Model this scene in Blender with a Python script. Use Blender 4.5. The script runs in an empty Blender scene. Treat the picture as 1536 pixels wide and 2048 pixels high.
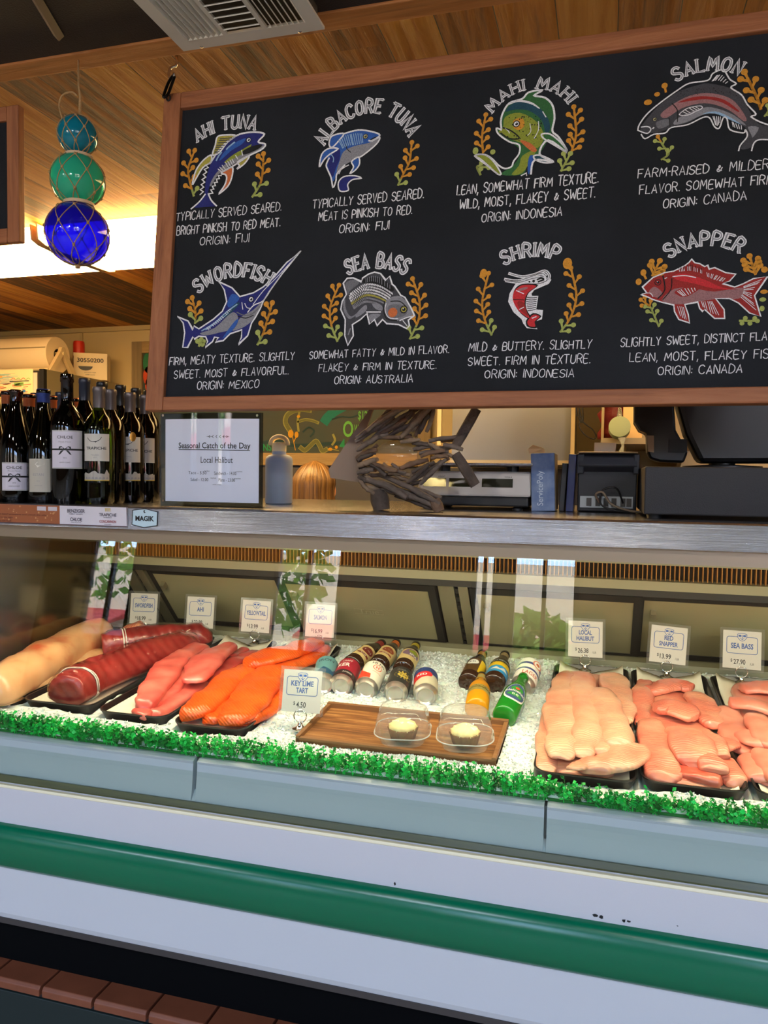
import bpy, bmesh, math, random
from mathutils import Vector, Matrix, noise as mn
from mathutils.geometry import tessellate_polygon
SC = bpy.context.scene; COL = SC.collection
rnd = random.Random(7)
V = Vector
# ------------------------------------------------------------------ camera, world, light, exposure
F = 1538.0; EYE = V((0, 0, 1.5))
_y, _p, _r = math.radians(16.0), math.radians(-2.6), math.radians(0.8)
FWD = V((-math.sin(_y)*math.cos(_p), math.cos(_y)*math.cos(_p), math.sin(_p)))
_rt = V((math.cos(_y), math.sin(_y), 0)); _up = _rt.cross(FWD)
RT = math.cos(_r)*_rt + math.sin(_r)*_up; UP = -math.sin(_r)*_rt + math.cos(_r)*_up
cd = bpy.data.cameras.new('camera'); cam = bpy.data.objects.new('camera', cd); COL.objects.link(cam)
cd.sensor_fit = 'VERTICAL'; cd.sensor_height = 36.0; cd.lens = 36.0*F/2048.0; cd.clip_start = 0.02; cd.clip_end = 200
cam.matrix_world = Matrix((( RT.x, UP.x, -FWD.x, 0), (RT.y, UP.y, -FWD.y, 0), (RT.z, UP.z, -FWD.z, 1.5), (0, 0, 0, 1)))
SC.camera = cam
SC.view_settings.view_transform = 'Standard'; SC.view_settings.look = 'None'
SC.view_settings.gamma = 1.0; SC.view_settings.use_curve_mapping = False
SC.view_settings.exposure = 0.0
SC.cycles.max_bounces = 9; SC.cycles.transparent_max_bounces = 24; SC.cycles.glossy_bounces = 4
SC.cycles.diffuse_bounces = 4; SC.cycles.caustics_reflective = False; SC.cycles.caustics_refractive = False
SC.cycles.sample_clamp_indirect = 6.0

def lin(c):
    return tuple(((v/255)/12.92 if v/255 <= 0.04045 else ((v/255+0.055)/1.055)**2.4) for v in c)
def ray(x, y): return FWD + (x-768)/F*RT - (y-1024)/F*UP
def onY(x, y, Y): d = ray(x, y); return EYE + d*(Y/d.y)
def onZ(x, y, Z): d = ray(x, y); return EYE + d*((Z-1.5)/d.z)
def onX(x, y, X): d = ray(x, y); return EYE + d*(X/d.x)
def onP(x, y, p0, n): d = ray(x, y); return EYE + d*((p0-EYE).dot(n)/d.dot(n))
ICE_N = V((0, -0.07, 1)).normalized()
def ice(x, y, h=0.0): return onP(x, y, V((0, 1.6, 0.885+h)), ICE_N)
def icez(Y): return 0.885 + 0.07*(Y-1.6)

wd = bpy.data.worlds.new('sky'); SC.world = wd; wd.use_nodes = True
wd.node_tree.nodes['Background'].inputs[0].default_value = (0.43, 0.62, 1.0, 1)
wd.node_tree.nodes['Background'].inputs[1].default_value = 23.0
def light(name, typ, loc, energy, color, size=None, size_y=None, direction=(0, 0, -1), **kw):
    L = bpy.data.lights.new(name, typ); o = bpy.data.objects.new(name, L); COL.objects.link(o)
    L.energy = energy; L.color = color; o.location = loc
    if typ == 'AREA':
        L.shape = 'RECTANGLE'; L.size = size; L.size_y = size_y or size
    o.rotation_euler = V(direction).to_track_quat('-Z', 'Y').to_euler()
    for k, v in kw.items(): setattr(L, k, v)
    return o
light('sunlight', 'SUN', (0, 8, 9), 14.0, (1, 0.95, 0.85), direction=(0.25, -0.75, -0.75), angle=0.01)
WIN = [(-5.9, -5.25), (-3.5, -2.7), (-1.3, -1.03), (-.9, -.22), (1.7, 4.7)]   # front wall windows, the last one added for more daylight; sill and head below
SILL, HEAD = 1.35, 3.1
for a, b in WIN:
    o = light('window_portal', 'AREA', ((a+b)/2, -4.58, (SILL+HEAD)/2), 1, (1, 1, 1), b-a, HEAD-SILL, (0, 1, 0)); o.data.cycles.is_portal = True

# ------------------------------------------------------------------ materials
MATS = {}
def mat(name, col=(200, 200, 200), rough=0.5, metal=0.0, spec=0.5, nz=None, bump=None, emit=None, coat=0.0, col2=None, sss=0.0, stretch=(1, 1, 1), alpha=None):
    if name in MATS: return MATS[name]
    m = bpy.data.materials.new(name); MATS[name] = m; m.use_nodes = True
    nt = m.node_tree; b = nt.nodes['Principled BSDF']
    c = lin(col); b.inputs['Base Color'].default_value = (*c, 1)
    b.inputs['Roughness'].default_value = rough; b.inputs['Metallic'].default_value = metal
    b.inputs['Specular IOR Level'].default_value = spec; b.inputs['Coat Weight'].default_value = coat
    if sss: b.inputs['Subsurface Weight'].default_value = sss; b.inputs['Subsurface Radius'].default_value = (0.012, 0.005, 0.003); b.inputs['Subsurface Scale'].default_value = 1.0
    if emit: b.inputs['Emission Color'].default_value = (*lin(emit[0]), 1); b.inputs['Emission Strength'].default_value = emit[1]
    if nz or bump:
        tc = nt.nodes.new('ShaderNodeTexCoord'); mp = nt.nodes.new('ShaderNodeMapping'); mp.inputs['Scale'].default_value = stretch
        nt.links.new(tc.outputs['Object'], mp.inputs['Vector'])
    if nz:
        t = nt.nodes.new('ShaderNodeTexNoise'); t.inputs['Scale'].default_value = nz[0]; t.inputs['Detail'].default_value = 5
        nt.links.new(mp.outputs[0], t.inputs['Vector'])
        r = nt.nodes.new('ShaderNodeValToRGB'); c2 = lin(col2) if col2 else tuple(v*(1-nz[1]) for v in c)
        r.color_ramp.elements[0].position = 0.35; r.color_ramp.elements[1].position = 0.65
        r.color_ramp.elements[0].color = (*c2, 1); r.color_ramp.elements[1].color = (*c, 1)
        nt.links.new(t.outputs['Fac'], r.inputs['Fac']); nt.links.new(r.outputs['Color'], b.inputs['Base Color'])
    if bump:
        t = nt.nodes.new('ShaderNodeTexNoise'); t.inputs['Scale'].default_value = bump[0]; t.inputs['Detail'].default_value = 4
        nt.links.new(mp.outputs[0], t.inputs['Vector'])
        bp = nt.nodes.new('ShaderNodeBump'); bp.inputs['Strength'].default_value = bump[1]; bp.inputs['Distance'].default_value = 0.01
        nt.links.new(t.outputs['Fac'], bp.inputs['Height']); nt.links.new(bp.outputs['Normal'], b.inputs['Normal'])
    return m
def glass(name, tint=(255, 255, 255), rough=0.0, ior=1.5, bump=None, white=0.0, body=(230, 230, 230)):
    """thin clear material: tinted see-through plus Fresnel reflection"""
    if name in MATS: return MATS[name]
    m = bpy.data.materials.new(name); MATS[name] = m; m.use_nodes = True
    nt = m.node_tree; nt.nodes.clear()
    out = nt.nodes.new('ShaderNodeOutputMaterial'); mx = nt.nodes.new('ShaderNodeMixShader'); fr = nt.nodes.new('ShaderNodeFresnel')
    tr = nt.nodes.new('ShaderNodeBsdfTransparent'); gl = nt.nodes.new('ShaderNodeBsdfGlossy')
    fr.inputs['IOR'].default_value = ior; tr.inputs['Color'].default_value = (*lin(tint), 1); gl.inputs['Roughness'].default_value = rough
    ge = nt.nodes.new('ShaderNodeNewGeometry'); ml = nt.nodes.new('ShaderNodeMath'); ml.operation = 'MULTIPLY_ADD'   # same Fresnel on both faces
    ml.inputs[1].default_value = 1/ior-ior; ml.inputs[2].default_value = ior; nt.links.new(ge.outputs['Backfacing'], ml.inputs[0]); nt.links.new(ml.outputs[0], fr.inputs['IOR'])
    nt.links.new(fr.outputs[0], mx.inputs[0])
    src = tr.outputs[0]
    if white:
        df = nt.nodes.new('ShaderNodeBsdfDiffuse'); df.inputs['Color'].default_value = (*lin(body), 1); m2 = nt.nodes.new('ShaderNodeMixShader')
        m2.inputs[0].default_value = white; nt.links.new(tr.outputs[0], m2.inputs[1]); nt.links.new(df.outputs[0], m2.inputs[2]); src = m2.outputs[0]
    nt.links.new(src, mx.inputs[1]); nt.links.new(gl.outputs[0], mx.inputs[2])
    if bump:
        tc = nt.nodes.new('ShaderNodeTexCoord'); t = nt.nodes.new('ShaderNodeTexNoise'); t.inputs['Scale'].default_value = bump[0]
        mp = nt.nodes.new('ShaderNodeMapping'); mp.inputs['Scale'].default_value = bump[2] if len(bump) > 2 else (1, 1, 1)
        nt.links.new(tc.outputs['Object'], mp.inputs['Vector']); nt.links.new(mp.outputs[0], t.inputs['Vector'])
        bp = nt.nodes.new('ShaderNodeBump'); bp.inputs['Strength'].default_value = bump[1]; bp.inputs['Distance'].default_value = 0.01
        nt.links.new(t.outputs['Fac'], bp.inputs['Height']); nt.links.new(bp.outputs['Normal'], gl.inputs['Normal']); nt.links.new(bp.outputs['Normal'], fr.inputs['Normal'])
    nt.links.new(mx.outputs[0], out.inputs[0])
    return m
def wood(name, cols, plank=None, axis='Y', grain=60, rough=0.6, bumpk=0.4, span=(0.2, 0.8)):
    """planked or solid timber: grain runs along `axis`, planks split across the other horizontal axis"""
    if name in MATS: return MATS[name]
    m = bpy.data.materials.new(name); MATS[name] = m; m.use_nodes = True
    nt = m.node_tree; N = nt.nodes.new; Lk = nt.links.new; b = nt.nodes['Principled BSDF']; b.inputs['Roughness'].default_value = rough
    tc = N('ShaderNodeTexCoord'); mp = N('ShaderNodeMapping')
    sc = {'X': (0.06, 1, 1), 'Y': (1, 0.06, 1), 'Z': (1, 1, 0.06)}[axis]; mp.inputs['Scale'].default_value = sc
    Lk(tc.outputs['Object'], mp.inputs['Vector'])
    ns = N('ShaderNodeTexNoise'); ns.inputs['Scale'].default_value = grain; ns.inputs['Detail'].default_value = 7; ns.inputs['Roughness'].default_value = 0.65; ns.inputs['Distortion'].default_value = 0.7
    vec = mp.outputs[0]
    fac = ns.outputs['Fac']
    if plank:
        sx = N('ShaderNodeSeparateXYZ'); Lk(tc.outputs['Object'], sx.inputs[0])
        across = sx.outputs['X' if axis == 'Y' else 'Y']; along = sx.outputs[axis]
        dv = N('ShaderNodeMath'); dv.operation = 'DIVIDE'; Lk(across, dv.inputs[0]); dv.inputs[1].default_value = plank
        fl = N('ShaderNodeMath'); fl.operation = 'FLOOR'; Lk(dv.outputs[0], fl.inputs[0])
        wn = N('ShaderNodeTexWhiteNoise'); wn.noise_dimensions = '1D'; Lk(fl.outputs[0], wn.inputs['W'])
        # staggered board ends
        ad = N('ShaderNodeMath'); ad.operation = 'MULTIPLY_ADD'; Lk(wn.outputs['Value'], ad.inputs[0]); ad.inputs[1].default_value = 3.0; Lk(along, ad.inputs[2])
        d2 = N('ShaderNodeMath'); d2.operation = 'DIVIDE'; Lk(ad.outputs[0], d2.inputs[0]); d2.inputs[1].default_value = 1.7
        f2 = N('ShaderNodeMath'); f2.operation = 'FLOOR'; Lk(d2.outputs[0], f2.inputs[0])
        cb = N('ShaderNodeCombineXYZ'); Lk(fl.outputs[0], cb.inputs[0]); Lk(f2.outputs[0], cb.inputs[1])
        w2 = N('ShaderNodeTexWhiteNoise'); w2.noise_dimensions = '3D'; Lk(cb.outputs[0], w2.inputs['Vector'])
        va = N('ShaderNodeVectorMath'); va.operation = 'MULTIPLY_ADD'; Lk(w2.outputs['Color'], va.inputs[0]); va.inputs[1].default_value = (7, 7, 7); Lk(mp.outputs[0], va.inputs[2])
        vec = va.outputs[0]
        fr = N('ShaderNodeMath'); fr.operation = 'FRACT'; Lk(dv.outputs[0], fr.inputs[0])
        ct = N('ShaderNodeMath'); ct.operation = 'COMPARE'; Lk(fr.outputs[0], ct.inputs[0]); ct.inputs[1].default_value = 0.0; ct.inputs[2].default_value = 0.018
        mixf = N('ShaderNodeMath'); mixf.operation = 'MULTIPLY_ADD'; Lk(w2.outputs['Value'], mixf.inputs[0]); mixf.inputs[1].default_value = 0.75
        sh = N('ShaderNodeMath'); sh.operation = 'MULTIPLY_ADD'; Lk(ns.outputs['Fac'], sh.inputs[0]); sh.inputs[1].default_value = 1.1; sh.inputs[2].default_value = -0.42
        Lk(sh.outputs[0], mixf.inputs[2]); fac = mixf.outputs[0]
    Lk(vec, ns.inputs['Vector'])
    rp = N('ShaderNodeValToRGB'); cr = rp.color_ramp
    while len(cr.elements) < len(cols): cr.elements.new(0.5)
    for i, c in enumerate(cols):
        cr.elements[i].position = span[0] + (span[1]-span[0])*i/(len(cols)-1); cr.elements[i].color = (*lin(c), 1)
    Lk(fac, rp.inputs['Fac']); co = rp.outputs['Color']
    if plank:
        mx = N('ShaderNodeMixRGB'); Lk(ct.outputs[0], mx.inputs[0]); Lk(co, mx.inputs[1]); mx.inputs[2].default_value = (0.01, 0.006, 0.003, 1); co = mx.outputs[0]
    Lk(co, b.inputs['Base Color'])
    bp = N('ShaderNodeBump'); bp.inputs['Strength'].default_value = bumpk; bp.inputs['Distance'].default_value = 0.006
    Lk(ns.outputs['Fac'], bp.inputs['Height']); Lk(bp.outputs['Normal'], b.inputs['Normal'])
    return m

# ------------------------------------------------------------------ mesh builder
ORG = {}   # object -> inverse world matrix of its thing
class MB:
    def __init__(s): s.v = []; s.f = []; s.m = []
    def add(s, vs, fs, mi=0):
        o = len(s.v); s.v += [V(p) for p in vs]; s.f += [tuple(i+o for i in f) for f in fs]; s.m += [mi]*len(fs); return s
    def box(s, a, b, mi=0, M=None):
        x0, y0, z0 = a; x1, y1, z1 = b
        vs = [V((x, y, z)) for z in (z0, z1) for y in (y0, y1) for x in (x0, x1)]
        if M: vs = [M @ v for v in vs]
        return s.add(vs, [(0, 2, 3, 1), (4, 5, 7, 6), (0, 1, 5, 4), (1, 3, 7, 5), (3, 2, 6, 7), (2, 0, 4, 6)], mi)
    def prism(s, pts, x0, x1, mi=0):
        """profile of (y, z) pushed along x"""
        n = len(pts); vs = [(x0, y, z) for y, z in pts]+[(x1, y, z) for y, z in pts]
        fs = [(i, (i+1) % n, n+(i+1) % n, n+i) for i in range(n)]+[tuple(range(n-1, -1, -1)), tuple(range(n, 2*n))]
        return s.add(vs, fs, mi)
    def tube(s, pts, r, n=8, mi=0, cap=True, flat=1.0):
        pts = [V(p) for p in pts]; k = len(pts); rs = r if isinstance(r, (list, tuple)) else [r]*k
        vs = []; up = None
        for i, p in enumerate(pts):
            t = (pts[min(i+1, k-1)]-pts[max(i-1, 0)])
            t = t.normalized() if t.length > 1e-9 else V((0, 0, 1))
            if up is None: up = V((0, 0, 1)) if abs(t.z) < 0.9 else V((1, 0, 0))
            a = t.cross(up); a = a.normalized() if a.length > 1e-6 else t.orthogonal().normalized()
            b = a.cross(t); up = b
            for j in range(n):
                w = 2*math.pi*j/n; vs.append(p+a*(math.cos(w)*rs[i])+b*(math.sin(w)*rs[i]*flat))
        fs = [(i*n+j, i*n+(j+1) % n, (i+1)*n+(j+1) % n, (i+1)*n+j) for i in range(k-1) for j in range(n)]
        if cap: fs += [tuple(range(n-1, -1, -1)), tuple(range((k-1)*n, k*n))]
        return s.add(vs, fs, mi)
    def lathe(s, prof, n=32, mi=0, M=None, a0=0.0, a1=2*math.pi):
        full = abs(a1-a0-2*math.pi) < 1e-6; k = n if full else n+1
        vs = []
        for r, z in prof:
            for j in range(k):
                w = a0+(a1-a0)*j/n; vs.append(V((r*math.cos(w), r*math.sin(w), z)))
        if M: vs = [M @ v for v in vs]
        fs = [(i*k+j, i*k+(j+1) % k, (i+1)*k+(j+1) % k, (i+1)*k+j) for i in range(len(prof)-1) for j in range(n)]
        return s.add(vs, fs, mi)
    def poly(s, pts, mi=0):
        pts = [V(p) for p in pts]
        tri = tessellate_polygon([pts])
        return s.add(pts, [tuple(t) for t in tri], mi)
    def quad(s, a, b, c, d, mi=0): return s.add([a, b, c, d], [(0, 1, 2, 3)], mi)
    def join(s, o, M=None, mi=None):
        return s.add([M @ v for v in o.v] if M else o.v, o.f, 0) if mi is None and not any(o.m) else s._j(o, M, mi)
    def _j(s, o, M, mi):
        k = len(s.v); s.v += [M @ v for v in o.v] if M else list(o.v); s.f += [tuple(i+k for i in f) for f in o.f]; s.m += [mi if mi is not None else q for q in o.m]; return s
    def build(s, name, mats, parent=None, world=False, smooth=False, bevel=0, sub=0, autos=None):
        me = bpy.data.meshes.new(name)
        vs = s.v
        if world and parent is not None: I = ORG[parent.name]; vs = [I @ v for v in vs]
        me.from_pydata([tuple(v) for v in vs], [], s.f)
        mats = mats if isinstance(mats, (list, tuple)) else [mats]
        for m in mats: me.materials.append(m)
        me.polygons.foreach_set('material_index', s.m)
        if smooth: me.polygons.foreach_set('use_smooth', [True]*len(me.polygons))
        bm = bmesh.new(); bm.from_mesh(me)
        if smooth: bmesh.ops.remove_doubles(bm, verts=bm.verts, dist=1e-6)
        bmesh.ops.recalc_face_normals(bm, faces=bm.faces); bm.to_mesh(me); bm.free()
        if autos is not None: me.set_sharp_from_angle(angle=math.radians(autos))
        o = bpy.data.objects.new(name, me); COL.objects.link(o)
        if bevel:
            q = o.modifiers.new('bevel', 'BEVEL'); q.width = bevel; q.segments = 2; q.limit_method = 'ANGLE'; q.angle_limit = math.radians(40)
        if sub: q = o.modifiers.new('sub', 'SUBSURF'); q.levels = sub; q.render_levels = sub
        if parent is not None:
            o.parent = parent; ORG[o.name] = ORG[parent.name]
        return o
def thing(name, label, cat, loc=(0, 0, 0), group=None, M=None):
    o = bpy.data.objects.new(name, None); COL.objects.link(o); o.empty_display_size = 0.05
    if M is None: M = Matrix.Translation(V(loc))
    o.matrix_world = M; ORG[o.name] = M.inverted()
    o['label'] = label; o['category'] = cat
    if group: o['group'] = group
    return o
def tag(o, label, cat, group=None, kind=None):
    o['label'] = label; o['category'] = cat
    if group: o['group'] = group
    if kind: o['kind'] = kind
    return o
def struct(o, label=None):
    o['kind'] = 'structure'
    if label: o['label'] = label; o['category'] = 'building'
    return o
def copy_tree(src, label=None, group=None):
    def cp(o, par):
        c = o.copy(); COL.objects.link(c); c.parent = par
        for ch in o.children: cp(ch, c)
        return c
    c = cp(src, None)
    if label: c['label'] = label
    if group: c['group'] = group
    return c
# ---- lettering: the built-in font, as flat triangles
_fc = {}
def glyphs(txt, bold=0.0):
    k = (txt, bold)
    if k not in _fc:
        c = bpy.data.curves.new('tmp', 'FONT'); c.body = txt; c.size = 1.0; c.offset = bold; c.resolution_u = 3; c.fill_mode = 'FRONT'
        o = bpy.data.objects.new('tmp', c); COL.objects.link(o)
        dg = bpy.context.evaluated_depsgraph_get(); me = bpy.data.meshes.new_from_object(o.evaluated_get(dg))
        vs = [(v.co.x, v.co.y) for v in me.vertices]; fs = [tuple(p.vertices) for p in me.polygons]
        x0 = min(v[0] for v in vs); x1 = max(v[0] for v in vs); y0 = min(v[1] for v in vs); y1 = max(v[1] for v in vs)
        bpy.data.objects.remove(o); bpy.data.curves.remove(c); bpy.data.meshes.remove(me)
        _fc[k] = (vs, fs, x0, x1, y0, y1)
    return _fc[k]
def letter(mb, txt, cx, cy, w, h, P, mi=0, bold=0.0):
    """text centred at (cx,cy), fitted to w x h (h None keeps proportions); P maps (x,y)->3D"""
    vs, fs, x0, x1, y0, y1 = glyphs(txt, bold)
    sx = w/(x1-x0); sy = sx if h is None else h/(y1-y0)
    mb.add([P(cx+(x-(x0+x1)/2)*sx, cy+(y-(y0+y1)/2)*sy) for x, y in vs], fs, mi)
def ribbon(mb, pts, w, P=None, mi=0, closed=False, taper=False):
    """flat stroke through 2D points; P maps to 3D"""
    pts = [V((p[0], p[1])) for p in pts]; n = len(pts)
    if n < 2: return
    L = []; R_ = []
    for i in range(n):
        a = pts[(i-1) % n] if (closed or i > 0) else pts[i]; b = pts[(i+1) % n] if (closed or i < n-1) else pts[i]
        t = (b-a); t = t.normalized() if t.length > 1e-12 else V((1, 0)); q = V((-t.y, t.x))
        k = 1.0
        if 0 < i < n-1 or closed:
            t1 = (pts[i]-a); t1 = t1.normalized() if t1.length > 1e-12 else t
            k = min(1.6, 1/max(0.35, abs(q.dot(V((-t1.y, t1.x))))))
        ww = (w[i] if isinstance(w, (list, tuple)) else w)/2*k
        if taper: ww *= 0.35+0.65*math.sin(math.pi*min(1, max(0, (i+0.35)/(n-0.3))))
        e = V((0, 0))
        if not closed and i == 0: e = -t*ww*0.6
        if not closed and i == n-1: e = t*ww*0.6
        L.append(pts[i]+q*ww+e); R_.append(pts[i]-q*ww+e)
    P = P or (lambda x, y: V((x, y, 0)))
    vs = [P(p.x, p.y) for p in L]+[P(p.x, p.y) for p in R_]
    m = n if closed else n-1
    mb.add(vs, [(i, n+i, n+(i+1) % n, (i+1) % n) for i in range(m)], mi)
def smooth2(pts, k=4, closed=False):
    """Catmull-Rom through points of any dimension"""
    pts = [V(p) for p in pts]; n = len(pts); out = []
    for i in range(n if closed else n-1):
        g = lambda j: pts[j % n] if closed else pts[max(0, min(n-1, j))]
        a, b, c, d = g(i-1), g(i), g(i+1), g(i+2)
        for s in range(k):
            t = s/k; out.append(0.5*((2*b)+(c-a)*t+(2*a-5*b+4*c-d)*t*t+(3*b-a-3*c+d)*t**3))
    if not closed: out.append(pts[-1].copy())
    return out
# ---- single-stroke capitals, 6 units high
GL = {
'A': "0,0 1.8,6 3.6,0;.7,2 3,2", 'B': "0,0 0,6 2.2,6 3.1,5.2 3,4 2.2,3.2 0,3.2;2.2,3.2 3.5,2.4 3.5,.9 2.5,0 0,0",
'C': "3.5,5 2.7,6 1.2,5.9 0,4.4 0,1.5 1.2,0 2.7,0 3.5,.9", 'D': "0,0 0,6 1.7,5.9 3.4,4.3 3.4,1.7 1.8,0 0,0",
'E': "3.1,6 0,6 0,0 3.1,0;0,3.1 2.5,3.1", 'F': "3.2,6 0,6 0,0;0,3.1 2.5,3.1", 'G': "3.5,5 2.7,6 1.2,5.9 0,4.4 0,1.5 1.2,0 2.7,0 3.6,1 3.6,2.7 2.2,2.7",
'H': "0,0 0,6;3.4,0 3.4,6;0,3.1 3.4,3.1", 'I': "0,0 0,6", 'J': "2.4,6 2.4,1.2 1.4,0 .4,.2 0,1.2", 'K': "0,0 0,6;3.2,6 0,2.8 3.4,0", 'L': "0,6 0,0 3,0",
'M': "0,0 .6,6 2.2,2 3.9,6 4.5,0", 'N': "0,0 0,6 3.4,0 3.4,6", 'O': "1.8,6 .5,5.2 0,3 .5,.8 1.8,0 3.2,.8 3.7,3 3.2,5.2 1.8,6",
'P': "0,0 0,6 2.2,6 3.3,5.2 3.3,3.8 2.2,2.9 0,2.9", 'R': "0,0 0,6 2.2,6 3.2,5.2 3.2,3.9 2.2,3.1 0,3.1;1.6,3.1 3.5,0", 'S': "3.3,5.1 2.5,6 1,6 .1,5 .3,3.8 2.9,2.5 3.3,1.2 2.3,0 .9,0 0,.9",
'T': "1.8,0 1.8,6;0,6 3.6,6", 'U': "0,6 0,1.5 1,0 2.5,0 3.5,1.5 3.5,6", 'V': "0,6 1.7,0 3.4,6", 'W': "0,6 1,0 2.4,4 3.8,0 4.9,6", 'X': "0,0 3.4,6;0,6 3.4,0",
'Y': "0,6 1.7,3 3.4,6;1.7,3 1.4,0", '.': "0,0 .25,.2", ',': ".4,.6 0,-1.2", ':': "0,1 .2,1.2;0,3.8 .2,4", '-': "0,2.8 1,2.8", '&': "3.6,3.2 2.6,1 1.4,.4 .5,1.2 .9,2.4 2.2,3.4 2.2,4.4 1.5,4.2 1.6,1.6 3.4,1", "'": "0,6 0,5", ' ': ""}
def gl(ch):
    st = [[tuple(float(a) for a in p.split(',')) for p in s.split()] for s in GL[ch].split(';') if s]
    w = max([p[0] for s in st for p in s], default=2.2); return st, w
def hand(mb, txt, A, B, h, P, mi=0, wt=0.11, jit=0.35, seed=0):
    """hand-lettered line: baseline from 2D A to B, capital height h"""
    r = random.Random(seed+len(txt)); G = [gl(c) for c in txt]; gap = 1.35
    tot = sum(w+gap for _, w in G)-gap; A = V(A); B = V(B); d = (B-A); Ln = d.length; d.normalize(); q = V((-d.y, d.x)); k = Ln/tot; sy = h/6; x = 0
    for st, w in G:
        dy = r.uniform(-jit, jit)*0.5; ss = r.uniform(0.93, 1.08); sl = r.uniform(0.02, 0.14)
        for s in st:
            pts = [A+d*((x+px+sl*py)*k)+q*((py*ss+dy)*sy) for px, py in s]
            if len(pts) > 3: pts = smooth2(pts, 3)
            ribbon(mb, pts, h*wt*r.uniform(0.85, 1.15), P, mi)
        x += w+gap
# ------------------------------------------------------------------ the room
CEIL = 2.5
M_black = mat('black_ceiling_paint', (38, 32, 32), 0.75, bump=(220, 0.3))
M_floor = mat('floor_tile', (186, 168, 142), 0.5, nz=(3, 0.2))
M_wallw = mat('wall_paint', (196, 186, 165), 0.6)
M_steel = mat('brushed_steel', (168, 168, 172), 0.2, metal=1.0, bump=(160, 0.3), stretch=(0.008, 1, 25))
M_steelv = mat('kitchen_steel', (150, 150, 150), 0.36, metal=1.0, bump=(30, 0.05))
M_chrome = mat('chrome', (225, 225, 225), 0.12, metal=1.0)
W_ceil = wood('reclaimed_planks', [(70, 38, 12), (150, 88, 24), (186, 116, 36), (208, 146, 58)], plank=0.128, axis='Y', grain=34, bumpk=0.8)
W_trim = wood('cedar_trim', [(126, 74, 34), (170, 106, 52), (190, 124, 66)], axis='X', grain=50, bumpk=0.3)
XW0, XW1 = -6.5, 5.0
struct(MB().box((XW0-.1, -4.7, -.1), (XW1+.1, 4.75, 0)).build('floor', M_floor))
struct(MB().box((XW0, 1.66, CEIL), (XW1, 4.7, CEIL+.08)).build('ceiling', W_ceil), 'reclaimed wood plank ceiling over the service side')
struct(MB().box((XW0, -0.6, CEIL), (XW1, 1.60, CEIL+.08)).build('ceiling', M_black), 'black painted ceiling over the customer side')
struct(MB().box((XW0, -4.7, 3.6), (XW1, -0.6, 3.7)).box((XW0, -0.62, CEIL), (XW1, -0.54, 3.7)).build('ceiling', M_black), 'high black ceiling over the dining side')
struct(MB().box((XW0, 1.598, CEIL-.006), (XW1, 1.662, CEIL+.08)).build('trim_1', W_trim, bevel=.003), 'cedar trim board between black and planked ceiling')
struct(MB().box((XW0-.1, -4.7, 0), (XW0, 4.75, 3.7)).build('wall_left', M_wallw))
struct(MB().box((XW1, -4.7, 0), (XW1+.1, 4.75, 3.7)).build('wall_right', M_wallw))
struct(MB().box((XW0, 4.6, 0), (XW1, 4.7, CEIL+.08)).build('wall_back', mat('back_wall_panel', (206, 186, 140), 0.35, nz=(2, .06))))
# seam battens of the back wall panels
mb = MB()
for x in (-3.52, -2.85): mb.box((x-.012, 4.59, 1.2), (x+.012, 4.6, CEIL))
mb.box((XW0, 4.575, 2.47), (XW1, 4.6, CEIL))
struct(mb.build('trim_2', mat('panel_batten', (190, 172, 128), 0.4)), 'panel battens on the back wall')
# front wall with its windows (behind the photographer)
mb = MB(); x = XW0
for a, b in WIN:
    mb.box((x, -4.7, 0), (a, -4.6, 3.7)); mb.box((a, -4.7, 0), (b, -4.6, SILL)); mb.box((a, -4.7, HEAD), (b, -4.6, 3.7)); x = b
mb.box((x, -4.7, 0), (XW1, -4.6, 3.7))
struct(mb.build('wall_front', mat('front_wall', (120, 96, 70), 0.6)))
M_pane = glass('window_pane'); M_wfr = mat('window_frame_dark', (40, 34, 32), 0.5)
for i, (a, b) in enumerate(WIN):
    fr = MB()
    for q in ((a, a+.05), (b-.05, b), ((a+b)/2-.02, (a+b)/2+.02)): fr.box((q[0], -4.68, SILL), (q[1], -4.62, HEAD))
    for z in (SILL, HEAD-.05): fr.box((a, -4.675, z), (b, -4.625, z+.05))
    w = struct(fr.build('window_%d' % (i+1), M_wfr)); ORG[w.name] = Matrix.Identity(4)
    MB().box((a+.05, -4.655, SILL+.05), (b-.05, -4.645, HEAD-.05)).build('pane', M_pane, w)
# street outside
struct(MB().box((-40, -40, -.25), (40, -4.7, -.12)).build('ground', mat('street', (150, 146, 140), 0.8, nz=(.6, .15))), 'street outside the windows')
bl = thing('street_building', 'tan building with red awning across the street', 'building', (0, -20, 0))
MB().box((-26, -24, -.2), (20, -20, 5.2)).build('facade', mat('tan_stucco', (224, 196, 160), 0.8), bl, world=True)
aw = MB()
for k in range(8): aw.prism([(-20, 3.0), (-18.8, 2.5), (-18.8, 2.4), (-20, 2.8)], -24+k*5, -20.5+k*5)
aw.build('awning', mat('red_awning', (170, 50, 45), 0.8), bl, world=True)
wn = MB()
for k in range(8): wn.box((-24+k*5, -20.05, .6), (-20.6+k*5, -19.98, 2.4))
wn.build('shop_windows', mat('dark_shop_glass', (60, 66, 74), 0.1), bl, world=True)
M_bark = mat('tree_bark', (120, 104, 88), 0.9, nz=(9, .3)); M_leafo = mat('street_tree_leaf', (140, 176, 64), 0.6, nz=(4, .4))
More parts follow.
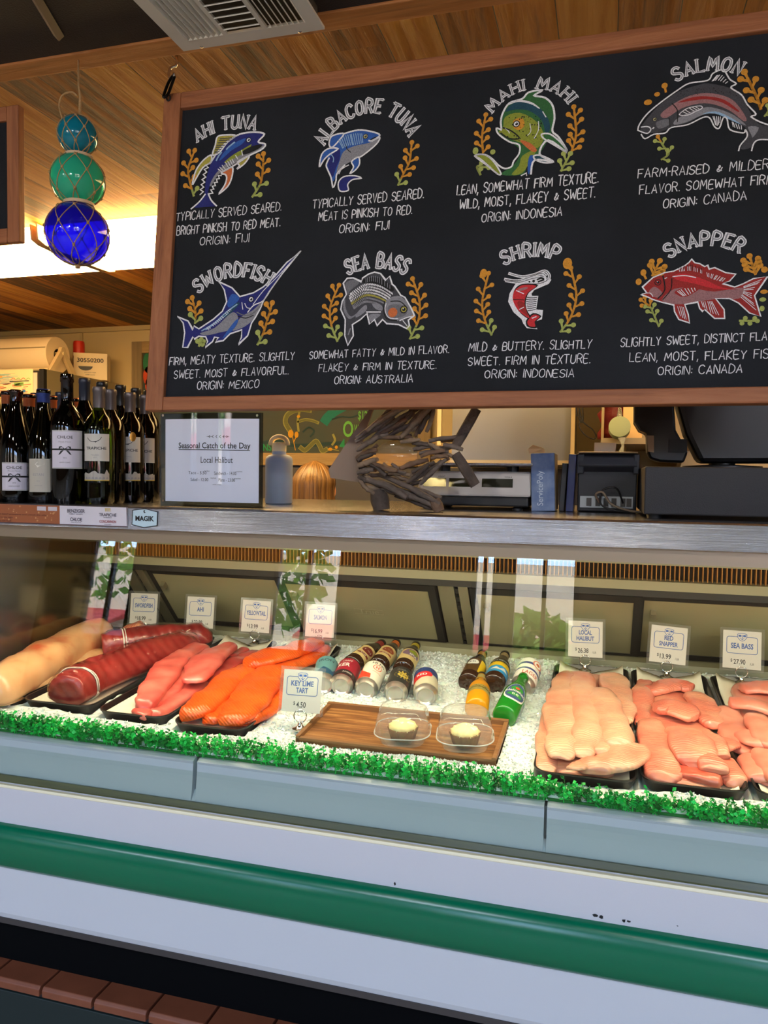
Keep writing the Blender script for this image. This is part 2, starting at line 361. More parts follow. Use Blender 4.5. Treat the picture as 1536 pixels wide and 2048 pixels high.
for i, (tx, ty, th, lab) in enumerate(((-9.5, -9.0, 5.0, 'leafy street tree left of the entrance'), (-5.6, -8.6, 4.2, 'small street tree in front of the second window'), (-.85, -8.0, 2.5, 'young street tree right of the entrance'))):
    t = thing('street_tree', lab, 'tree', (tx, ty, -.12))
    tr = MB(); tr.tube([(0, 0, 0), (.05, 0, th*.3), (0, .1, th*.55)], [.12, .09, .06])
    for k in range(5): a = k*1.26; tr.tube([(0, .05, th*.4), (math.cos(a)*.5, math.sin(a)*.5, th*.75)], [.06, .02], 6)
    tr.build('trunk', M_bark, t, smooth=True)
    cr = MB()
    for k in range(520):
        a = rnd.uniform(0, 6.28); u = rnd.uniform(-1, 1); q = rnd.random()**.4; R = th*.30
        c = V((math.cos(a)*R*q*math.sqrt(1-u*u), math.sin(a)*R*q*math.sqrt(1-u*u), th*.72+u*R*.95*q))
        d1 = V((rnd.uniform(-1, 1), rnd.uniform(-1, 1), rnd.uniform(-1, 1))).normalized()*.13; d2 = d1.orthogonal()*.6
        cr.quad(c-d1, c+d2, c+d1, c-d2)
    cr.build('crown', M_leafo, t)
# unseen fill panels added to the dining side ceiling to brighten the front
for i, (tx, ty, lab) in enumerate(((-3.6, -2.6, 'left added fill panel light over the dining side'), (-1.2, -2.6, 'middle added fill panel light over the dining side'), (1.2, -2.6, 'right added fill panel light over the dining side'))):
    t = thing('fill_panel_light', lab, 'ceiling light', (tx, ty, 3.6), group='added fill panel lights over the dining side')
    MB().box((tx-.62, ty-.32, 3.56), (tx+.62, ty+.32, 3.599)).build('frame', mat('fill_panel_frame', (220, 220, 220), .5), t, world=True)
    MB().box((tx-.58, ty-.28, 3.553), (tx+.58, ty+.28, 3.561)).build('diffuser', mat('fill_panel_diffuser', (240, 245, 255), .4, emit=((225, 234, 255), 6)), t, world=True)
    light('fill_panel_lamp', 'AREA', (tx, ty, 3.545), 60, (.68, .80, 1.0), 1.16, .56)
# spotlights added out of view to brighten the menu board and counter
M_fillhead = mat('fill_head_white', (210, 208, 204), .5)
for tx, lab in ((-2.0, 'left added fill spotlight aimed at the menu board'), (-.9, 'second added fill spotlight from the left aimed at the menu board'), (.2, 'third added fill spotlight from the left aimed at the menu board'), (1.2, 'right added fill spotlight aimed at the menu board')):
    t = thing('fill_spotlight', lab, 'spotlight', (tx, -.25, CEIL), group='added fill spotlights on the black ceiling')
    aim = (V((tx*.72-.15, 1.6, 1.95))-V((tx, -.25, 2.38))).normalized()
    c0 = V((tx, -.25, 2.38)); m = MB(); m.tube([c0-aim*.12, c0-aim*.1, c0], [.02, .04, .045], 20); m.build('lamp_head', M_fillhead, t, world=True, smooth=True, autos=40)
    m = MB(); m.tube([V((tx, -.25, CEIL-.001)), c0-aim*.06], .01, 8); m.build('stem', M_fillhead, t, world=True)
    m = MB(); m.tube([c0+aim*.0005, c0+aim*.003], .038, 20); m.build('lamp', mat('fill_spot_lamp', (255, 246, 230), .4, emit=((255, 240, 215), 8)), t, world=True)
    light('fill_spot_light', 'SPOT', c0+aim*.02, 24, (1.0, .93, .84), direction=aim, spot_size=math.radians(74), spot_blend=.8, shadow_soft_size=.04)
# ------------------------------------------------------------------ the tiled kerb under the case
M_tile = mat('quarry_tile', (138, 76, 50), 0.45, nz=(14, .18)); M_grout = mat('grout', (44, 36, 34), 0.9)
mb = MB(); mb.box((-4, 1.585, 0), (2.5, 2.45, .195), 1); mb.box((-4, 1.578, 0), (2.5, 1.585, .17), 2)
TW = .1525
for k in range(40):
    x = -3.9+k*TW-0.02
    mb.prism([(1.565, .185), (1.565, .203), (1.572, .21), (1.66, .21), (1.66, .19), (1.58, .185)], x+.004, x+TW-.004, 0)
struct(mb.build('trim_3', [M_tile, M_grout, mat('kerb_dark_tile', (26, 38, 36), 0.5)], bevel=.002), 'red quarry tile kerb under the display case')  # darker face below the tile nosing

# ------------------------------------------------------------------ refrigerated display case
XL, XR, XO = -1.69, 1.25, -2.5
case = thing('display_case', 'long white refrigerated seafood case with sloped front glass and green bumper', 'display case', (-.3, 2.0, .21))
M_white = mat('white_enamel', (205, 202, 205), 0.42, bump=(300, .02)); M_green = mat('green_bumper_vinyl', (0, 104, 70), 0.22, spec=.5)
M_blackp = mat('black_plastic', (20, 20, 21), 0.5); M_grey = mat('grey_metal', (112, 108, 104), 0.45, metal=.5)
# upper front panel with a few paint chips, lower panel, bumper, kick
fp = MB().prism([(1.512, .748), (1.500, .742), (1.500, .648), (1.53, .648), (1.53, .748)], XO, XR)
for (px, py, w, h) in ((790, 1768, .006, .007), (1190, 1831, .012, .006), (1202, 1834, .01, .007), (1247, 1841, .008, .007), (1257, 1843, .008, .006), (1355, 1852, .004, .002)):
    c = onY(px, py, 1.4992); n = 9
    fp.poly([(c.x+w/2*math.cos(k*2*math.pi/n)*rnd.uniform(.5, 1.2), c.y, c.z+h/2*math.sin(k*2*math.pi/n)*rnd.uniform(.5, 1.2)) for k in range(n)], 1)
fp.build('upper_panel', [M_white, M_blackp], case, world=True)
MB().prism([(1.515, .552), (1.50, .545), (1.50, .43), (1.505, .416), (1.56, .416), (1.56, .552)], XO, XR).build('lower_panel', mat('white_panel_low', (205, 204, 206), 0.5), case, world=True)
pr = [(1.53, .655)]
for k in range(13):
    a = math.pi*k/12; pr.append((1.497-.026*math.sin(a), .6005+.0535*math.cos(a)))
pr.append((1.53, .547))
MB().prism(pr, XO, XR).build('bumper', M_green, case, world=True, smooth=True, autos=35)
MB().prism([(1.503, .416), (1.503, .402), (1.525, .392), (1.62, .392), (1.62, .416)], XO, XR).build('base_rail', mat('base_rail_metal', (74, 68, 66), .45, metal=.3), case, world=True)
MB().box((XO, 1.635, .211), (XR, 2.5, .42)).build('kick_plate', mat('kick_black', (5, 5, 6), .9, spec=.1), case, world=True)
MB().prism([(1.513, .7465), (1.5005, .7465), (1.499, .743), (1.4985, .741), (1.5, .7395), (1.515, .7395)], XO, XR).build('edge_trim', mat('cream_edge_trim', (238, 226, 190), .35), case, world=True)
# glass channel, glass
MB().prism([(1.535, .745), (1.512, .7475), (1.512, .7515), (1.5165, .7635), (1.519, .7635), (1.535, .7575)], XO, XR).build('glass_channel', mat('olive_channel', (78, 80, 40), .35, nz=(9, .3), stretch=(.3, 1, 8)), case, world=True)
MB().prism([(1.5195, .757), (1.5265, .757), (1.6125, 1.352), (1.6055, 1.352)], XO, XR).build('front_glass', glass('case_glass', (246, 250, 245), ior=1.52), case, world=True)
# top: band, lip, counter
MB().prism([(1.58, 1.368), (1.58, 1.418), (1.584, 1.422), (2.43, 1.422), (2.43, 1.38), (1.60, 1.38), (1.60, 1.368)], XO, XR).build('counter_top', M_steel, case, world=True)
MB().prism([(1.60, 1.337), (1.60, 1.37), (1.612, 1.38), (2.40, 1.38), (2.40, 1.372), (1.618, 1.365), (1.618, 1.337)], XO, XR).build('glass_header', mat('anodised_header', (168, 150, 128), .4, metal=.8), case, world=True)
# inner pan front, three sections with gaps
M_pan = mat('white_pan', (186, 194, 204), .38)
p = MB()
for (a, b) in ((XL, onY(383, 1500, 1.53).x), (onY(391, 1500, 1.53).x, onY(1088, 1610, 1.53).x), (onY(1094, 1610, 1.53).x, XR)):
    p.prism([(1.528, .76), (1.534, .80), (1.538, .842), (1.536, .848), (1.548, .853), (1.556, .853), (1.556, .76)], a, b)
p.prism([(1.5275, .758), (1.535, .7575), (1.565, .757), (1.565, .78), (1.545, .78)], XL, XR)
p.build('pan_front', M_pan, case, world=True)
MB().box((XL, 1.56, .62), (XR, 2.62, .84)).build('ice_pan', M_pan, case, world=True)
MB().box((XO, 1.56, .42), (XR, 2.63, .62)).build('case_body', M_white, case, world=True)
# left end: polished liner wall
MB().prism([(1.535, .76), (1.62, 1.36), (2.4, 1.36), (2.4, 1.18), (2.62, .9), (2.62, .76)], XL-.03, XL).build('end_panel', mat('polished_end_liner', (122, 110, 84), .12, metal=.9), case, world=True)
MB().prism([(1.535, .76), (1.62, 1.36), (2.4, 1.36), (2.4, 1.18), (2.62, .9), (2.62, .76)], XR, XR+.03).build('end_panel', MATS['polished_end_liner'], case, world=True)
MB().prism([(1.56, .745), (1.64, 1.36), (2.4, 1.36), (2.62, .9), (2.62, .745)], XO, XL-.032).build('closed_section', mat('closed_section_grey', (120, 116, 110), .5), case, world=True)
# rear: honeycomb air outlet, ledge, sloped sliding doors
M_rear = mat('rear_liner', (150, 146, 122), .4); M_gask = mat('door_gasket', (26, 25, 24), .5)
g = MB(); x = XL
while x < XR:
    g.box((x, 2.335, 1.214), (x+.0025, 2.36, 1.258)); x += .0125
g.build('air_outlet', mat('outlet_honeycomb', (176, 120, 50), .6), case, world=True)
MB().box((XL, 2.361, 1.205), (XR, 2.375, 1.33)).build('outlet_back', mat('outlet_dark', (50, 34, 16), .8), case, world=True)
MB().box((XL, 2.33, 1.258), (XR, 2.40, 1.372)).prism([(2.32, 1.186), (2.32, 1.212), (2.35, 1.215), (2.40, 1.215), (2.40, 1.186)], XL, XR).build('rear_header', M_rear, case, world=True)
MB().prism([(2.325, 1.166), (2.325, 1.186), (2.40, 1.186), (2.40, 1.166)], XL, XR).build('rear_gasket', M_gask, case, world=True)
D0 = V((0, 2.355, 1.172)); D1 = V((0, 2.60, .90)); dv_ = (D1-D0); dn = V((0, -dv_.z, dv_.y)).normalized()   # towards the customer, up
if dn.y > 0: dn = -dn
def dpt(x, t, o): return V((x, 0, 0))+D0+dv_*t+dn*o
def dbox(m, x0, x1, t0, t1, o0, o1, mi=0):
    vs = [dpt(x, t, o) for o in (o0, o1) for t in (t0, t1) for x in (x0, x1)]
    m.add(vs, [(0, 2, 3, 1), (4, 5, 7, 6), (0, 1, 5, 4), (1, 3, 7, 5), (3, 2, 6, 7), (2, 0, 4, 6)], mi)
M_door = mat('sliding_door_panel', (158, 150, 116), .22, nz=(3, .12)); M_alu = mat('aluminium_track', (160, 152, 126), .35, metal=.7)
edges = [-1.53, -1.03, -.52, -.39, .12, .62, 1.2]
pairs = [(-1.53, -1.06, 0), (-1.02, -.53, .012), (-.375, .09, .012), (.12, .6, 0), (.62, 1.2, 0)]
for i, (a, b, o) in enumerate(pairs):
    d = MB(); dbox(d, a, b, .07, .80, o-.012, o); dd = d.build('rear_door', M_door, case, world=True)
    e = MB(); dbox(e, a-.02, a, .0, .95, o-.014, o+.004); dbox(e, b, b+.025, .0, .95, o-.014, o+.004); dbox(e, a, b, .78, .96, o-.014, o+.003); dbox(e, a, b, 0, .08, o-.014, o+.003)
    e.build('door_frame', M_gask, dd, world=True)
    if i == 1:
        h = MB(); c0 = -.78; ribbon(h, [(-.05, .012), (.05, .012), (.05, -.012), (-.05, -.012)], .0012, lambda u, v: dpt(c0+.03+u, .42-v/.36, .014), closed=True)
        letter(h, 'True', 0, 0, .07, None, lambda u, v: dpt(c0+.03+u, .42-v/.36, .014))
        h.build('door_emblem', mat('emblem_grey', (176, 168, 134), .4), dd, world=True)
    hb = MB(); dbox(hb, a+.02, a+.035, .2, .26, o, o+.02); hb.build('door_pull', M_alu, dd, world=True)
for x in (-1.62, -.475):
    t = MB(); dbox(t, x-.02, x+.03, -.02, 1.06, -.01, .014); dbox(t, x+.045, x+.075, -.02, 1.06, -.01, .018)
    for k in range(9): dbox(t, x+.031, x+.044, .05+k*.11, .11+k*.11, -.008, .008, 1)
    t.build('door_track', [M_alu, M_gask], case, world=True)
MB().prism([(2.455, .90), (2.455, .945), (2.50, .95), (2.62, .93), (2.62, .88), (2.455, .88)], XL, XR).build('rear_sill', mat('sill_beige', (150, 146, 120), .4), case, world=True)
MB().box((XO, 2.63, .21), (XR, 2.68, 1.0)).build('rear_shell', M_gask, case, world=True)
MB().prism([(2.402, 1.16), (2.402, 1.372), (2.43, 1.372), (2.68, 1.1), (2.68, .9), (2.64, .88)], XL, XR).build('rear_cover', M_gask, case, world=True)
# lamp inside the top
M_lampw = mat('warm_lamp_tube', (255, 236, 200), .4, emit=((255, 222, 160), 6))
MB().tube([(XL+.1, 1.67, 1.356), (XR-.1, 1.67, 1.356)], .008, 10).build('case_lamp', M_lampw, case, world=True)
CASE_COL = (1.0, 0.83, 0.59)
for lx, e in ((-1.25, 5.4), (-.45, 6.0), (.35, 4.8), (1.0, 3.4)):
    light('case_lamp_light', 'AREA', (lx, 1.69, 1.345), e, CASE_COL, .75, .03, (0, .35, -1))
light('case_spot_light', 'SPOT', (-.22, 1.68, 1.345), 5, (1, .84, .58), direction=(.0, .09, -1), spot_size=math.radians(46), spot_blend=.9, shadow_soft_size=.02)
light('case_spot_light', 'SPOT', (.22, 1.69, 1.345), 1.5, (1, .84, .58), direction=(-.05, .25, -1), spot_size=math.radians(80), spot_blend=.9, shadow_soft_size=.02)
# ------------------------------------------------------------------ crushed ice
TRAYS = [('swordfish', -1.593, .185, 1.69), ('tuna', -1.385, .22, 1.688), ('yellowtail', -1.145, .205, 1.672), ('salmon', -.915, .20, 1.650), ('halibut', -.026, .212, 1.618), ('red snapper', .19, .205, 1.632), ('sea bass', .408, .21, 1.632)]
ib = MB(); NX, NY = 300, 96; x0, x1, y0, y1 = XL+.005, XR-.005, 1.557, 2.452
idx = []
for j in range(NY+1):
    for i in range(NX+1):
        x = x0+(x1-x0)*i/NX; y = y0+(y1-y0)*j/NY
        z = icez(y)-.017+.008*mn.noise(V((x*9, y*9, 0)))+.005*mn.noise(V((x*45, y*45, 3)))
        for (_n, tx, tw, ty0) in TRAYS:
            if abs(x-tx) < tw/2-.004 and ty0+.006 < y < 2.381: z = icez(y)-.032
        if j == 0: z = .853
        elif j < 4: z = min(z, .853+.01*j)
        ib.v.append(V((x, y, z)))
for j in range(NY):
    for i in range(NX):
        a = j*(NX+1)+i; ib.f.append((a, a+1, a+NX+2, a+NX+1)); ib.m.append(0)
def chunk(m, c, s):
    R = Matrix.Rotation(rnd.uniform(0, 6.3), 3, V((rnd.uniform(-1, 1), rnd.uniform(-1, 1), rnd.uniform(-1, 1))).normalized())
    vs = [R @ V((a*s*rnd.uniform(.6, 1.2), b*s*rnd.uniform(.5, 1), d*s*rnd.uniform(.4, 1))) + c for a, b, d in ((1, 0, 0), (-1, 0, 0), (0, 1, 0), (0, -1, 0), (0, 0, 1), (0, 0, -1))]
    m.add(vs, [(0, 2, 4), (2, 1, 4), (1, 3, 4), (3, 0, 4), (2, 0, 5), (1, 2, 5), (3, 1, 5), (0, 3, 5)])
for k in range(15000):
    x = rnd.uniform(-1.55, .75)
    y = rnd.uniform(1.565, 2.45) if k % 3 else rnd.uniform(1.562, 1.66)
    if k % 2: x = rnd.uniform(-.84, -.12)
    z = icez(y)-.015+.008*mn.noise(V((x*9, y*9, 0)))
    if any(abs(x-tx) < tw/2+.006 and ty0-.006 < y < 2.39 for _n, tx, tw, ty0 in TRAYS): continue
    if y < 1.59: z = min(z, .86)
    chunk(ib, V((x, y, z)), rnd.uniform(.0025, .0065))
tag(ib.build('crushed_ice', mat('crushed_ice', (236, 240, 236), .22, spec=.6, sss=.25)), 'bed of crushed white ice filling the seafood case', 'ice', kind='stuff')
# plastic parsley strips along the front of the ice
M_pars = [mat('parsley_bright', (26, 210, 84), .45), mat('parsley_mid', (10, 168, 62), .5), mat('parsley_dark', (4, 112, 42), .5)]
def parsley(lab, xa, xb, style):
    m = MB(); m.box((xa, 1.557, .853), (xb, 1.569, .858), 2); n = int((xb-xa)/.0021)
    for k in range(n):
        x = xa+(xb-xa)*(k+rnd.random())/n; y = 1.562+rnd.uniform(-.010, .020)
        hgt = rnd.uniform(.030, .054); lean = V((rnd.uniform(-.35, .35), rnd.uniform(-.5, .25), 1)).normalized()
        if style == 2: lean = V((rnd.uniform(-1.0, .1), rnd.uniform(-.8, .1), .8)).normalized(); hgt *= .95
        b = V((x, y, .853)); t = b+lean*hgt; mi = rnd.choice((0, 0, 1, 1, 2))
        side = lean.cross(V((0, 1, 0))).normalized()
        m.quad(b-side*.0009, b+side*.0009, t+side*.0006, t-side*.0006, mi)
        nl = 11
        for q in range(nl):
            f = .22+.78*q/nl; c = b.lerp(t, f); a = rnd.uniform(0, 6.28); w = rnd.uniform(.006, .011)*(1.2 if style == 0 else 1)
            d1 = (V((math.cos(a), math.sin(a)*.8, rnd.uniform(-.1, .8)))).normalized()*w; d2 = d1.cross(V((rnd.uniform(-1, 1), rnd.uniform(-1, 1), rnd.uniform(-1, 1)))).normalized()*w*.4
            m.add([c, c+d1*.5+d2, c+d1, c+d1*.5-d2], [(0, 1, 2, 3)], mi)
    tag(m.build('parsley_strip', M_pars), lab, 'plastic garnish', 'green plastic parsley strips along the ice')
xs1 = onY(386, 1490, 1.55).x; xs2 = onY(1091, 1610, 1.55).x
parsley('green plastic parsley strip in front of the swordfish, tuna and yellowtail trays', XL+.02, xs1, 0)
parsley('bright green plastic parsley strip in front of the key lime tarts and ice', xs1+.004, xs2, 1)
parsley('green plastic parsley strip in front of the halibut and red snapper trays', xs2+.004, .9, 2)
# ------------------------------------------------------------------ trays, liners and fish
TILT = math.atan(.07)
def rrect(w, l, r, z, n=5):
    out = []
    for cx, cy, a0 in ((w/2-r, l/2-r, 0), (-w/2+r, l/2-r, 90), (-w/2+r, -l/2+r, 180), (w/2-r, -l/2+r, 270)):
        for k in range(n+1):
            a = math.radians(a0+90*k/n); out.append(V((cx+r*math.cos(a), cy+r*math.sin(a), z)))
    return out
def loops(m, L, mi=0, cap0=True, cap1=True):
    n = len(L[0]); o = len(m.v)
    for lp in L: m.v += lp
    for i in range(len(L)-1):
        for j in range(n):
            m.f.append((o+i*n+j, o+i*n+(j+1) % n, o+(i+1)*n+(j+1) % n, o+(i+1)*n+j)); m.m.append(mi)
    if cap0: m.f.append(tuple(o+j for j in range(n-1, -1, -1))); m.m.append(mi)
    if cap1: m.f.append(tuple(o+(len(L)-1)*n+j for j in range(n))); m.m.append(mi)
M_tray = mat('black_meat_tray', (24, 24, 26), .3, spec=.6)
M_paper = mat('white_butcher_paper', (236, 228, 206), .8)
def tray(lab, xc, y0=1.632, y1=2.385, w=.212):
    l = y1-y0; yc = (y0+y1)/2
    M = Matrix.Translation((xc, yc, icez(yc))) @ Matrix.Rotation(TILT, 4, 'X')
    m = MB(); loops(m, [rrect(w-.022, l-.022, .028, -.026), rrect(w-.004, l-.004, .034, -.004), rrect(w, l, .036, -.002), rrect(w, l, .036, .001), rrect(w-.008, l-.008, .033, .001), rrect(w-.030, l-.030, .026, -.021)])
    o = m.build('fish_tray', M_tray, None, smooth=True, autos=35); o.matrix_world = M
    tag(o, lab, 'tray', 'black trays on the ice'); return M, w, l
def liner(lab, M, w, l, curl=.02, dx=0.0):
    m = MB(); nx, ny = 10, 24; W = w-.03; Ln = l-.03
    for j in range(ny+1):
        for i in range(nx+1):
            u = i/nx-.5; v = j/ny-.5
            z = -.018+.002*mn.noise(V((u*5, v*9, dx*50)))+curl*max(0, v-.36)*7*abs(u)*1.7+.01*max(0, abs(u)-.42)*10
            m.v.append(V((u*W+dx, v*Ln, z)))
    for j in range(ny):
        for i in range(nx):
            a = j*(nx+1)+i; m.f.append((a, a+1, a+nx+2, a+nx+1)); m.m.append(0)
    o = m.build('paper_liner', M_paper, None, smooth=True); o.matrix_world = M
    q = o.modifiers.new('thick', 'SOLIDIFY'); q.thickness = .0006
    tag(o, lab, 'paper', 'paper liners in the trays')
for i, (k, x, w, ty0) in enumerate(TRAYS):
    where = ['at the far left of the ice', 'left of the yellowtail', 'between tuna and salmon', 'left of the key lime sign', 'right of the green beer bottle', 'between halibut and sea bass', 'at the right edge of the photo'][i]
    M, w, l = tray('black plastic tray of %s %s' % (k, where), x, y0=ty0, w=w)
    liner('white paper liner under the %s fillets' % k if i not in (0, 1) else 'white paper liner under the %s loins' % k, M, w, l, curl=(.03 if i in (2, 3, 4, 5, 6) else .0))
def flesh(name, c1, c2, c3, scale=14, wave=None, rough=.3, sss=.12):
    m = bpy.data.materials.new(name); MATS[name] = m; m.use_nodes = True; nt = m.node_tree; N = nt.nodes.new; Lk = nt.links.new; b = nt.nodes['Principled BSDF']
    b.inputs['Roughness'].default_value = rough; b.inputs['Specular IOR Level'].default_value = .5; b.inputs['Coat Weight'].default_value = .3; b.inputs['Coat Roughness'].default_value = .25
    b.inputs['Subsurface Weight'].default_value = sss; b.inputs['Subsurface Radius'].default_value = (.012, .005, .003); b.inputs['Subsurface Scale'].default_value = 1
    tc = N('ShaderNodeTexCoord'); ns = N('ShaderNodeTexNoise'); ns.inputs['Scale'].default_value = scale; ns.inputs['Detail'].default_value = 5; Lk(tc.outputs['Object'], ns.inputs['Vector'])
    rp = N('ShaderNodeValToRGB'); rp.color_ramp.elements.new(.5)
    for e, p, c in zip(rp.color_ramp.elements, (.3, .5, .72), (c1, c2, c3)): e.position = p; e.color = (*lin(c), 1)
    Lk(ns.outputs['Fac'], rp.inputs['Fac']); co = rp.outputs['Color']
    n2 = N('ShaderNodeTexNoise'); n2.inputs['Scale'].default_value = 90; n2.inputs['Detail'].default_value = 3; Lk(tc.outputs['Object'], n2.inputs['Vector']); ht = n2.outputs['Fac']; st = .12
    if wave:
        w = N('ShaderNodeTexWave'); w.bands_direction = wave[1]; w.inputs['Scale'].default_value = wave[0]; w.inputs['Distortion'].default_value = 2.2; w.inputs['Detail Scale'].default_value = 1.2; Lk(tc.outputs['Object'], w.inputs['Vector'])
        mx = N('ShaderNodeMixRGB'); mx.inputs[2].default_value = (*lin(wave[2]), 1); mm = N('ShaderNodeMath'); mm.operation = 'MULTIPLY'; mm.inputs[1].default_value = wave[3]; Lk(w.outputs['Fac'], mm.inputs[0])
        Lk(mm.outputs[0], mx.inputs[0]); Lk(co, mx.inputs[1]); co = mx.outputs[0]; ht = w.outputs['Fac']; st = .25
    Lk(co, b.inputs['Base Color'])
    bp = N('ShaderNodeBump'); bp.inputs['Strength'].default_value = st; bp.inputs['Distance'].default_value = .004; Lk(ht, bp.inputs['Height']); Lk(bp.outputs['Normal'], b.inputs['Normal'])
    return m
M_salmon = flesh('salmon_flesh', (216, 62, 10), (232, 80, 16), (240, 102, 30), 9, (58, 'DIAGONAL', (242, 122, 50), .3))
M_yellow = flesh('yellowtail_flesh', (196, 70, 66), (218, 96, 84), (230, 124, 108), 16)
M_yellow2 = flesh('yellowtail_dark_flesh', (150, 40, 40), (176, 58, 54), (196, 78, 68), 16)
M_tuna = flesh('tuna_flesh', (112, 22, 26), (142, 36, 36), (160, 54, 48), 12, (16, 'DIAGONAL', (186, 92, 84), .22))
M_sword = flesh('swordfish_flesh', (206, 84, 52), (230, 168, 116), (234, 180, 132), 11)
M_belly = flesh('swordfish_belly', (196, 120, 78), (222, 168, 118), (228, 182, 138), 22)
M_halib = flesh('halibut_flesh', (216, 118, 92), (228, 156, 126), (234, 180, 146), 12, (46, 'Y', (238, 196, 166), .10))
M_snap = flesh('snapper_flesh', (214, 92, 76), (226, 126, 102), (234, 164, 132), 12, (46, 'Y', (236, 176, 146), .10))
M_bass = flesh('bass_flesh', (216, 110, 92), (228, 136, 114), (236, 166, 142), 13)
SEED = [0]
def fillet(m, pts, t, n=26, k=22, bot=.25, pw=.75, wob=.0058, blunt=0.0, ph=.62):
    """soft slab of fish along a path of (point, width); t thickness"""
    SEED[0] += 1; sd = SEED[0]*3.7
    P = smooth2([V((*p, w)) if False else V((p.x, p.y, p.z, w)) for p, w in pts], 8) if len(pts) > 1 else pts
    # even out
    rings = []; nP = len(P); n = nP
    for i in range(n):
        p = P[i].to_3d(); w = P[i][3]
        a = P[max(i-1, 0)].to_3d(); b = P[min(i+1, n-1)].to_3d(); tg = (b-a).normalized()
        side = tg.cross(ICE_N).normalized(); up = side.cross(tg).normalized()
        f = i/(n-1); e = min(f, 1-f); end = min(1, math.sqrt(max(0.0, e/.09))) if e < .09 else 1
        end = max(end, blunt if f < .5 else blunt*.6)
        ring = []
        for j in range(k):
            q = 2*math.pi*j/k; c, s = math.cos(q), math.sin(q)
            x = math.copysign(abs(c)**pw, c)*w/2*(0.55+.45*end); z = math.copysign(abs(s)**ph, s)*t*(1 if s > 0 else bot)*(.25+.75*end)
            v = p+side*x+up*(z+t*bot)
            nz = mn.noise(V((v.x*16+sd, v.y*16, v.z*16)))*wob+mn.noise(V((v.x*45+sd, v.y*45, v.z*45)))*wob*.45
            ring.append(v+(side*c+up*abs(s))*nz*1.6)
        rings.append(ring)
    # closed ends
    c0 = sum(rings[0], V())/k; c1 = sum(rings[-1], V())/k
    r0 = [c0+(v-c0)*.55+(c0-sum(rings[1], V())/k).normalized()*t*.22*(1-blunt) for v in rings[0]]; r1 = [c1+(v-c1)*.55+(c1-sum(rings[-2], V())/k).normalized()*t*.22 for v in rings[-1]]
    loops(m, [r0]+rings+[r1])
    return rings
def put(m, name, mats, lab, cat, group=None, smooth=True, parent=None, autos=None):
    c = sum(m.v, V())/len(m.v); zmin = min(v.z for v in m.v); c.z = zmin
    m.v = [v-c for v in m.v]
    o = m.build(name, mats, None, smooth=smooth, autos=autos); o.location = c; ORG[o.name] = Matrix.Translation(-c)
    return tag(o, lab, cat, group)
def fish(lab, name, cat, group, mt, org, s, pts, t, **kw):
    m = MB(); fillet(m, [(ice(org[0]+x/s, org[1]+y/s, h), w*1.26) for x, y, h, w in pts], t*.66, **kw)
    return put(m, name, mt, lab, cat, group)
# halibut
O, S = (1060, 1310), 6.678; g = 'halibut fillets'; a = ('halibut_fillet', 'fish fillet', g, M_halib, O, S)
fish('wide pale halibut fillet lying flat at the bottom of the halibut pile', *a, [(690, 1660, -.018, .115), (690, 1100, -.018, .13), (700, 700, -.018, .125), (720, 300, -.018, .10)], .03)
fish('halibut fillet along the left rim of the halibut tray', *a, [(230, 1600, -.012, .04), (240, 1150, -.006, .042), (310, 800, -.006, .042), (420, 420, -.006, .045)], .022)
fish('halibut fillet lying crosswise at the front right, hanging over the halibut tray rim', *a, [(640, 1530, .0, .04), (950, 1500, .006, .06), (1250, 1410, .012, .075), (1440, 1270, .012, .05)], .024)
fish('halibut fillet with folded end at the back right of the halibut tray', *a, [(1270, 930, .0, .04), (1220, 700, .004, .055), (1130, 420, .006, .065), (1080, 300, .004, .05)], .022)
fish('broad pink halibut fillet on top left of the halibut pile', *a, [(440, 1420, .012, .05), (430, 1050, .018, .062), (420, 700, .02, .066), (480, 420, .014, .06), (560, 260, .008, .05)], .022)
fish('pale yellowish halibut fillet in the middle of the halibut pile', *a, [(720, 1400, .014, .035), (770, 1050, .024, .052), (740, 720, .026, .05), (690, 450, .02, .058), (680, 270, .012, .05)], .022)
fish('halibut fillet slanting to the front right on top of the halibut pile', *a, [(1240, 1280, .02, .05), (1120, 1000, .026, .062), (1000, 700, .026, .058), (900, 470, .018, .05)], .024)
fish('short yellow halibut end piece tucked between two top halibut fillets', *a, [(950, 1350, .016, .034), (960, 1180, .02, .04), (930, 1050, .016, .03)], .02)
fish('small folded halibut scrap at the front of the halibut pile', *a, [(520, 1500, .012, .03), (620, 1500, .016, .03), (720, 1490, .012, .025)], .014)
# red snapper
O, S = (1260, 1330), 5.565; g = 'red snapper fillets'; a = ('snapper_fillet', 'fish fillet', g, M_snap, O, S)
fish('wide snapper fillet at the bottom of the red snapper pile', *a, [(680, 1400, -.018, .105), (570, 900, -.018, .125), (480, 550, -.018, .12), (420, 260, -.018, .09)], .032)
fish('snapper fillet at the back left edge of the snapper tray', *a, [(170, 200, -.004, .03), (130, 380, 0, .045), (120, 560, -.004, .04), (150, 700, -.01, .03)], .02)
fish('snapper fillet along the back of the snapper pile', *a, [(180, 330, .004, .04), (350, 270, .012, .055), (540, 250, .012, .05), (680, 300, .006, .04)], .022)
fish('snapper fillet down the right side of the snapper pile', *a, [(690, 350, .004, .04), (820, 470, .006, .06), (900, 620, .004, .055), (960, 730, -.002, .03)], .022)
fish('large smooth snapper fillet down the left of the snapper pile', *a, [(210, 640, .0, .05), (270, 850, .006, .06), (330, 1050, .004, .064), (390, 1330, -.010, .055)], .026)
fish('snapper fillet with a white line on top of the back half', *a, [(270, 520, .016, .04), (440, 500, .022, .07), (600, 540, .022, .075), (720, 620, .012, .05)], .022)
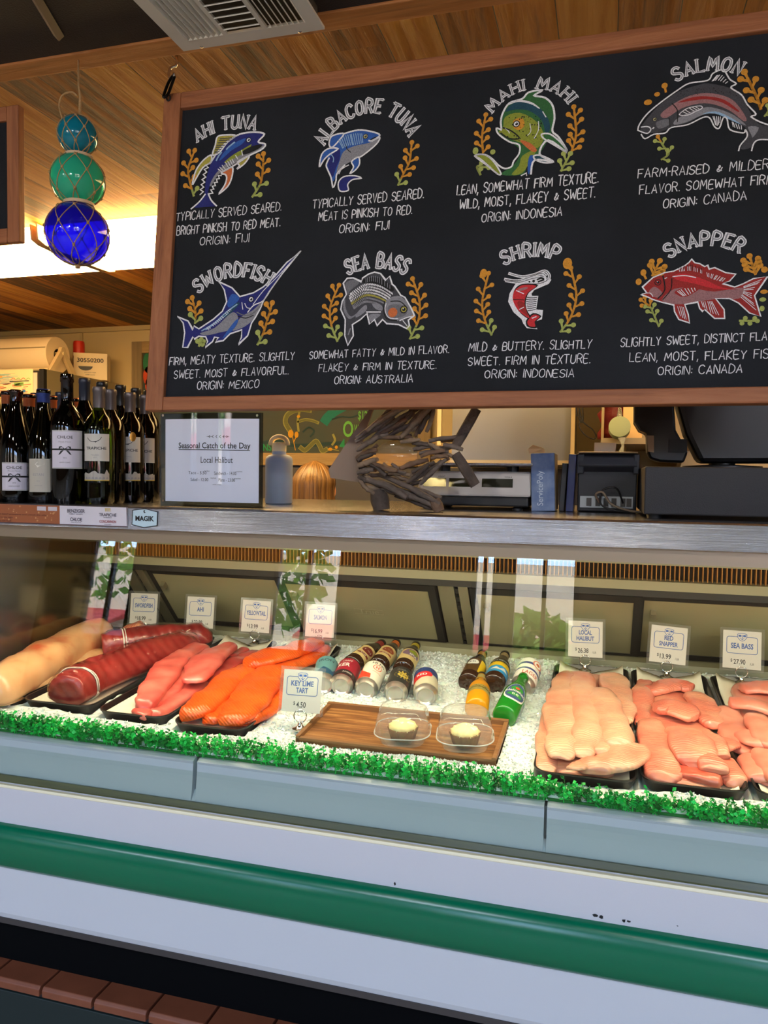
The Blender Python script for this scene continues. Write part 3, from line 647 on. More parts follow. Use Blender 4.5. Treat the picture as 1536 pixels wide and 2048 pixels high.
fish('curled pale snapper fillet arching over the middle of the snapper pile', *a, [(500, 760, .014, .045), (640, 820, .024, .07), (700, 960, .024, .075), (720, 1150, .008, .06)], .026)
fish('narrow white striped snapper fillet right of the curled one', *a, [(800, 790, .022, .03), (910, 860, .026, .04), (980, 970, .022, .035), (1010, 1060, .012, .025)], .02)
fish('snapper fillet curving at the front centre of the snapper pile', *a, [(850, 1030, .02, .035), (920, 1110, .018, .045), (930, 1220, .006, .04)], .02)
fish('pale snapper tail flap sticking out over the right tray rim', *a, [(960, 960, .012, .03), (1030, 910, .016, .04), (1090, 870, .014, .045)], .014)
fish('snapper fillet lying along the front right rim of the snapper tray', *a, [(1020, 1080, .0, .04), (1090, 1220, -.006, .045), (1180, 1370, -.014, .035)], .02)
M_snapred = flesh('snapper_red_flesh', (196, 62, 48), (214, 94, 72), (228, 134, 106), 18)
fish('reddest snapper fillet folded at the front of the snapper tray', 'snapper_fillet', 'fish fillet', g, M_snapred, O, S, [(420, 1210, -.004, .03), (620, 1230, -.002, .04), (850, 1290, -.008, .04), (1010, 1340, -.012, .03)], .022)
# sea bass
g = 'sea bass fillets'; a = ('sea_bass_fillet', 'fish fillet', g, M_bass, O, S)
fish('wide bass fillet at the bottom of the sea bass pile', *a, [(1780, 1420, -.018, .105), (1640, 1000, -.018, .13), (1520, 600, -.018, .13), (1420, 260, -.018, .10)], .034)
fish('bass fillet at the back of the sea bass pile', *a, [(1230, 300, .006, .04), (1400, 270, .014, .06), (1600, 290, .014, .06), (1750, 320, .006, .04)], .022)
fish('bass fillet lying crosswise with a lifted left end', *a, [(1110, 460, .018, .035), (1260, 450, .024, .055), (1430, 470, .024, .06), (1600, 540, .016, .05)], .022)
fish('bass fillet down the left rim of the sea bass tray', *a, [(1070, 520, -.004, .045), (1150, 720, .002, .06), (1240, 900, .002, .06), (1390, 1010, -.004, .05)], .024)
fish('pale rolled bass fillet in the middle of the sea bass pile', *a, [(1380, 600, .022, .035), (1470, 700, .028, .05), (1560, 850, .024, .055), (1640, 960, .014, .04)], .022)
fish('rounded bass fillet left of the rolled one', *a, [(1290, 820, .01, .045), (1400, 860, .018, .06), (1510, 880, .014, .05)], .024)
fish('bass fillet at the front left of the sea bass tray', *a, [(1320, 1070, -.008, .04), (1400, 1180, -.006, .055), (1500, 1330, -.012, .05)], .024)
fish('bass fillet along the front right of the sea bass tray', *a, [(1520, 1020, .006, .05), (1620, 1180, .004, .06), (1760, 1360, -.008, .05)], .026)
# salmon
O, S = (300, 1190), 3.84; g = 'salmon fillets'; a = ('salmon_fillet', 'fish fillet', g, M_salmon, O, S)
fish('orange salmon fillet at the bottom right, along the tray rim', *a, [(680, 1010, -.014, .05), (840, 900, -.012, .08), (960, 760, -.012, .09), (1080, 600, -.012, .07)], .03)
fish('salmon fillet tip poking out at the front of the tray', *a, [(420, 990, -.012, .04), (560, 930, -.01, .06), (720, 800, -.01, .07), (860, 680, -.01, .06)], .028)
fish('salmon fillet at the back right of the salmon pile', *a, [(960, 640, .006, .05), (1060, 570, .008, .065), (1210, 500, .008, .07), (1330, 420, .002, .05)], .028)
fish('long salmon fillet on the front left of the salmon pile', *a, [(250, 965, -.004, .035), (380, 900, .002, .062), (520, 770, .008, .075), (660, 650, .008, .075), (790, 570, .004, .06)], .03)
fish('broad salmon fillet on the front right of the salmon pile', *a, [(560, 1010, -.002, .05), (680, 930, .004, .08), (790, 790, .01, .09), (900, 640, .01, .08), (960, 590, .004, .06)], .03)
fish('folded salmon fillet lying crosswise on top of the salmon pile', *a, [(740, 560, .024, .05), (880, 510, .03, .08), (1040, 470, .032, .075), (1180, 420, .03, .07), (1290, 380, .02, .05)], .03)
# yellowtail
g = 'yellowtail fillets'; a = ('yellowtail_fillet', 'fish fillet', g, M_yellow, O, S)
fish('yellowtail fillet at the bottom right along the tray rim', *a, [(15, 955, -.016, .04), (190, 830, -.012, .055), (330, 740, -.012, .055), (470, 660, -.012, .05)], .026)
fish('short yellowtail end piece poking out at the front left', *a, [(-105, 905, -.01, .03), (-60, 928, -.01, .034), (0, 955, -.014, .03)], .022)
fish('yellowtail fillet in the middle under the top pieces', *a, [(-70, 905, -.010, .04), (60, 810, -.004, .06), (200, 700, -.002, .065), (330, 600, -.002, .06)], .028)
fish('dark red yellowtail fillet at the back right of the tray', 'yellowtail_fillet', 'fish fillet', g, M_yellow2, O, S, [(420, 680, .0, .035), (560, 590, .004, .045), (700, 510, .004, .045), (815, 450, -.002, .03)], .022)
fish('narrow dark yellowtail fillet behind the dark red one', 'yellowtail_fillet', 'fish fillet', g, M_yellow2, O, S, [(500, 560, .0, .03), (620, 490, .002, .035), (740, 435, -.002, .025)], .02)
fish('long smooth yellowtail fillet on the left of the yellowtail pile', *a, [(-40, 890, .0, .045), (40, 740, .014, .065), (140, 590, .018, .07), (270, 490, .016, .065), (420, 415, .008, .05)], .034)
fish('pink yellowtail fillet folded on top of the yellowtail pile', *a, [(320, 690, .022, .05), (390, 580, .028, .075), (480, 480, .028, .075), (610, 410, .018, .05)], .026)
# tuna loins in cling film
M_film = glass('cling_film', (255, 250, 248), .08, 1.35, bump=(38, .9, (1, 1, 1)))
M_fat = mat('white_string', (226, 214, 200), .6)
def loin(lab, px, t, blunt=.9, film=True):
    m = MB(); pts = [(ice(x, y, h), w) for x, y, h, w in px]
    rg = fillet(m, pts, t, bot=.4, pw=.85, blunt=blunt, wob=.005, k=28, ph=.85)
    o = put(m, 'tuna_loin', M_tuna, lab, 'tuna loin', 'wrapped tuna loins')
    if film:
        f = MB(); fillet(f, [(p+ICE_N*-.001, w*1.035+.003) for p, w in pts], t*1.03+.003, bot=.4, pw=.85, blunt=blunt, wob=.008, k=28, ph=.85); f.build('cling_film', M_film, o, world=True, smooth=True)
        s = MB(); c = sum(rg[5], V())/28
        s.tube([c+(v-c)*1.05 for v in rg[5]]+[c+(rg[5][0]-c)*1.05], .0022, 6); s.tube([c+(v-c)*1.04+(rg[6][0]-rg[5][0])*.5 for v in rg[5]]+[c+(rg[5][0]-c)*1.04], .0016, 6)
        s.build('wrap_fold', M_fat, o, world=True, smooth=True)
    return o
loin('long dark red tuna loin in clear wrap at the front of the tuna tray', [(136, 1410, -.012, .110), (176, 1386, -.012, .118), (245, 1356, -.012, .116), (320, 1328, -.012, .104), (385, 1308, -.012, .08)], .060)
loin('wrapped tuna loin lying at the back of the tuna tray', [(205, 1312, -.012, .085), (275, 1303, -.012, .095), (345, 1295, -.012, .09), (418, 1291, -.012, .07)], .056)
# swordfish
m = MB(); fillet(m, [(ice(x, y, h), w) for x, y, h, w in [(-30, 1417, -.012, .12), (15, 1392, -.012, .14), (80, 1352, -.012, .145), (150, 1312, -.012, .13), (215, 1280, -.014, .09)]], .07, bot=.3, pw=.8, wob=.006, ph=.8)
o = put(m, 'swordfish_loin', M_sword, 'large pale orange swordfish loin in the leftmost tray', 'fish loin', 'swordfish pieces')
m = MB(); fillet(m, [(ice(x, y, h), w) for x, y, h, w in [(-8, 1414, -.014, .05), (40, 1392, -.014, .07), (130, 1345, -.014, .06), (215, 1305, -.014, .045)]], .02)
put(m, 'swordfish_flap', M_belly, 'thin swordfish belly flap under the right edge of the large loin', 'fish loin', 'swordfish pieces')
m = MB(); fillet(m, [(ice(x, y, h), w) for x, y, h, w in [(236, 1288, .0, .05), (262, 1272, .02, .06), (290, 1262, .035, .065)]], .03, blunt=.7)
put(m, 'swordfish_chunk', flesh('swordfish_chunk_flesh', (196, 70, 50), (216, 104, 74), (232, 160, 120), 20, (30, 'X', (240, 190, 150), .5)), 'red marbled fish chunk standing up behind the wrapped tuna loins', 'fish piece', 'swordfish pieces')
# ------------------------------------------------------------------ drinks in the ice
def along(base, top, L, h=.006):
    P0 = ice(base[0], base[1], h); d = ray(*top).normalized(); oc = EYE-P0
    b = oc.dot(d); c = oc.dot(oc)-L*L; q = b*b-c
    t = -b+math.sqrt(q) if q > 0 else -b
    z = (EYE+d*t-P0).normalized()
    if z.z < .02: z.z = .02; z.normalize()
    tc = (EYE-P0); y = -(tc-z*tc.dot(z)).normalized(); x = y.cross(z)
    return Matrix(((x.x, y.x, z.x, P0.x), (x.y, y.y, z.y, P0.y), (x.z, y.z, z.z, P0.z), (0, 0, 0, 1)))
def cyl(r): return lambda u, v: V((r*math.sin(u/r), -r*math.cos(u/r), v))
def wrap(m, r, z0, z1, wdt, mi=0, n=14, u0=0.0):
    a = wdt/2; P = cyl(r)
    for k in range(n): m.quad(P(u0-a+2*a*k/n, z0), P(u0-a+2*a*(k+1)/n, z0), P(u0-a+2*a*(k+1)/n, z1), P(u0-a+2*a*k/n, z1), mi)
def disc(m, P, cx, cy, rx, ry, mi=0, n=20):
    k = 6 if rx > .006 else 1; vs = [P(cx, cy)]
    for q in range(1, k+1): vs += [P(cx+rx*q/k*math.cos(2*math.pi*j/n), cy+ry*q/k*math.sin(2*math.pi*j/n)) for j in range(n)]
    fs = [(0, 1+j, 1+(j+1) % n) for j in range(n)]+[(1+q*n+j, 1+q*n+(j+1) % n, 1+(q+1)*n+(j+1) % n, 1+(q+1)*n+j) for q in range(k-1) for j in range(n)]
    m.add(vs, fs, mi)
def cpoly(m, P, pts, mi=0, n=16):
    """outline wrapped onto a curved face: cut into narrow upright strips"""
    x0 = min(p[0] for p in pts); x1 = max(p[0] for p in pts); cols = []
    for k in range(n+1):
        x = x0+(x1-x0)*(.001+.998*k/n); ys = []
        for (ax, ay), (bx_, by_) in zip(pts, pts[1:]+pts[:1]):
            if ax <= x < bx_ or bx_ <= x < ax: ys.append(ay+(by_-ay)*(x-ax)/(bx_-ax))
        cols.append((x, min(ys), max(ys)))
    for (xa_, l0, h0), (xb_, l1, h1) in zip(cols, cols[1:]): m.quad(P(xa_, l0), P(xb_, l1), P(xb_, h1), P(xa_, h0), mi)
LN = [(0, .002), (.026, 0), (.0303, .004), (.0303, .118), (.0285, .134), (.0215, .158), (.0152, .185), (.0135, .205), (.0135, .222), (.0142, .223), (.0142, .228), (0, .229)]
M_brown = mat('brown_beer_glass', (46, 24, 12), .08, spec=.7); M_heing = mat('green_beer_glass', (16, 118, 28), .08, spec=.7); M_cider = mat('golden_cider_glass', (214, 140, 16), .1, spec=.6)
def lm(n, c): return mat('print_'+n, c, .45)
CR, YL, WH, RD, OR, NV, BK, LB, GN, GD = lm('cream', (226, 196, 132)), lm('yellow', (240, 196, 30)), lm('white', (236, 232, 220)), lm('red', (170, 34, 40)), lm('orange', (214, 108, 30)), lm('navy', (40, 60, 116)), lm('black', (24, 24, 26)), lm('blue', (40, 150, 210)), lm('green', (40, 140, 50)), lm('gold', (196, 168, 70))
def beer(lab, base, top, gm, neck, label, cap=None, L=.229):
    t = thing('beer_bottle', lab, 'beer bottle', M=along(base, top, L), group='beer bottles in the ice')
    MB().lathe(LN, 28).build('glass_body', gm, t, smooth=True, autos=50)
    MB().lathe([(.0150, .218), (.0152, .2295), (.0140, .232), (0, .2322)], 20).build('cap', cap or mat('dark_cap', (40, 34, 30), .35, metal=.5), t, smooth=True, autos=40)
    if neck:
        n = MB(); n.lathe([(.0158, .186), (.0142, .206), (.0140, .216)], 24); n.build('neck_label', neck, t, smooth=True)
    m = MB(); mats = label(m); m.build('label', mats, t)
    return t
def lab_brown(c, w1):
    def f(m):
        wrap(m, .0306, .028, .112, .075, 0); P = cyl(.0309); disc(m, P, -.006, .082, .021, .019, 1); letter(m, w1, -.006, .082, .028, .012, P, 2, .02); wrap(m, .0308, .046, .056, .045, 1, u0=-.008)
        letter(m, w1, -.008, .051, .02, .005, cyl(.0311), 2); return [CR, c, WH]
    return f
beer('brown beer bottle with red neck label, leftmost of the bottles behind the cans', (702, 1331), (764, 1287), M_brown, lm('neckred', (150, 44, 40)), lab_brown(lm('maroon', (120, 36, 26)), 'D8'))
beer('brown beer bottle with orange neck label between red neck and ipa bottles', (755, 1334), (793, 1286), M_brown, OR, lab_brown(lm('rust', (150, 66, 30)), 'ER'))
def lab_ipa(m):
    wrap(m, .0306, .028, .112, .08, 0); P = cyl(.0309); disc(m, P, 0, .082, .030, .026, 1); disc(m, cyl(.0311), .006, .090, .018, .012, 2); letter(m, 'IPA', .010, .068, .03, .014, cyl(.0313), 3, .03); return [CR, lm('mauve', (132, 100, 128)), lm('lime', (150, 160, 40)), WH]
beer('dark beer bottle with yellow neck and lime green ipa label', (805, 1341), (832, 1291), M_brown, lm('neckyellow', (190, 170, 40)), lab_ipa)
def lab_yb(m):
    wrap(m, .0306, .028, .116, .085, 0); wrap(m, .0308, .03, .114, .03, 1, u0=.022); disc(m, cyl(.031), -.016, .088, .018, .017, 2); letter(m, 'ER', -.016, .088, .02, .010, cyl(.0313), 3); return [lm('brownlabel', (88, 60, 30)), YL, WH, BK]
beer('brown beer bottle with half yellow label and white oval, right of the bare ice', (937, 1366), (965, 1308), M_brown, lm('necktan', (176, 128, 50)), lab_yb)
def lab_yb2(m):
    wrap(m, .0306, .072, .100, .088, 0); wrap(m, .0306, .028, .072, .088, 1); wrap(m, .0306, .100, .118, .088, 2); letter(m, 'CALIFORNIA', -.008, .096, .045, .005, cyl(.0309), 2); letter(m, 'KONA BREWING CO', 0, .110, .07, .007, cyl(.0309), 3)
    P = cyl(.0309); cpoly(m, P, [(-.03, .045), (-.01, .06), (.0, .05), (.012, .064), (.03, .05), (.0, .042)], 3); return [YL, LB, BK, WH]
beer('brown beer bottle with yellow and sky blue label beside the lager can', (987, 1369), (1010, 1310), M_brown, lm('necktan2', (150, 130, 90)), lab_yb2)
def lab_cider(m):
    wrap(m, .0306, .062, .098, .09, 0); letter(m, 'RONGBOW', 0, .085, .06, .010, cyl(.0309), 1, .02); wrap(m, .0308, .079, .092, .075, 2); letter(m, 'RONGBOW', 0, .0855, .064, .009, cyl(.0312), 3, .03); return [lm('olivegold', (150, 132, 70)), BK, BK, GD]
beer('golden cider bottle standing behind the right hand tart box', (953, 1419), (963, 1353), M_cider, lm('neckgold', (172, 150, 84)), lab_cider)
def lab_h(m):
    P = cyl(.0306); disc(m, P, 0, .085, .033, .043, 0, 28); disc(m, cyl(.0308), 0, .088, .030, .039, 1, 28); disc(m, cyl(.031), 0, .103, .018, .012, 2); disc(m, cyl(.0312), 0, .104, .007, .006, 3, 5); disc(m, cyl(.031), 0, .072, .022, .009, 2)
    letter(m, 'Heineken', 0, .090, .056, .011, cyl(.0314), 4, .02); letter(m, '0.0', 0, .072, .018, .009, cyl(.0314), 4, .02); return [WH, lm('slateblue', (62, 80, 128)), GN, lm('starred', (214, 70, 50)), WH]
beer('bright green beer bottle with blue oval label left of the halibut tray', (1008, 1434), (1047, 1355), M_heing, None, lab_h, cap=M_heing)
M_can = mat('can_aluminium', (214, 210, 204), .28, metal=.9)
CAN = [(0, .006), (.02, .008), (.0235, .003), (.0255, .002), (.0275, .006), (.0328, .014), (.0331, .018), (.0331, .104), (.0328, .108), (.0275, .117), (.0268, .120), (.0255, .120), (.0245, .1165), (0, .1165)]
def can(lab, base, top, body, deco):
    t = thing('beer_can', lab, 'beer can', M=along(base, top, .122), group='beer cans in the ice')
    MB().lathe(CAN, 36).build('can_body', M_can, t, smooth=True, autos=40)
    m = MB(); m.lathe([(.03325, .017), (.0334, .02), (.0334, .102), (.0329, .109)], 36); mats = deco(m); m.build('can_print', [body]+mats, t, smooth=True, autos=40)
    return t
CQ = .0336
def d_teal(m): letter(m, 'IRON', -.004, .088, .046, .012, cyl(CQ), 1, .01); cpoly(m, cyl(CQ), [(-.03, .03), (-.01, .05), (.02, .035), (.03, .06), (.035, .018), (-.03, .018)], 2); return [lm('ink', (30, 40, 60)), lm('tealdark', (40, 80, 110))]
can('teal beer can half hidden behind the key lime sign', (646, 1372), (655, 1327), lm('teal', (98, 146, 150)), d_teal)
def d_red(m): letter(m, 'KER', -.02, .072, .036, .018, cyl(CQ), 1, .02); letter(m, 'CRAFT', -.014, .094, .03, .008, cyl(CQ), 1); wrap(m, CQ, .018, .044, .1, 2, u0=0); letter(m, 'AMBER', 0, .032, .03, .006, cyl(.0338), 1); return [WH, lm('charcoal', (44, 34, 36))]
can('crimson and black beer can in front of the red necked bottle', (681, 1375), (701, 1332), lm('crimson', (158, 30, 50)), d_red)
def d_wh(m):
    P = cyl(CQ); letter(m, 'HI NS', .004, .098, .04, .010, P, 2, .01); ribbon(m, [(.004+.013*math.cos(k*.52), .078+.013*math.sin(k*.52)) for k in range(12)], .0022, P, 1, closed=True); letter(m, 'H', .004, .078, .010, .013, P, 1, .02)
    letter(m, 'ORGANIC', .008, .056, .03, .004, P, 1); cpoly(m, P, [(-.05, .018), (-.05, .10), (-.038, .06), (-.02, .044), (-.006, .038), (-.004, .018)], 1); return [lm('vermilion', (222, 66, 44)), BK]
can('white beer can with red circle and red swoosh', (730, 1382), (752, 1337), lm('canwhite', (226, 220, 200)), d_wh)
def d_bk(m):
    P = cyl(CQ)
    for k in range(14):
        a = k*.449; ribbon(m, [(.004+.012*math.cos(a), .06+.010*math.sin(a)), (.004+.025*math.cos(a), .06+.019*math.sin(a))], .0035, P, 1)
    disc(m, P, .004, .06, .017, .012, 1); letter(m, 'YZE', .004, .06, .024, .009, cyl(.0338), 2, .02); letter(m, 'double', 0, .09, .036, .008, P, 3); return [GD, BK, lm('grey', (140, 140, 136))]
can('black beer can with yellow sunburst print', (790, 1390), (804, 1350), lm('canblack', (46, 46, 44)), d_bk)
def d_sv(m):
    P = cyl(CQ); wrap(m, CQ, .072, .106, .105, 2); cpoly(m, cyl(.0338), [(-.045, .04), (-.045, .078), (-.02, .084), (.014, .082), (.02, .072), (.016, .06), (-.01, .052)], 1); letter(m, 'RED', -.012, .068, .03, .010, cyl(.0340), 3, .02); return [lm('canred', (204, 40, 44)), lm('cannavy', (40, 58, 110)), WH]
can('silver beer can with navy top and red badge', (851, 1395), (852, 1350), lm('cansilver', (196, 186, 160)), d_sv)
def d_lg(m):
    wrap(m, CQ, .052, .060, .2, 1, 28); wrap(m, CQ, .078, .088, .2, 1, 28); disc(m, cyl(.0338), .02, .09, .017, .016, 2); disc(m, cyl(.034), .02, .09, .013, .012, 3); disc(m, cyl(.0342), .02, .09, .007, .006, 4); letter(m, 'LAGER', .008, .036, .05, .016, cyl(.0338), 4, .01); return [lm('lagerblue', (66, 66, 128)), lm('lagerpink', (222, 130, 104)), WH, lm('lagerred', (196, 70, 50))]
can('white lager can with blue bands behind the green bottle', (1044, 1377), (1062, 1330), WH, d_lg)
# ------------------------------------------------------------------ wooden board with two boxed tarts
bx, by, bw, bl_ = -.447, 1.765, .47, .225
M = Matrix.Translation((bx, by, icez(by)-.006)) @ Matrix.Rotation(TILT, 4, 'X')
W_board = wood('tart_board_veneer', [(92, 52, 24), (134, 84, 42), (172, 122, 70)], axis='X', grain=55, bumpk=.15, span=(.36, .64)); W_rim = wood('tart_board_rim', [(96, 60, 34), (126, 84, 48), (140, 96, 58)], axis='X', grain=60, bumpk=.1)
t = thing('wooden_tray', 'flat wooden serving tray with low rim holding the two boxed tarts', 'tray', M=M)
MB().box((-bw/2, -bl_/2, -.012), (bw/2, bl_/2, .0)).build('base', W_board, t)
m = MB(); m.box((-bw/2, -bl_/2, -.012), (bw/2, -bl_/2+.012, .006)); m.box((-bw/2, bl_/2-.012, -.012), (bw/2, bl_/2, .013)); m.box((-bw/2, -bl_/2, -.012), (-bw/2+.01, bl_/2, .010)); m.box((bw/2-.01, -bl_/2, -.012), (bw/2, bl_/2, .010))
m.build('rim', W_rim, t, bevel=.001)
M_clam = glass('clear_clamshell', (252, 252, 250), .03, 1.42, bump=(26, .35), white=.10); M_cream = mat('whipped_topping', (246, 226, 160), .5, sss=.2); M_crust = mat('tart_crust', (150, 98, 34), .7, nz=(60, .35))
def clam(lab, lab2, px, py):
    c = ice(px, py, .002); Mx = Matrix.Translation(c) @ Matrix.Rotation(TILT, 4, 'X') @ Matrix.Rotation(math.radians(10), 4, 'Z')
    t = thing('clamshell_box', lab, 'clear plastic box', M=Mx, group='clear boxes of key lime tart')
    m = MB(); loops(m, [rrect(.098, .098, .03, .0, 8), rrect(.118, .118, .04, .02, 8), rrect(.128, .128, .042, .022, 8), rrect(.128, .128, .042, .025, 8)], cap1=False); m.build('base', M_clam, t, smooth=True, autos=40)
    m = MB(); L = []
    for k in range(9):
        f = k/8; a = f*math.pi/2; w = .124*(.62+.38*math.cos(a)**.8)
        L.append([V((v.x*(1+.02*math.sin(i*3.0)*(f < .8)), v.y, v.z)) for i, v in enumerate(rrect(w, w, w*.34, .025+.055*math.sin(a), 8))])
    m2 = MB(); q_ = rrect(.1285, .1285, .042, .0235, 8); m2.tube(q_+[q_[0]], .0016, 6); m2.build('rim', glass('clamshell_rim_glint', (250, 250, 250), .05, 1.5, white=.45), t, smooth=True)  # milky white in the rim paints its highlight
    loops(m, L, cap0=False); m.build('lid', M_clam, t, smooth=True, autos=50)
    o = thing('key_lime_tart', lab2, 'tart', M=Mx @ Matrix.Translation((0, -.004, .003)), group='key lime tarts')
    m = MB(); pr = [(.0, 0), (.027, .0), (.034, .026), (.0335, .028), (.029, .026), (0, .024)]; nseg = 48
    for r, z in pr:
        for j in range(nseg): w = 2*math.pi*j/nseg; rr = r*(1+(.06*math.cos(w*18) if r > .02 else 0)); m.v.append(V((rr*math.cos(w), rr*math.sin(w), z)))
    for i in range(len(pr)-1):
        for j in range(nseg): m.f.append((i*nseg+j, i*nseg+(j+1) % nseg, (i+1)*nseg+(j+1) % nseg, (i+1)*nseg+j)); m.m.append(0)
    m.build('crust', M_crust, o, smooth=True)
    m = MB()
    for k, (r, z, s) in enumerate(((.030, .026, 1), (.029, .032, 1), (.022, .037, 1), (.014, .042, 1), (.004, .046, 1))):
        pass
    pr = [(.031, .025), (.032, .030), (.027, .036), (.019, .040), (.011, .045), (.0, .048)]
    for r, z in pr:
        for j in range(nseg): w = 2*math.pi*j/nseg; rr = r*(1+.07*math.cos(w*9+z*400)+.05*math.sin(w*17+z*900)); m.v.append(V((rr*math.cos(w), rr*math.sin(w), z)))
    for i in range(len(pr)-1):
        for j in range(nseg): m.f.append((i*nseg+j, i*nseg+(j+1) % nseg, (i+1)*nseg+(j+1) % nseg, (i+1)*nseg+j)); m.m.append(0)
    m.build('topping', M_cream, o, smooth=True)
clam('clear domed plastic box with a tart inside, in the middle of the wooden tray', 'small key lime tart in the box at the middle of the wooden tray', 806, 1477)
clam('clear domed plastic box with a tart inside, on the right end of the wooden tray', 'small key lime tart in the box at the right end of the wooden tray', 930, 1488)
# ------------------------------------------------------------------ price signs
M_card = mat('price_card_paper', (232, 226, 218), .55); M_ink = mat('price_blue_ink', (56, 96, 176), .5); M_inkd = mat('price_dark_ink', (44, 44, 52), .5); M_sleeve = glass('price_sleeve', (250, 250, 250), .05, 1.45, white=.06)
def price(lab, lines, pr, unit, X, Y, rz=0.0, lean=8, roll=0.0, s=1.0):
    z = icez(Y)-.012
    t = thing('price_sign', lab, 'price sign', M=Matrix.Translation((X, Y, z)) @ Matrix.Rotation(math.radians(rz), 4, 'Z'), group='price signs on ring stands')
    m = MB(); m.lathe([(.0, 0), (.019, 0), (.019, .003), (.011, .006), (.006, .012), (.005, .018), (0, .018)], 24); m.build('stand_base', M_chrome, t, smooth=True, autos=40)
    m = MB()
    for k in range(2):
        m.tube([(.0155*math.cos(a), -.0022+.0044*k, .033+.0155*math.sin(a)) for a in [2*math.pi*q/24 for q in range(25)]], .0011, 8)
    m.build('ring', M_chrome, t, smooth=True)
    Mc = Matrix.Translation((0, .001, .034)) @ Matrix.Rotation(math.radians(-lean), 4, 'X') @ Matrix.Rotation(math.radians(roll), 4, 'Y')
    w, h = .100*s, .107*s; e = .008*s
    P3 = lambda o: (lambda u, v: Mc @ V((u, -o, v)))
    m = MB(); m.box((-w/2, -.0004, e), (w/2, .0004, e+h), M=Mc); c = m.build('card', M_card, t)
    m = MB(); m.box((-w/2-e, -.0009, 0), (w/2+e, .0009, h+2*e), M=Mc); m.build('sleeve', M_sleeve, t)
    m = MB(); P = P3(.00065)
    fw, f0, f1 = w*.40, e+h*.40, e+h*.84; r = .006*s
    pts = []
    for cx, cz, a0 in ((fw-r, f1-r, 0), (-fw+r, f1-r, 90), (-fw+r, f0+r, 180), (fw-r, f0+r, 270)):
        for k in range(4): a = math.radians(a0+30*k); pts.append((cx+r*math.cos(a), cz+r*math.sin(a)))
    ribbon(m, pts, .0016*s, P, closed=True); m.build('border', M_ink, c, world=False)
    # emblem: shield with an anchor
    m = MB(); cz = f1+.001; q = .012*s; sh = [(-q, cz+q*.55), (-q*.5, cz+q*.75), (q*.5, cz+q*.75), (q, cz+q*.55), (q, cz-q*.2), (q*.5, cz-q*.85), (0, cz-q*1.05), (-q*.5, cz-q*.85), (-q, cz-q*.2)]
    m.poly([P3(.0008)(*p) for p in sh], 0); ribbon(m, sh, .0013*s, P3(.0009), 1, closed=True); ribbon(m, [(0, cz+q*.4), (0, cz-q*.7)], .0012*s, P3(.0009), 1); ribbon(m, [(-q*.4, cz-q*.35), (0, cz-q*.75), (q*.4, cz-q*.35)], .0012*s, P3(.0009), 1)
    for sx in (-1, 1): m.quad(*[P3(.0009)(sx*q*.5+a*q*.3, cz+q*.18+b*q*.22) for a, b in ((-1, -1), (1, -1), (1, 1), (-1, 1))], 1)
    m.build('emblem', [M_card, M_ink], c)
    m = MB(); n = len(lines); mid = (f0+f1)/2-.002*s; lh = .0155*s if n == 1 else .0135*s
    for i, tx in enumerate(lines):
        letter(m, tx, 0, mid+((n-1)/2-i)*.0175*s, min(.0068*s*len(tx)+.004*s, fw*1.72), lh, P, 0, .028)
    m.build('name_lettering', [M_ink, M_inkd], c); m = MB()
    letter(m, pr, -.006*s if unit else 0, e+h*.18, .0062*s*len(pr), .0145*s, P, 1, .018); letter(m, '$', (-.006*s if unit else 0)-.0031*s*len(pr)-.0055*s, e+h*.205, .005*s, .010*s, P, 1, .01)
    if unit: letter(m, unit, .026*s, e+h*.14, .011*s, .006*s, P, 1)
    m.build('price_lettering', [M_ink, M_inkd], c)
YS = 2.365
for lab, ln, pr, px, rz, ro in (
    ('swordfish price card at the back, half hidden by the red fish chunk', ['SWORDFISH'], '18.99', 285, 8, 0), ('ahi price card at 22.99 behind the wrapped tuna', ['AHI'], '22.99', 398, 5, 0), ('yellowtail price card at 13.99 behind its tray', ['YELLOWTAIL'], '13.99', 509, 5, 1),
    ('salmon price card at 16.99 behind the salmon tray', ['SALMON'], '16.99', 638, 2, 0), ('local halibut price card at 26.38 behind the halibut tray', ['LOCAL', 'HALIBUT'], '26.38', 1171, 0, -1), ('red snapper price card at 13.99 leaning right behind the snapper', ['RED', 'SNAPPER'], '13.99', 1335, 0, 3), ('sea bass price card at 27.90 behind the bass tray', ['SEA BASS'], '27.90', 1485, -4, 0)):
    price(lab, ln, pr, '/LB', onY(px, 1290, YS).x, YS, rz, 8, ro)
kb = ice(600, 1459, -.012); price('key lime tart price card on a ring stand left of the wooden tray', ['KEY LIME', 'TART'], '4.50', '', kb.x, kb.y, 12, 10, 2, .95)
# ------------------------------------------------------------------ on the counter: wine
CT = 1.422
def solveY(px, py, H):
    lo, hi = 1.3, 4.0
    for _ in range(40):
        mid = (lo+hi)/2
        if onY(px, py, mid).z-CT < H: lo = mid
        else: hi = mid
    return lo
M_gdark = glass('dark_bottle_glass', (96, 70, 24), .03, 1.55); M_gred = glass('red_wine_bottle', (26, 14, 10), .03, 1.55); M_golive = glass('olive_bottle_glass', (120, 104, 34), .03, 1.55); M_ggreen = glass('green_bottle_glass', (160, 180, 60), .03, 1.55)
M_wine = mat('wine_inside', (10, 5, 5), .2)
BORD = [(0, .012), (.022, .006), (.034, .0), (.0375, .006), (.038, .02), (.038, .185), (.0355, .203), (.028, .218), (.019, .230), (.0148, .243), (.0140, .262), (.0140, .284), (.0158, .286), (.0158, .294), (.0145, .296), (0, .296)]
BURG = [(0, .014), (.026, .006), (.037, .0), (.0408, .008), (.0412, .03), (.041, .115), (.0385, .150), (.031, .185), (.022, .220), (.0165, .245), (.0150, .272), (.0150, .280), (.0172, .282), (.0172, .290), (.0155, .292), (0, .292)]
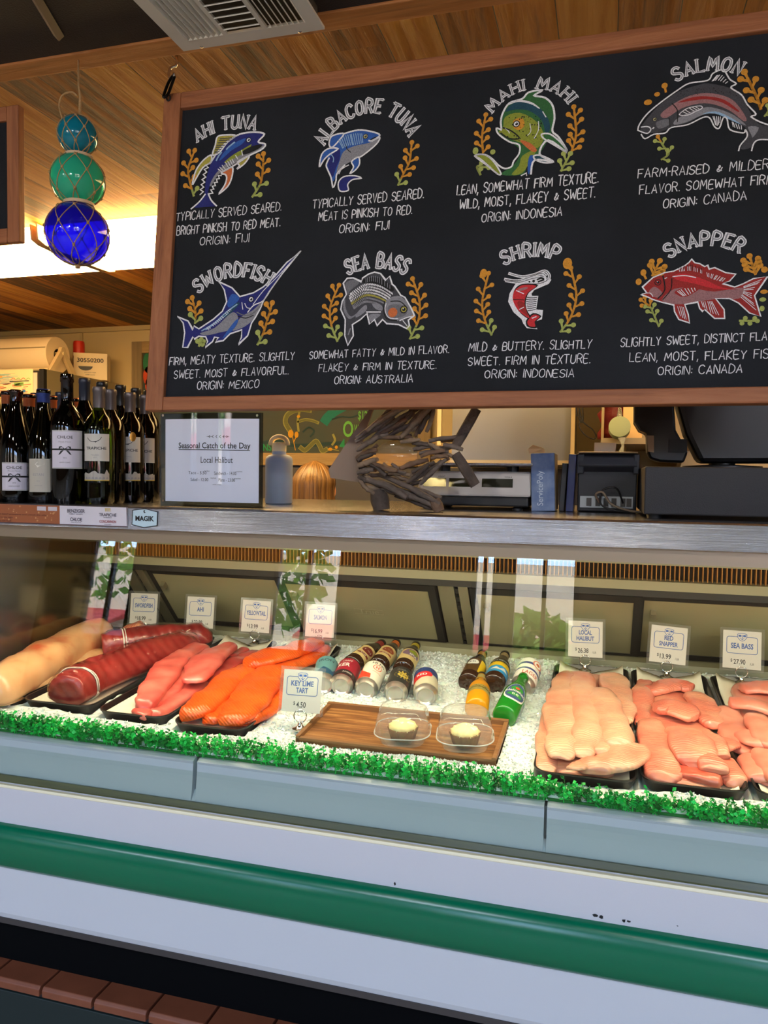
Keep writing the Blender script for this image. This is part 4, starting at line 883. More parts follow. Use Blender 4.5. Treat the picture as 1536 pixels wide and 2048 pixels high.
SHOUL = [(0, .014), (.026, .006), (.037, 0), (.0400, .008), (.0420, .19), (.0405, .205), (.034, .224), (.024, .238), (.0170, .248), (.0150, .262), (.0148, .304), (.0165, .306), (.0165, .318), (.0155, .325), (0, .325)]
def bow(m, r, cx, cz, w, mi):
    P = cyl(r)
    wrap(m, r-.0001, cz-.0022, cz+.0022, w, mi)
    for s in (-1, 1):
        m.poly([P(cx+s*a, cz+b) for a, b in ((0, .002), (.008, .008), (.014, .007), (.015, -.001), (.006, -.003))], mi); m.poly([P(cx+s*a, cz+b) for a, b in ((.002, -.002), (.010, -.004), (.016, -.014), (.011, -.012))], mi)
def l_chloe(z0, z1, r, w):
    def f(m):
        wrap(m, r+.0004, z0, z1, w, 0); zc = (z0+z1)/2; h = z1-z0; q = r+.0008; P = cyl(q)
        letter(m, 'CHLOE', -.006, z1-h*.18, .038, .0072, P, 1, .01); letter(m, 'Pinot Noir', -.006, z1-h*.30, .03, .004, P, 2); bow(m, q, -.006, zc, w, 1)
        letter(m, 'NORTH COAST', -.006, z0+h*.16, .026, .003, P, 1); letter(m, '2016', -.006, z0+h*.28, .008, .003, P, 1); wrap(m, q, z0+.0005, z0+.003, w, 3); wrap(m, q, z1-.003, z1-.0005, w, 3)
        return [lm('lilacwhite', (214, 208, 222)), BK, lm('greyink', (150, 146, 150)), lm('silver', (190, 188, 186))]
    return f
def l_trap(r):
    def f(m):
        q = r+.0008; P = cyl(q); wrap(m, r+.0004, .108, .176, .068, 0)
        ribbon(m, smooth2([(-.022, .166, 0), (-.014, .158, 0), (-.004, .156, 0), (.008, .160, 0), (.014, .168, 0)], 3), .0014, P, 1); m.poly([P(-.006, .157), P(.0, .154), P(.006, .159), P(-.001, .1575)], 1)
        letter(m, 'TRAPICHE', 0, .140, .052, .0072, P, 1, .015); letter(m, 'MALBEC', -.002, .123, .02, .0036, P, 2); letter(m, '2017', -.002, .117, .008, .003, P, 2)
        # mountain band
        wrap(m, r+.0004, .060, .068, .068, 3); x = -.034
        pts = [(-.034, .068), (-.034, .076)]
        while x < .030: x += .0055; pts.append((x, .074+rnd.uniform(0, .014)))
        pts += [(.034, .076), (.034, .068)]; cpoly(m, P, pts, 3, 26)
        for k in range(7): x = -.03+k*.009; m.poly([P(x, .062), P(x+.005, .074+.004*(k % 2)), P(x+.008, .063)], 2)
        wrap(m, q+.0002, .0585, .061, .068, 4)
        return [lm('labelgrey', (200, 196, 186)), BK, lm('greyink', (150, 146, 150)), lm('mountain', (176, 170, 160)), GD]
    return f
def l_estan(r):
    def f(m):
        wrap(m, r+.0004, .028, .112, .056, 0, u0=-.012); P = cyl(r+.0008); letter(m, 'ESTAN', -.014, .072, .026, .007, P, 1); letter(m, '2016', -.014, .056, .008, .003, P, 1); letter(m, 'chardonnay', -.014, .044, .02, .003, P, 1)
        m.poly([P(x-.014, z) for x, z in ((-.008, .098), (-.002, .104), (.016, .099), (.004, .094), (-.002, .09), (-.004, .095))], 2); return [lm('labelbeige', (190, 184, 170)), lm('greyink', (150, 146, 150)), WH]
    return f
def wine(lab, px, py, H, prof, gm, caps=None, label=None, Y=None, rot=None, k=1.0, full=True):
    Y = Y or solveY(px, py, H); X = onY(px, py, Y).x
    a = math.atan2(-X, Y) if rot is None else math.radians(rot)
    t = thing('wine_bottle', lab, 'wine bottle', M=Matrix.Translation((X, Y, CT)) @ Matrix.Rotation(a, 4, 'Z'), group='wine bottles on the counter')
    h0 = prof[-1][1]; P = [(r*k, z*H/h0) for r, z in prof]
    MB().lathe(P, 36).build('glass_body', gm, t, smooth=True, autos=60)
    if full:
        zt = H*.90; q = [(r-.0022, max(z, .006)) for r, z in P if z < zt and r > .01]; q = [(0, .0065)]+q+[(q[-1][0], zt), (0, zt)]; MB().lathe(q, 28).build('wine', M_wine, t, smooth=True, autos=60)
    if caps:
        cm, ln = caps; c = MB(); z = H-ln; rr = [p[0] for p in P if p[1] > H*.88][0]+.0008
        c.lathe([(rr, z), (rr, H-.014), (rr+.0012, H-.012), (rr+.0012, H-.002), (rr, H+.0008), (0, H+.001)], 28); c.build('capsule', cm, t, smooth=True, autos=40)
    if label:
        m = MB(); mt = label(m); m.build('label', mt, t)
    return t
C_cop = mat('copper_capsule', (176, 92, 50), .35, metal=.4); C_blue = mat('blue_capsule', (44, 62, 128), .3, metal=.3); C_blk = mat('black_capsule', (20, 20, 22), .35); C_gry = mat('grey_screw_cap', (104, 96, 96), .35, metal=.5); C_nvy = mat('navy_capsule', (26, 34, 54), .35)
wine('green glass wine bottle cut off by the left edge of the photo', -12, 800, .29, BURG, M_golive, None, None, Y=1.70)
wine('open topped wine bottle with lilac bow label, leftmost of the front row', 32, 780, .29, BURG, M_gdark, None, l_chloe(.030, .102, .0412, .078), Y=1.66)
wine('wine bottle with blue foil neck and small beige label', 87, 778, .29, BURG, M_golive, (C_blue, .05), l_estan(.041), Y=1.665)
wine('tallest wine bottle in front with large white bow label', 134, 749, .326, SHOUL, M_gdark, None, l_chloe(.088, .183, .0418, .082), Y=1.655)
wine('green wine bottle with grey cap and bird label, nearest of its kind', 198, 773, .295, BORD, M_ggreen, (C_gry, .058), l_trap(.038), Y=1.685, rot=24, full=False)
wine('wine bottle with grey screw cap just behind the green bird label bottle', 221, 780, .296, BORD, M_gdark, (C_gry, .058), None)
wine('wine bottle with gold seal and bird label, third in the row of grey caps', 260, 786, .296, BORD, M_gred, (C_gry, .058), l_trap(.038), rot=27)
wine('wine bottle with bird label partly hidden by the seasonal catch sign', 290, 791, .296, BORD, M_gred, (C_gry, .058), l_trap(.038), rot=24)
for lab, px, py, H, c, pf in (
    ('wine bottle with copper capsule at the far left behind the bow label bottle', 15, 783, .30, C_cop, BURG), ('wine bottle with copper capsule between the leftmost bow label and blue foil bottles', 58, 789, .30, C_cop, BURG), ('dark capped wine bottle right beside the middle copper capsule', 72, 787, .312, C_blk, BORD),
    ('wine bottle with copper capsule right of the blue foil neck', 103, 793, .31, C_cop, BURG), ('black capped wine bottle between blue foil neck and tallest bottle', 111.5, 792, .325, C_blk, BORD), ('navy capped wine bottle just left of the tallest bottle neck', 121, 785, .335, C_nvy, BORD),
    ('low copper capped wine bottle behind the tallest bottle', 150, 797, .325, C_cop, BURG), ('tall wine bottle with long dark capsule right of the tallest bottle', 169, 758, .338, C_nvy, BORD), ('black capped wine bottle behind the green bird label bottle', 204, 765, .338, C_blk, BORD),
    ('black capped wine bottle between the second and third grey caps', 241, 771, .338, C_blk, BORD), ('black capped wine bottle behind the gold sealed bottle', 272, 777, .338, C_blk, BORD), ('wine bottle with black and red capsule beside the menu board frame', 298, 782, .338, C_blk, BORD)):
    wine(lab, px, py, H, pf, M_gred, (c, .062), None)
# gold seal on the third bottle
for o in list(COL.objects):
    if o.get('label', '').startswith('wine bottle with gold seal'):
        m = MB(); disc(m, cyl(.0392), .012, .176, .0085, .0125, 0); m.build('gold_seal', mat('gold_seal', (170, 120, 40), .3, metal=.6), o)
# ------------------------------------------------------------------ strip and sticker on the steel band
a = onY(-60, 1033, 1.579); b = onY(255.5, 1033, 1.579); z0, z1 = 1.374, 1.4195; x2 = onY(121, 1033, 1.579).x
t = thing('wine_shelf_strip', 'printed promotional strip with wine maker names on the steel band', 'shelf strip', ((a.x+b.x)/2, 1.579, z0))
MB().box((a.x, 1.5765, z0), (b.x, 1.5798, z1)).build('strip', mat('strip_white', (212, 206, 214), .45), t, world=True)
m = MB(); Pw = lambda u, v: V((u, 1.5761, v)); m.quad(Pw(a.x, z0), Pw(x2, z0), Pw(x2, z1), Pw(a.x, z1), 0); Pw2 = lambda u, v: V((u, 1.5758, v))
for k in range(60):
    u, v, r = rnd.uniform(a.x, x2-.01), rnd.uniform(z0+.004, z1-.004), rnd.uniform(.0008, .0026); disc(m, Pw2, u, v, r, r, 1, 8)
Pw3 = lambda u, v: V((u, 1.5755, v))
for i, tx in enumerate(('only 6 item* prospects and unlock the offer', 'e listed to the right', 'and earn cash back!')): letter(m, tx, x2-.115+(0, -.052, -.055)[i], z0+.021-.008*i, (.16, .06, .055)[i], .0042, Pw3, 2, .01)
for u in (x2-.052, x2-.020): m.quad(Pw3(u-.013, z1-.013), Pw3(u+.013, z1-.013), Pw3(u+.013, z1-.003), Pw3(u-.013, z1-.003), 3)
m.poly([Pw2(x2-.031, z1-.011), Pw2(x2-.026, z1-.008), Pw2(x2-.031, z1-.005)], 4)
ribbon(m, [(a.x, z0+.0004), (b.x, z0+.0004), (b.x-.0004, z1)], .0018, Pw3, 5)
m.build('print', [mat('strip_orange', (156, 88, 50), .45), mat('strip_orange_spot', (196, 140, 90), .45), mat('strip_brown_ink', (80, 30, 24), .5), mat('strip_badge', (200, 190, 196), .45), BK, mat('strip_edge', (70, 36, 44), .5)], t, world=True)
m = MB(); w = b.x-x2; c1 = x2+w*.25; c2 = x2+w*.72
for tx, u, v, ww, hh, mi in (('BENZIGER', c1, .034, .05, .0085, 0), ('FAMILY WINERY', c1, .0265, .04, .0026, 0), ('CHLOE', c1, .0135, .034, .0085, 0), ('WINE COLLECTION', c1, .006, .028, .0018, 0), ('TRAPICHE', c2, .027, .048, .0072, 0), ('ARGENTINA', c2, .0205, .024, .0018, 0), ('CONCANNON', c2, .011, .046, .0068, 1), ('VINEYARD', c2, .004, .02, .0022, 0)): letter(m, tx, u, z0+v, ww, hh, Pw3, mi, .012)
for k in range(4): m.quad(Pw3(c2-.007+k*.004, z0+.035), Pw3(c2-.005+k*.004, z0+.035), Pw3(c2-.005+k*.004, z0+.041), Pw3(c2-.007+k*.004, z0+.041), 2)
m.quad(Pw3(c2-.008, z0+.041), Pw3(c2+.008, z0+.041), Pw3(c2+.008, z0+.0425), Pw3(c2-.008, z0+.0425), 2)
m.build('lettering', [mat('strip_ink', (50, 44, 60), .5), mat('strip_red_ink', (150, 60, 56), .5), GD], t, world=True)
pl = lambda x, y: onY(x, y, 1.579)
hexp = [(266, 1020.5), (290.5, 1017.5), (315.5, 1024), (314.5, 1051), (288.5, 1055), (264.5, 1049)]
t = thing('hexagon_sticker', 'white hexagonal sticker with bold black lettering on the steel band', 'sticker', pl(290, 1054))
m = MB(); m.poly([pl(*p)+V((0, -.0006, 0)) for p in hexp], 0); o = m.build('sticker', lm('stickerwhite', (190, 214, 224)), t, world=True)
m = MB(); h3 = [pl(*p) for p in hexp]; ribbon(m, [(p.x, p.z) for p in h3], .0016, lambda u, v: V((u, 1.5778, v)), closed=True); c = pl(290, 1037); Ps = lambda u, v: V((u, 1.5776, v))
letter(m, 'MAGIK', c.x, c.z, .050, .0125, Ps, 0, .035); disc(m, Ps, pl(290, 1023).x, pl(290, 1023).z, .0032, .0034); m.build('lettering', BK, t, world=True)
m = MB(); disc(m, lambda u, v: V((u, 1.5773, v)), pl(291.5, 1022.5).x, pl(291, 1022.5).z, .0020, .0022); m.build('moon_cutout', lm('stickerwhite', (190, 214, 224)), t, world=True)
# ------------------------------------------------------------------ acrylic sign
YA = 1.625; A0 = onY(318, 1009, YA); A1 = onY(522, 1011, YA); zt = onY(420, 826, YA).z; xa, xb = A0.x, A1.x
t = thing('acrylic_sign_holder', 'clear acrylic stand with the seasonal catch of the day sheet', 'sign holder', ((xa+xb)/2, YA, CT))
M_acr = glass('acrylic', (250, 252, 253), .015, 1.4, bump=(2.5, .25, (1.5, 1, .05)))
def bowd(u): return -.012*math.sin(math.pi*u)
def sheet(m, x0, x1, z0, z1, oy, th, mi=0, n=16):
    vs = []
    for k in range(n+1):
        u = k/n; x = x0+(x1-x0)*u; uu = (x-xa)/(xb-xa); y = YA+oy+bowd(uu)
        vs += [V((x, y, z0)), V((x, y, z1)), V((x, y+th, z0)), V((x, y+th, z1))]
    fs = []
    for k in range(n):
        i = 4*k; fs += [(i, i+4, i+5, i+1), (i+2, i+3, i+7, i+6), (i+1, i+5, i+7, i+3), (i, i+2, i+6, i+4)]
    fs += [(0, 1, 3, 2), (4*n, 4*n+2, 4*n+3, 4*n+1)]; m.add(vs, fs, mi)
m = MB(); sheet(m, xa, xb, CT+.001, zt, 0, .0025); m.build('front_panel', M_acr, t, world=True, smooth=True, autos=30)
m = MB(); sheet(m, xa, xb, CT+.001, zt, .007, .0025); m.build('back_panel', glass('acrylic_back', (150, 160, 168), .02), t, world=True, smooth=True, autos=30)
px0, px1 = onY(330, 1000, YA).x, onY(516, 1000, YA).x; pz0, pz1 = onY(420, 1004, YA).z, onY(420, 838, YA).z
m = MB(); sheet(m, px0, px1, pz0, pz1, .004, .0008); o = m.build('paper_sheet', mat('notice_paper', (232, 230, 246), .6), t, world=True, smooth=True, autos=30)
def PA(u, v): return V((u, YA+.0036+bowd((u-xa)/(xb-xa)), v))
def PX(x, y): p = onY(x, y, YA); return p.x, p.z
m = MB()
def wr(tx, x, y, wpx, hpx, b=0.0):
    u, v = PX(x, y); letter(m, tx, u, v, wpx*(xb-xa)/204, hpx*(xb-xa)/204, PA, 0, b)
wr('Seasonal Catch of the Day', 429, 893, 141, 14, .012); u0, v0 = PX(359, 900); u1, v1 = PX(500, 901.5)
m.add([PA(u0+(u1-u0)*k/10, v0+(v1-v0)*k/10+d) for k in range(11) for d in (0, .0016)], [(2*k, 2*k+2, 2*k+3, 2*k+1) for k in range(10)])
wr('Local Halibut', 436, 920, 62, 11, .0); wr('Taco - 5.50', 398, 945.5, 37, 5.5); wr('Sandwich - 14.00', 453, 946.5, 42, 6); wr('Salad - 12.00', 402, 959, 36, 5.5); wr('Plate - 23.00', 456, 960, 31, 6)
for x, y in ((417, 942), (480, 943), (430, 956), (477, 957)): wr('market', x, y, 11, 2.4)
wr('while it lasts', 437, 969, 17, 2)
for k in range(5):
    u, v = PX(421+k*7, 873.5); q = .0028
    for s in (-1, 1): ribbon(m, [(u, v), (u+q, v+s*q*1.1)], .0012, PA)
u, v = PX(417, 873.5); u1, v1 = PX(458, 873.5); ribbon(m, [(u, v), (u1, v1)], .0009, PA); ribbon(m, [(u1-.004, v+.002), (u1+.003, v), (u1-.004, v-.002)], .001, PA)
m.build('lettering', BK, o, world=True)
m = MB(); m.box((xa, YA+.0095, CT+.0005), (xb, YA+.07, CT+.003)); m.build('foot', M_acr, t, world=True)
for x, y in ((327, 831), (515, 831), (327, 1001)): u, v = PX(x, y); m = MB(); disc(m, lambda p, q: V((p, YA-.0008+bowd((u-xa)/(xb-xa)), q)), u, v, .003, .003); m.build('corner_screw', M_chrome, t, world=True)
# ------------------------------------------------------------------ water bottle
YB = 1.96; c = onY(557.5, 1003, YB); kx = (onY(583.5, 950, YB).x-onY(531.5, 950, YB).x)/2; zt = lambda y: onY(557, y, YB).z
t = thing('water_bottle', 'frosted blue grey water bottle with cream loop cap', 'water bottle', (c.x, YB, CT))
r = kx*.97; zs = zt(912)-CT; zn = zt(903)-CT
MB().lathe([(0, 0), (r*.9, 0), (r, .004), (r, zs-.014), (r*.975, zs-.007), (r*.90, zs-.002), (r*.74, zs+.002), (r*.52, zs+.004), (r*.5, zn+.004)], 36).build('body', mat('frosted_sleeve', (168, 180, 200), .55, sss=.3), t, smooth=True, autos=60)
m = MB(); zc0 = zn; zc1 = zt(887)-CT; m.lathe([(r*.5, zc0), (r*.52, zc0), (r*.52, zc1), (r*.45, zc1+.003), (0, zc1+.003)], 32); m.build('cap', mat('cream_cap', (255, 238, 196), .5), t, smooth=True, autos=40)
m = MB(); zm = zc1-.001; hh = zt(871)-CT-zm; m.tube([(r*.66*math.cos(a), 0, zm-.004+hh*1.02*max(0, math.sin(a))**.8) for a in [math.pi*k/18 for k in range(19)]], .0068, 10, flat=1.0); m.build('carry_loop', mat('cream_cap', (255, 238, 196), .5), t, smooth=True)
# ------------------------------------------------------------------ driftwood fish
YD = 1.72
def dp(x, y, o=0.0): return onY(640+x/3.491, 790+y/3.491, YD+o)
c = dp(430, 800); t = thing('driftwood_fish', 'fish sculpture made of grey brown driftwood sticks standing on the counter', 'sculpture', (c.x, YD, CT))
M_drift = [mat('driftwood_%s' % n, q, .85, nz=(26, .4), bump=(70, .6), stretch=(1, 1, 1)) for n, q in (('grey', (112, 98, 88)), ('brown', (122, 96, 76)), ('dark', (88, 75, 66)), ('pale', (142, 120, 98)))]
ST = """250,330,560,90,34 255,300,480,95,30 290,350,640,80,36 330,250,600,95,34 370,300,700,90,34 420,270,660,130,28 480,290,690,200,30 560,300,760,95,34 600,240,720,100,30 660,290,790,90,28 690,270,760,140,26 740,260,785,100,26
255,390,420,290,32 250,440,400,350,34 260,460,390,400,36 265,500,400,450,36 262,540,370,520,34 270,480,390,530,30 270,570,380,610,30 280,600,380,690,28 330,330,480,270,28 380,305,560,300,26 470,300,640,275,28 590,290,700,330,30
340,560,550,545,30 330,590,610,720,40 400,600,800,740,36 420,560,850,720,32 500,590,840,760,36 560,680,830,790,36 620,720,820,800,30 300,560,420,640,28 430,650,620,700,30
370,470,540,530,30 330,470,460,560,30 440,480,620,600,30 500,480,560,520,22 560,515,760,450,34 610,610,760,480,28 640,600,850,460,32 700,620,880,450,30 720,560,900,440,26 590,640,720,600,24 480,545,640,560,28 620,560,720,540,26
610,310,760,340,30 640,335,780,350,28 650,380,800,350,30 690,410,900,400,30 700,430,870,390,24 760,320,1010,290,26 760,330,960,440,28 860,350,1000,380,30 780,440,900,430,26 740,400,880,420,26 840,320,1000,305,24 780,370,940,360,28 265,430,400,380,28 275,520,385,500,26 300,640,520,690,30 470,640,700,720,28 520,700,760,775,28 640,540,800,470,26 560,330,700,310,26 430,500,600,545,26 380,250,520,150,30 520,250,650,120,28 640,255,720,130,26"""
# sticks above the lower edge of the hanging board are longer than the photo shows
for i, s in enumerate(ST.split()):
    x0, y0, x1, y1, w = [float(q) for q in s.split(',')]
    if y1 < 110: f = 1.25; x1 = x0+(x1-x0)*f; y1 = y0+(y1-y0)*f
    o = rnd.uniform(-.018, .018); A = dp(x0, y0, o); B = dp(x1, y1, o+rnd.uniform(-.012, .012)); rr = w/3.491*1.75/1538*.70
    n = 9; pts = []; rs = []; d = B-A; q = V((d.z, 0, -d.x)).normalized(); bend = rnd.uniform(-.06, .06)*d.length
    for k in range(n):
        f = k/(n-1); pts.append(A+d*f+q*bend*math.sin(math.pi*f)+V((rnd.uniform(-1, 1), rnd.uniform(-1, 1), rnd.uniform(-1, 1)))*rr*.16); rs.append(rr*(.62+.42*math.sin(math.pi*min(1, .12+.8*f)))*rnd.uniform(.9, 1.1))
    m = MB(); m.tube(pts, rs, 9, flat=.85); m.build('driftwood_stick', M_drift[i % 4 if rnd.random() < .8 else 0], t, world=True, smooth=True, autos=60)
for (x0, y0, x1, y1, w) in ((945, 360, 1095, 95, 74), (945, 410, 1085, 630, 78)):
    A, B = dp(x0, y0), dp(x1, y1); rr = w/3.491*1.75/1538*.5; m = MB(); m.tube([A, A.lerp(B, .3), A.lerp(B, .7), B], [rr*.4, rr*.45, rr*.45, rr*.42], 8, flat=2.2); m.build('tail_slat', M_drift[2], t, world=True)
A, B = dp(405, 660), dp(432, 812); B.z = CT+.001; m = MB(); m.tube([A, A.lerp(B, .5), B], [.018, .0225, .019], 10); m.build('foot_block', M_drift[2], t, world=True, smooth=True, autos=60)
A, B = dp(800, 730), dp(835, 812); B.z = CT+.001; m = MB(); m.tube([A, A.lerp(B, .5), B], [.012, .014, .012], 10); m.build('foot_block', M_drift[1], t, world=True, smooth=True, autos=60)
m = MB(); tri = [(400, 20), (60, 520), (72, 578), (280, 612), (300, 300)]; f0 = [dp(x, y, .032) for x, y in tri]; f1 = [p+V((0, .006, 0)) for p in f0]; loops(m, [f0, f1]); m.build('fin_board', mat('fin_board', (142, 120, 102), .6, nz=(14, .2), stretch=(1, 1, .3)), t, world=True)
m = MB(); ov = [(550+165*math.cos(a), 405+90*math.sin(a)) for a in [2*math.pi*k/24 for k in range(24)]]; loops(m, [[dp(x, y, .012) for x, y in ov], [dp(x, y, .018) for x, y in ov]]); m.build('glass_inset', glass('fish_glass_inset', (250, 240, 200), .06, 1.5, bump=(9, .9, (1, 1, 5)), white=.06), t, world=True)
# ------------------------------------------------------------------ scale
YC = 1.90; cx = lambda x, y=970, Y=YC: onY(x, y, Y).x; cz = lambda y, x=1000, Y=YC: onY(x, y, Y).z
xa_, xb_ = cx(835), cx(1062)
t = thing('price_scale', 'white digital price scale with three dark displays and steel platter', 'scale', ((xa_+xb_)/2, YC+.14, CT))
M_sw = mat('scale_white', (196, 190, 184), .45); M_lcd = mat('lcd_olive', (40, 40, 22), .15)
zb0, zb1, ztop = cz(994), cz(943), cz(929)
m = MB(); m.prism([(YC, zb0), (YC+.012, zb1-.004), (YC+.022, zb1), (YC+.28, zb1), (YC+.29, zb0)], xa_, xb_); m.build('housing', M_sw, t, world=True, bevel=.006)
m = MB(); m.box((xa_+.006, YC+.004, zb0-.024), (xb_-.006, YC+.285, zb0)); m.build('base', M_blackp, t, world=True, bevel=.004)
for x in (xa_+.03, xb_-.035):
    for y in (YC+.03, YC+.25):
        m = MB(); m.lathe([(0, CT), (.013, CT), (.013, CT+.004), (.009, CT+.008), (.009, zb0-.02), (0, zb0-.02)], 16, M=Matrix.Translation((x, y, 0))); m.build('foot', M_blackp, t, world=True, smooth=True, autos=40)
m = MB(); m.box((cx(850), YC-.004, ztop-.004), (xb_+.004, YC+.29, ztop+.004)); m.build('platter', M_steel, t, world=True, bevel=.003)
for x in (cx(880), cx(1020)):
    m = MB(); m.lathe([(.016, zb1-.002), (.016, ztop-.003)], 16, M=Matrix.Translation((x, YC+.05, 0))); m.build('platter_post', M_blackp, t, world=True)
for a, b, tx in ((846, 891, 'WEIGHT'), (897, 945, 'UNIT PRICE'), (963, 1025, 'TOTAL $')):
    m = MB(); u0, u1 = cx(a), cx(b); v0, v1 = cz(975), cz(957.5); sl = lambda v: YC+.012*(v-zb0)/(zb1-zb0)-.0006; m.quad(V((u0, sl(v0), v0)), V((u1, sl(v0), v0)), V((u1, sl(v1), v1)), V((u0, sl(v1), v1)), 0)
    letter(m, tx, u1-.012, v1+.004, .018, .0035, lambda u, v: V((u, sl(v), v)), 1, .01); m.build('display', [M_lcd, BK], t, world=True)
# ------------------------------------------------------------------ boxes, printer, till
def slab(lab, name, cat, xl, xr, yt, yb, Y, dep, mt, tilt=0, dx=0.0):
    a, b = onY(xl, yb, Y).x, onY(xr, yb, Y).x; h = onY((xl+xr)/2, yt, Y).z-CT
    M = Matrix.Translation(((a+b)/2, Y, CT)) @ Matrix.Rotation(math.radians(tilt), 4, 'Y')
    t = thing(name, lab, cat, M=M); w = (b-a)/2
    MB().box((-w, 0, .001), (w, dep, h)).build('carton' if cat == 'box' else 'cover', mt, t, bevel=.0015); return t, w, h
t, w, h = slab('worn blue glove carton standing on end beside the scale', 'blue_carton', 'box', 1063, 1110, 906, 1021, 1.90, .11, mat('blue_carton', (72, 98, 146), .5, nz=(24, .25), col2=(122, 140, 172)), -2)
m = MB(); vs, fs, x0, x1, y0, y1 = glyphs('ServicePoly', .01); k = h*.60/(x1-x0); m.add([V((-w*.15-(y*k*1.1)+.004, -.0006, h*.10+(x-x0)*k)) for x, y in vs], fs); m.build('lettering', lm('cartonprint', (186, 200, 214)), t)
m = MB(); m.box((w-.0003, .004, .002), (w+.0012, .108, h-.002)); m.build('side_panel', mat('carton_board', (120, 104, 84), .7), t); m = MB(); m.poly([V((-w*1.2, .02, h)), V((w*.2, .02, h)), V((w*.05, .03, h+.012)), V((-w*.9, .03, h+.022)), V((-w*1.3, .02, h+.012))]); m.build('torn_flap', mat('torn_flap', (226, 180, 122), .7), t)
slab('thin black folder leaning between the blue carton and navy case', 'black_folder', 'folder', 1117, 1128, 926, 1022, 1.92, .12, mat('folder_black', (22, 22, 26), .45), 3)
slab('glossy navy blue case standing left of the receipt printer', 'navy_case', 'case', 1131, 1146, 908, 1022, 1.90, .10, mat('navy_vinyl', (26, 34, 84), .25), 2)
YP = 1.91; xa_, xb_ = cx(1151, 1000, YP), cx(1277, 1000, YP); zp = onY(1215, 906, YP).z
t = thing('receipt_printer', 'black receipt printer seen from behind with a slip of paper sticking out', 'printer', ((xa_+xb_)/2, YP+.09, CT)); M_pr = mat('printer_black', (34, 34, 38), .42)
m = MB(); m.prism([(YP+.012, CT+.002), (YP+.006, zp-.045), (YP-.004, zp-.03), (YP+.0, zp-.008), (YP+.012, zp), (YP+.17, zp), (YP+.17, CT+.002)], xa_+.004, xb_-.004); m.build('housing', M_pr, t, world=True, bevel=.003)
for q0, q1 in ((xa_, xa_+.018), (xb_-.014, xb_)): MB().box((q0, YP-.002, zp-.05), (q1, YP+.03, zp-.002)).build('hinge_cheek', M_pr, t, world=True, bevel=.003)
m = MB(); m.box((xa_+.004, YP+.0, zp-.0005), (xb_-.004, YP+.16, zp+.003)); m.build('top_cover', mat('printer_top', (150, 120, 78), .3, metal=.3), t, world=True, bevel=.001)
m = MB(); m.quad(V((cx(1187, 900, YP), YP+.05, zp)), V((cx(1231, 900, YP), YP+.05, zp)), V((cx(1233, 900, YP), YP+.04, onY(1210, 886, YP+.04).z)), V((cx(1188, 900, YP), YP+.04, onY(1210, 885, YP+.04).z))); m.build('paper_slip', mat('receipt_paper', (238, 222, 196), .7), t, world=True)
m = MB(); pz0, pz1 = onY(1215, 1016, YP).z, onY(1215, 993, YP).z; m.box((cx(1160, 1000, YP), YP+.001, pz0), (cx(1266, 1000, YP), YP+.012, pz1)); pp = m.build('port_panel', mat('port_plate', (150, 152, 152), .35, metal=.5), t, world=True)
m = MB()
for u in (1178, 1196, 1212, 1228, 1246, 1258): m.box((cx(u-5, 1000, YP), YP-.004, pz0+.004), (cx(u+5, 1000, YP), YP+.004, pz1-.004))
m.build('port', mat('port_dark', (52, 46, 40), .5), pp, world=True)
zz = CT+.006; m = MB(); m.tube(smooth2([(cx(1200, 1000, YP), YP-.005, pz0+.012), (cx(1192), YP-.02, pz1+.004), (cx(1206), YP-.03, pz1+.010), (cx(1222), YP-.03, pz0+.012), (cx(1250), YP-.03, zz+.004), (cx(1285), YP-.02, zz-.002), (cx(1330), YP+.02, zz-.002)], 5), .0028, 8); m.build('grey_cable', mat('cable_beige', (134, 116, 96), .5), t, world=True, smooth=True)
m = MB(); m.tube(smooth2([(cx(1246, 1000, YP), YP-.004, pz0+.012), (cx(1236), YP-.018, pz1+.016), (cx(1222), YP-.022, pz1+.022), (cx(1204), YP-.02, pz1+.012), (cx(1204), YP-.03, pz0+.008), (cx(1240), YP-.035, zz), (cx(1290), YP-.01, zz-.002)], 5), .0022, 8); m.build('black_cable', M_blackp, t, world=True, smooth=True)
YT = 1.69; xa_ = onY(1288, 1000, YT).x; z0, z1 = onY(1300, 1029, YT).z, onY(1300, 933, YT).z
t = thing('cash_drawer', 'matte black cash drawer on small feet at the right end of the counter', 'cash drawer', (xa_+.21, YT+.2, CT)); M_cd = mat('cash_drawer_black', (31, 30, 34), .6, bump=(400, .1))
m = MB(); m.box((xa_, YT, z0), (xa_+.42, YT+.42, z1)); m.build('housing', M_cd, t, world=True, bevel=.003)
for x in (xa_+.022, xa_+.40):
    for y in (YT+.025, YT+.39): m = MB(); m.lathe([(0, CT), (.014, CT), (.016, z0), (0, z0)], 16, M=Matrix.Translation((x, y, 0))); m.build('foot', M_blackp, t, world=True, smooth=True, autos=40)
YM = 1.98; t = thing('till_monitor', 'large black back of a till monitor above the cash drawer', 'monitor', (onY(1430, 930, YM).x, YM+.1, z1)); M_mo = mat('monitor_black', (14, 13, 13), .38)
def mp(x, y, o=0): return onY(x, y, YM+o)
m = MB(); out = [(1352, 700), (1350, 790), (1372, 868), (1400, 926), (1700, 926), (1700, 700)]; loops(m, [[mp(x, y, 0) for x, y in out], [mp(x, y)+V((0, .10, 0)) for x, y in out]]); m.build('screen_back', M_mo, t, world=True, bevel=.012)
m = MB(); out = [(1268, 700), (1268, 845), (1278, 862), (1293, 868), (1294, 905), (1300, 918), (1320, 924), (1368, 926), (1376, 905), (1352, 860), (1348, 800), (1350, 700)]; loops(m, [[mp(x, y, .02) for x, y in out], [mp(x, y, .02)+V((0, .06, 0)) for x, y in out]]); m.build('stand_arm', M_mo, t, world=True, bevel=.006)
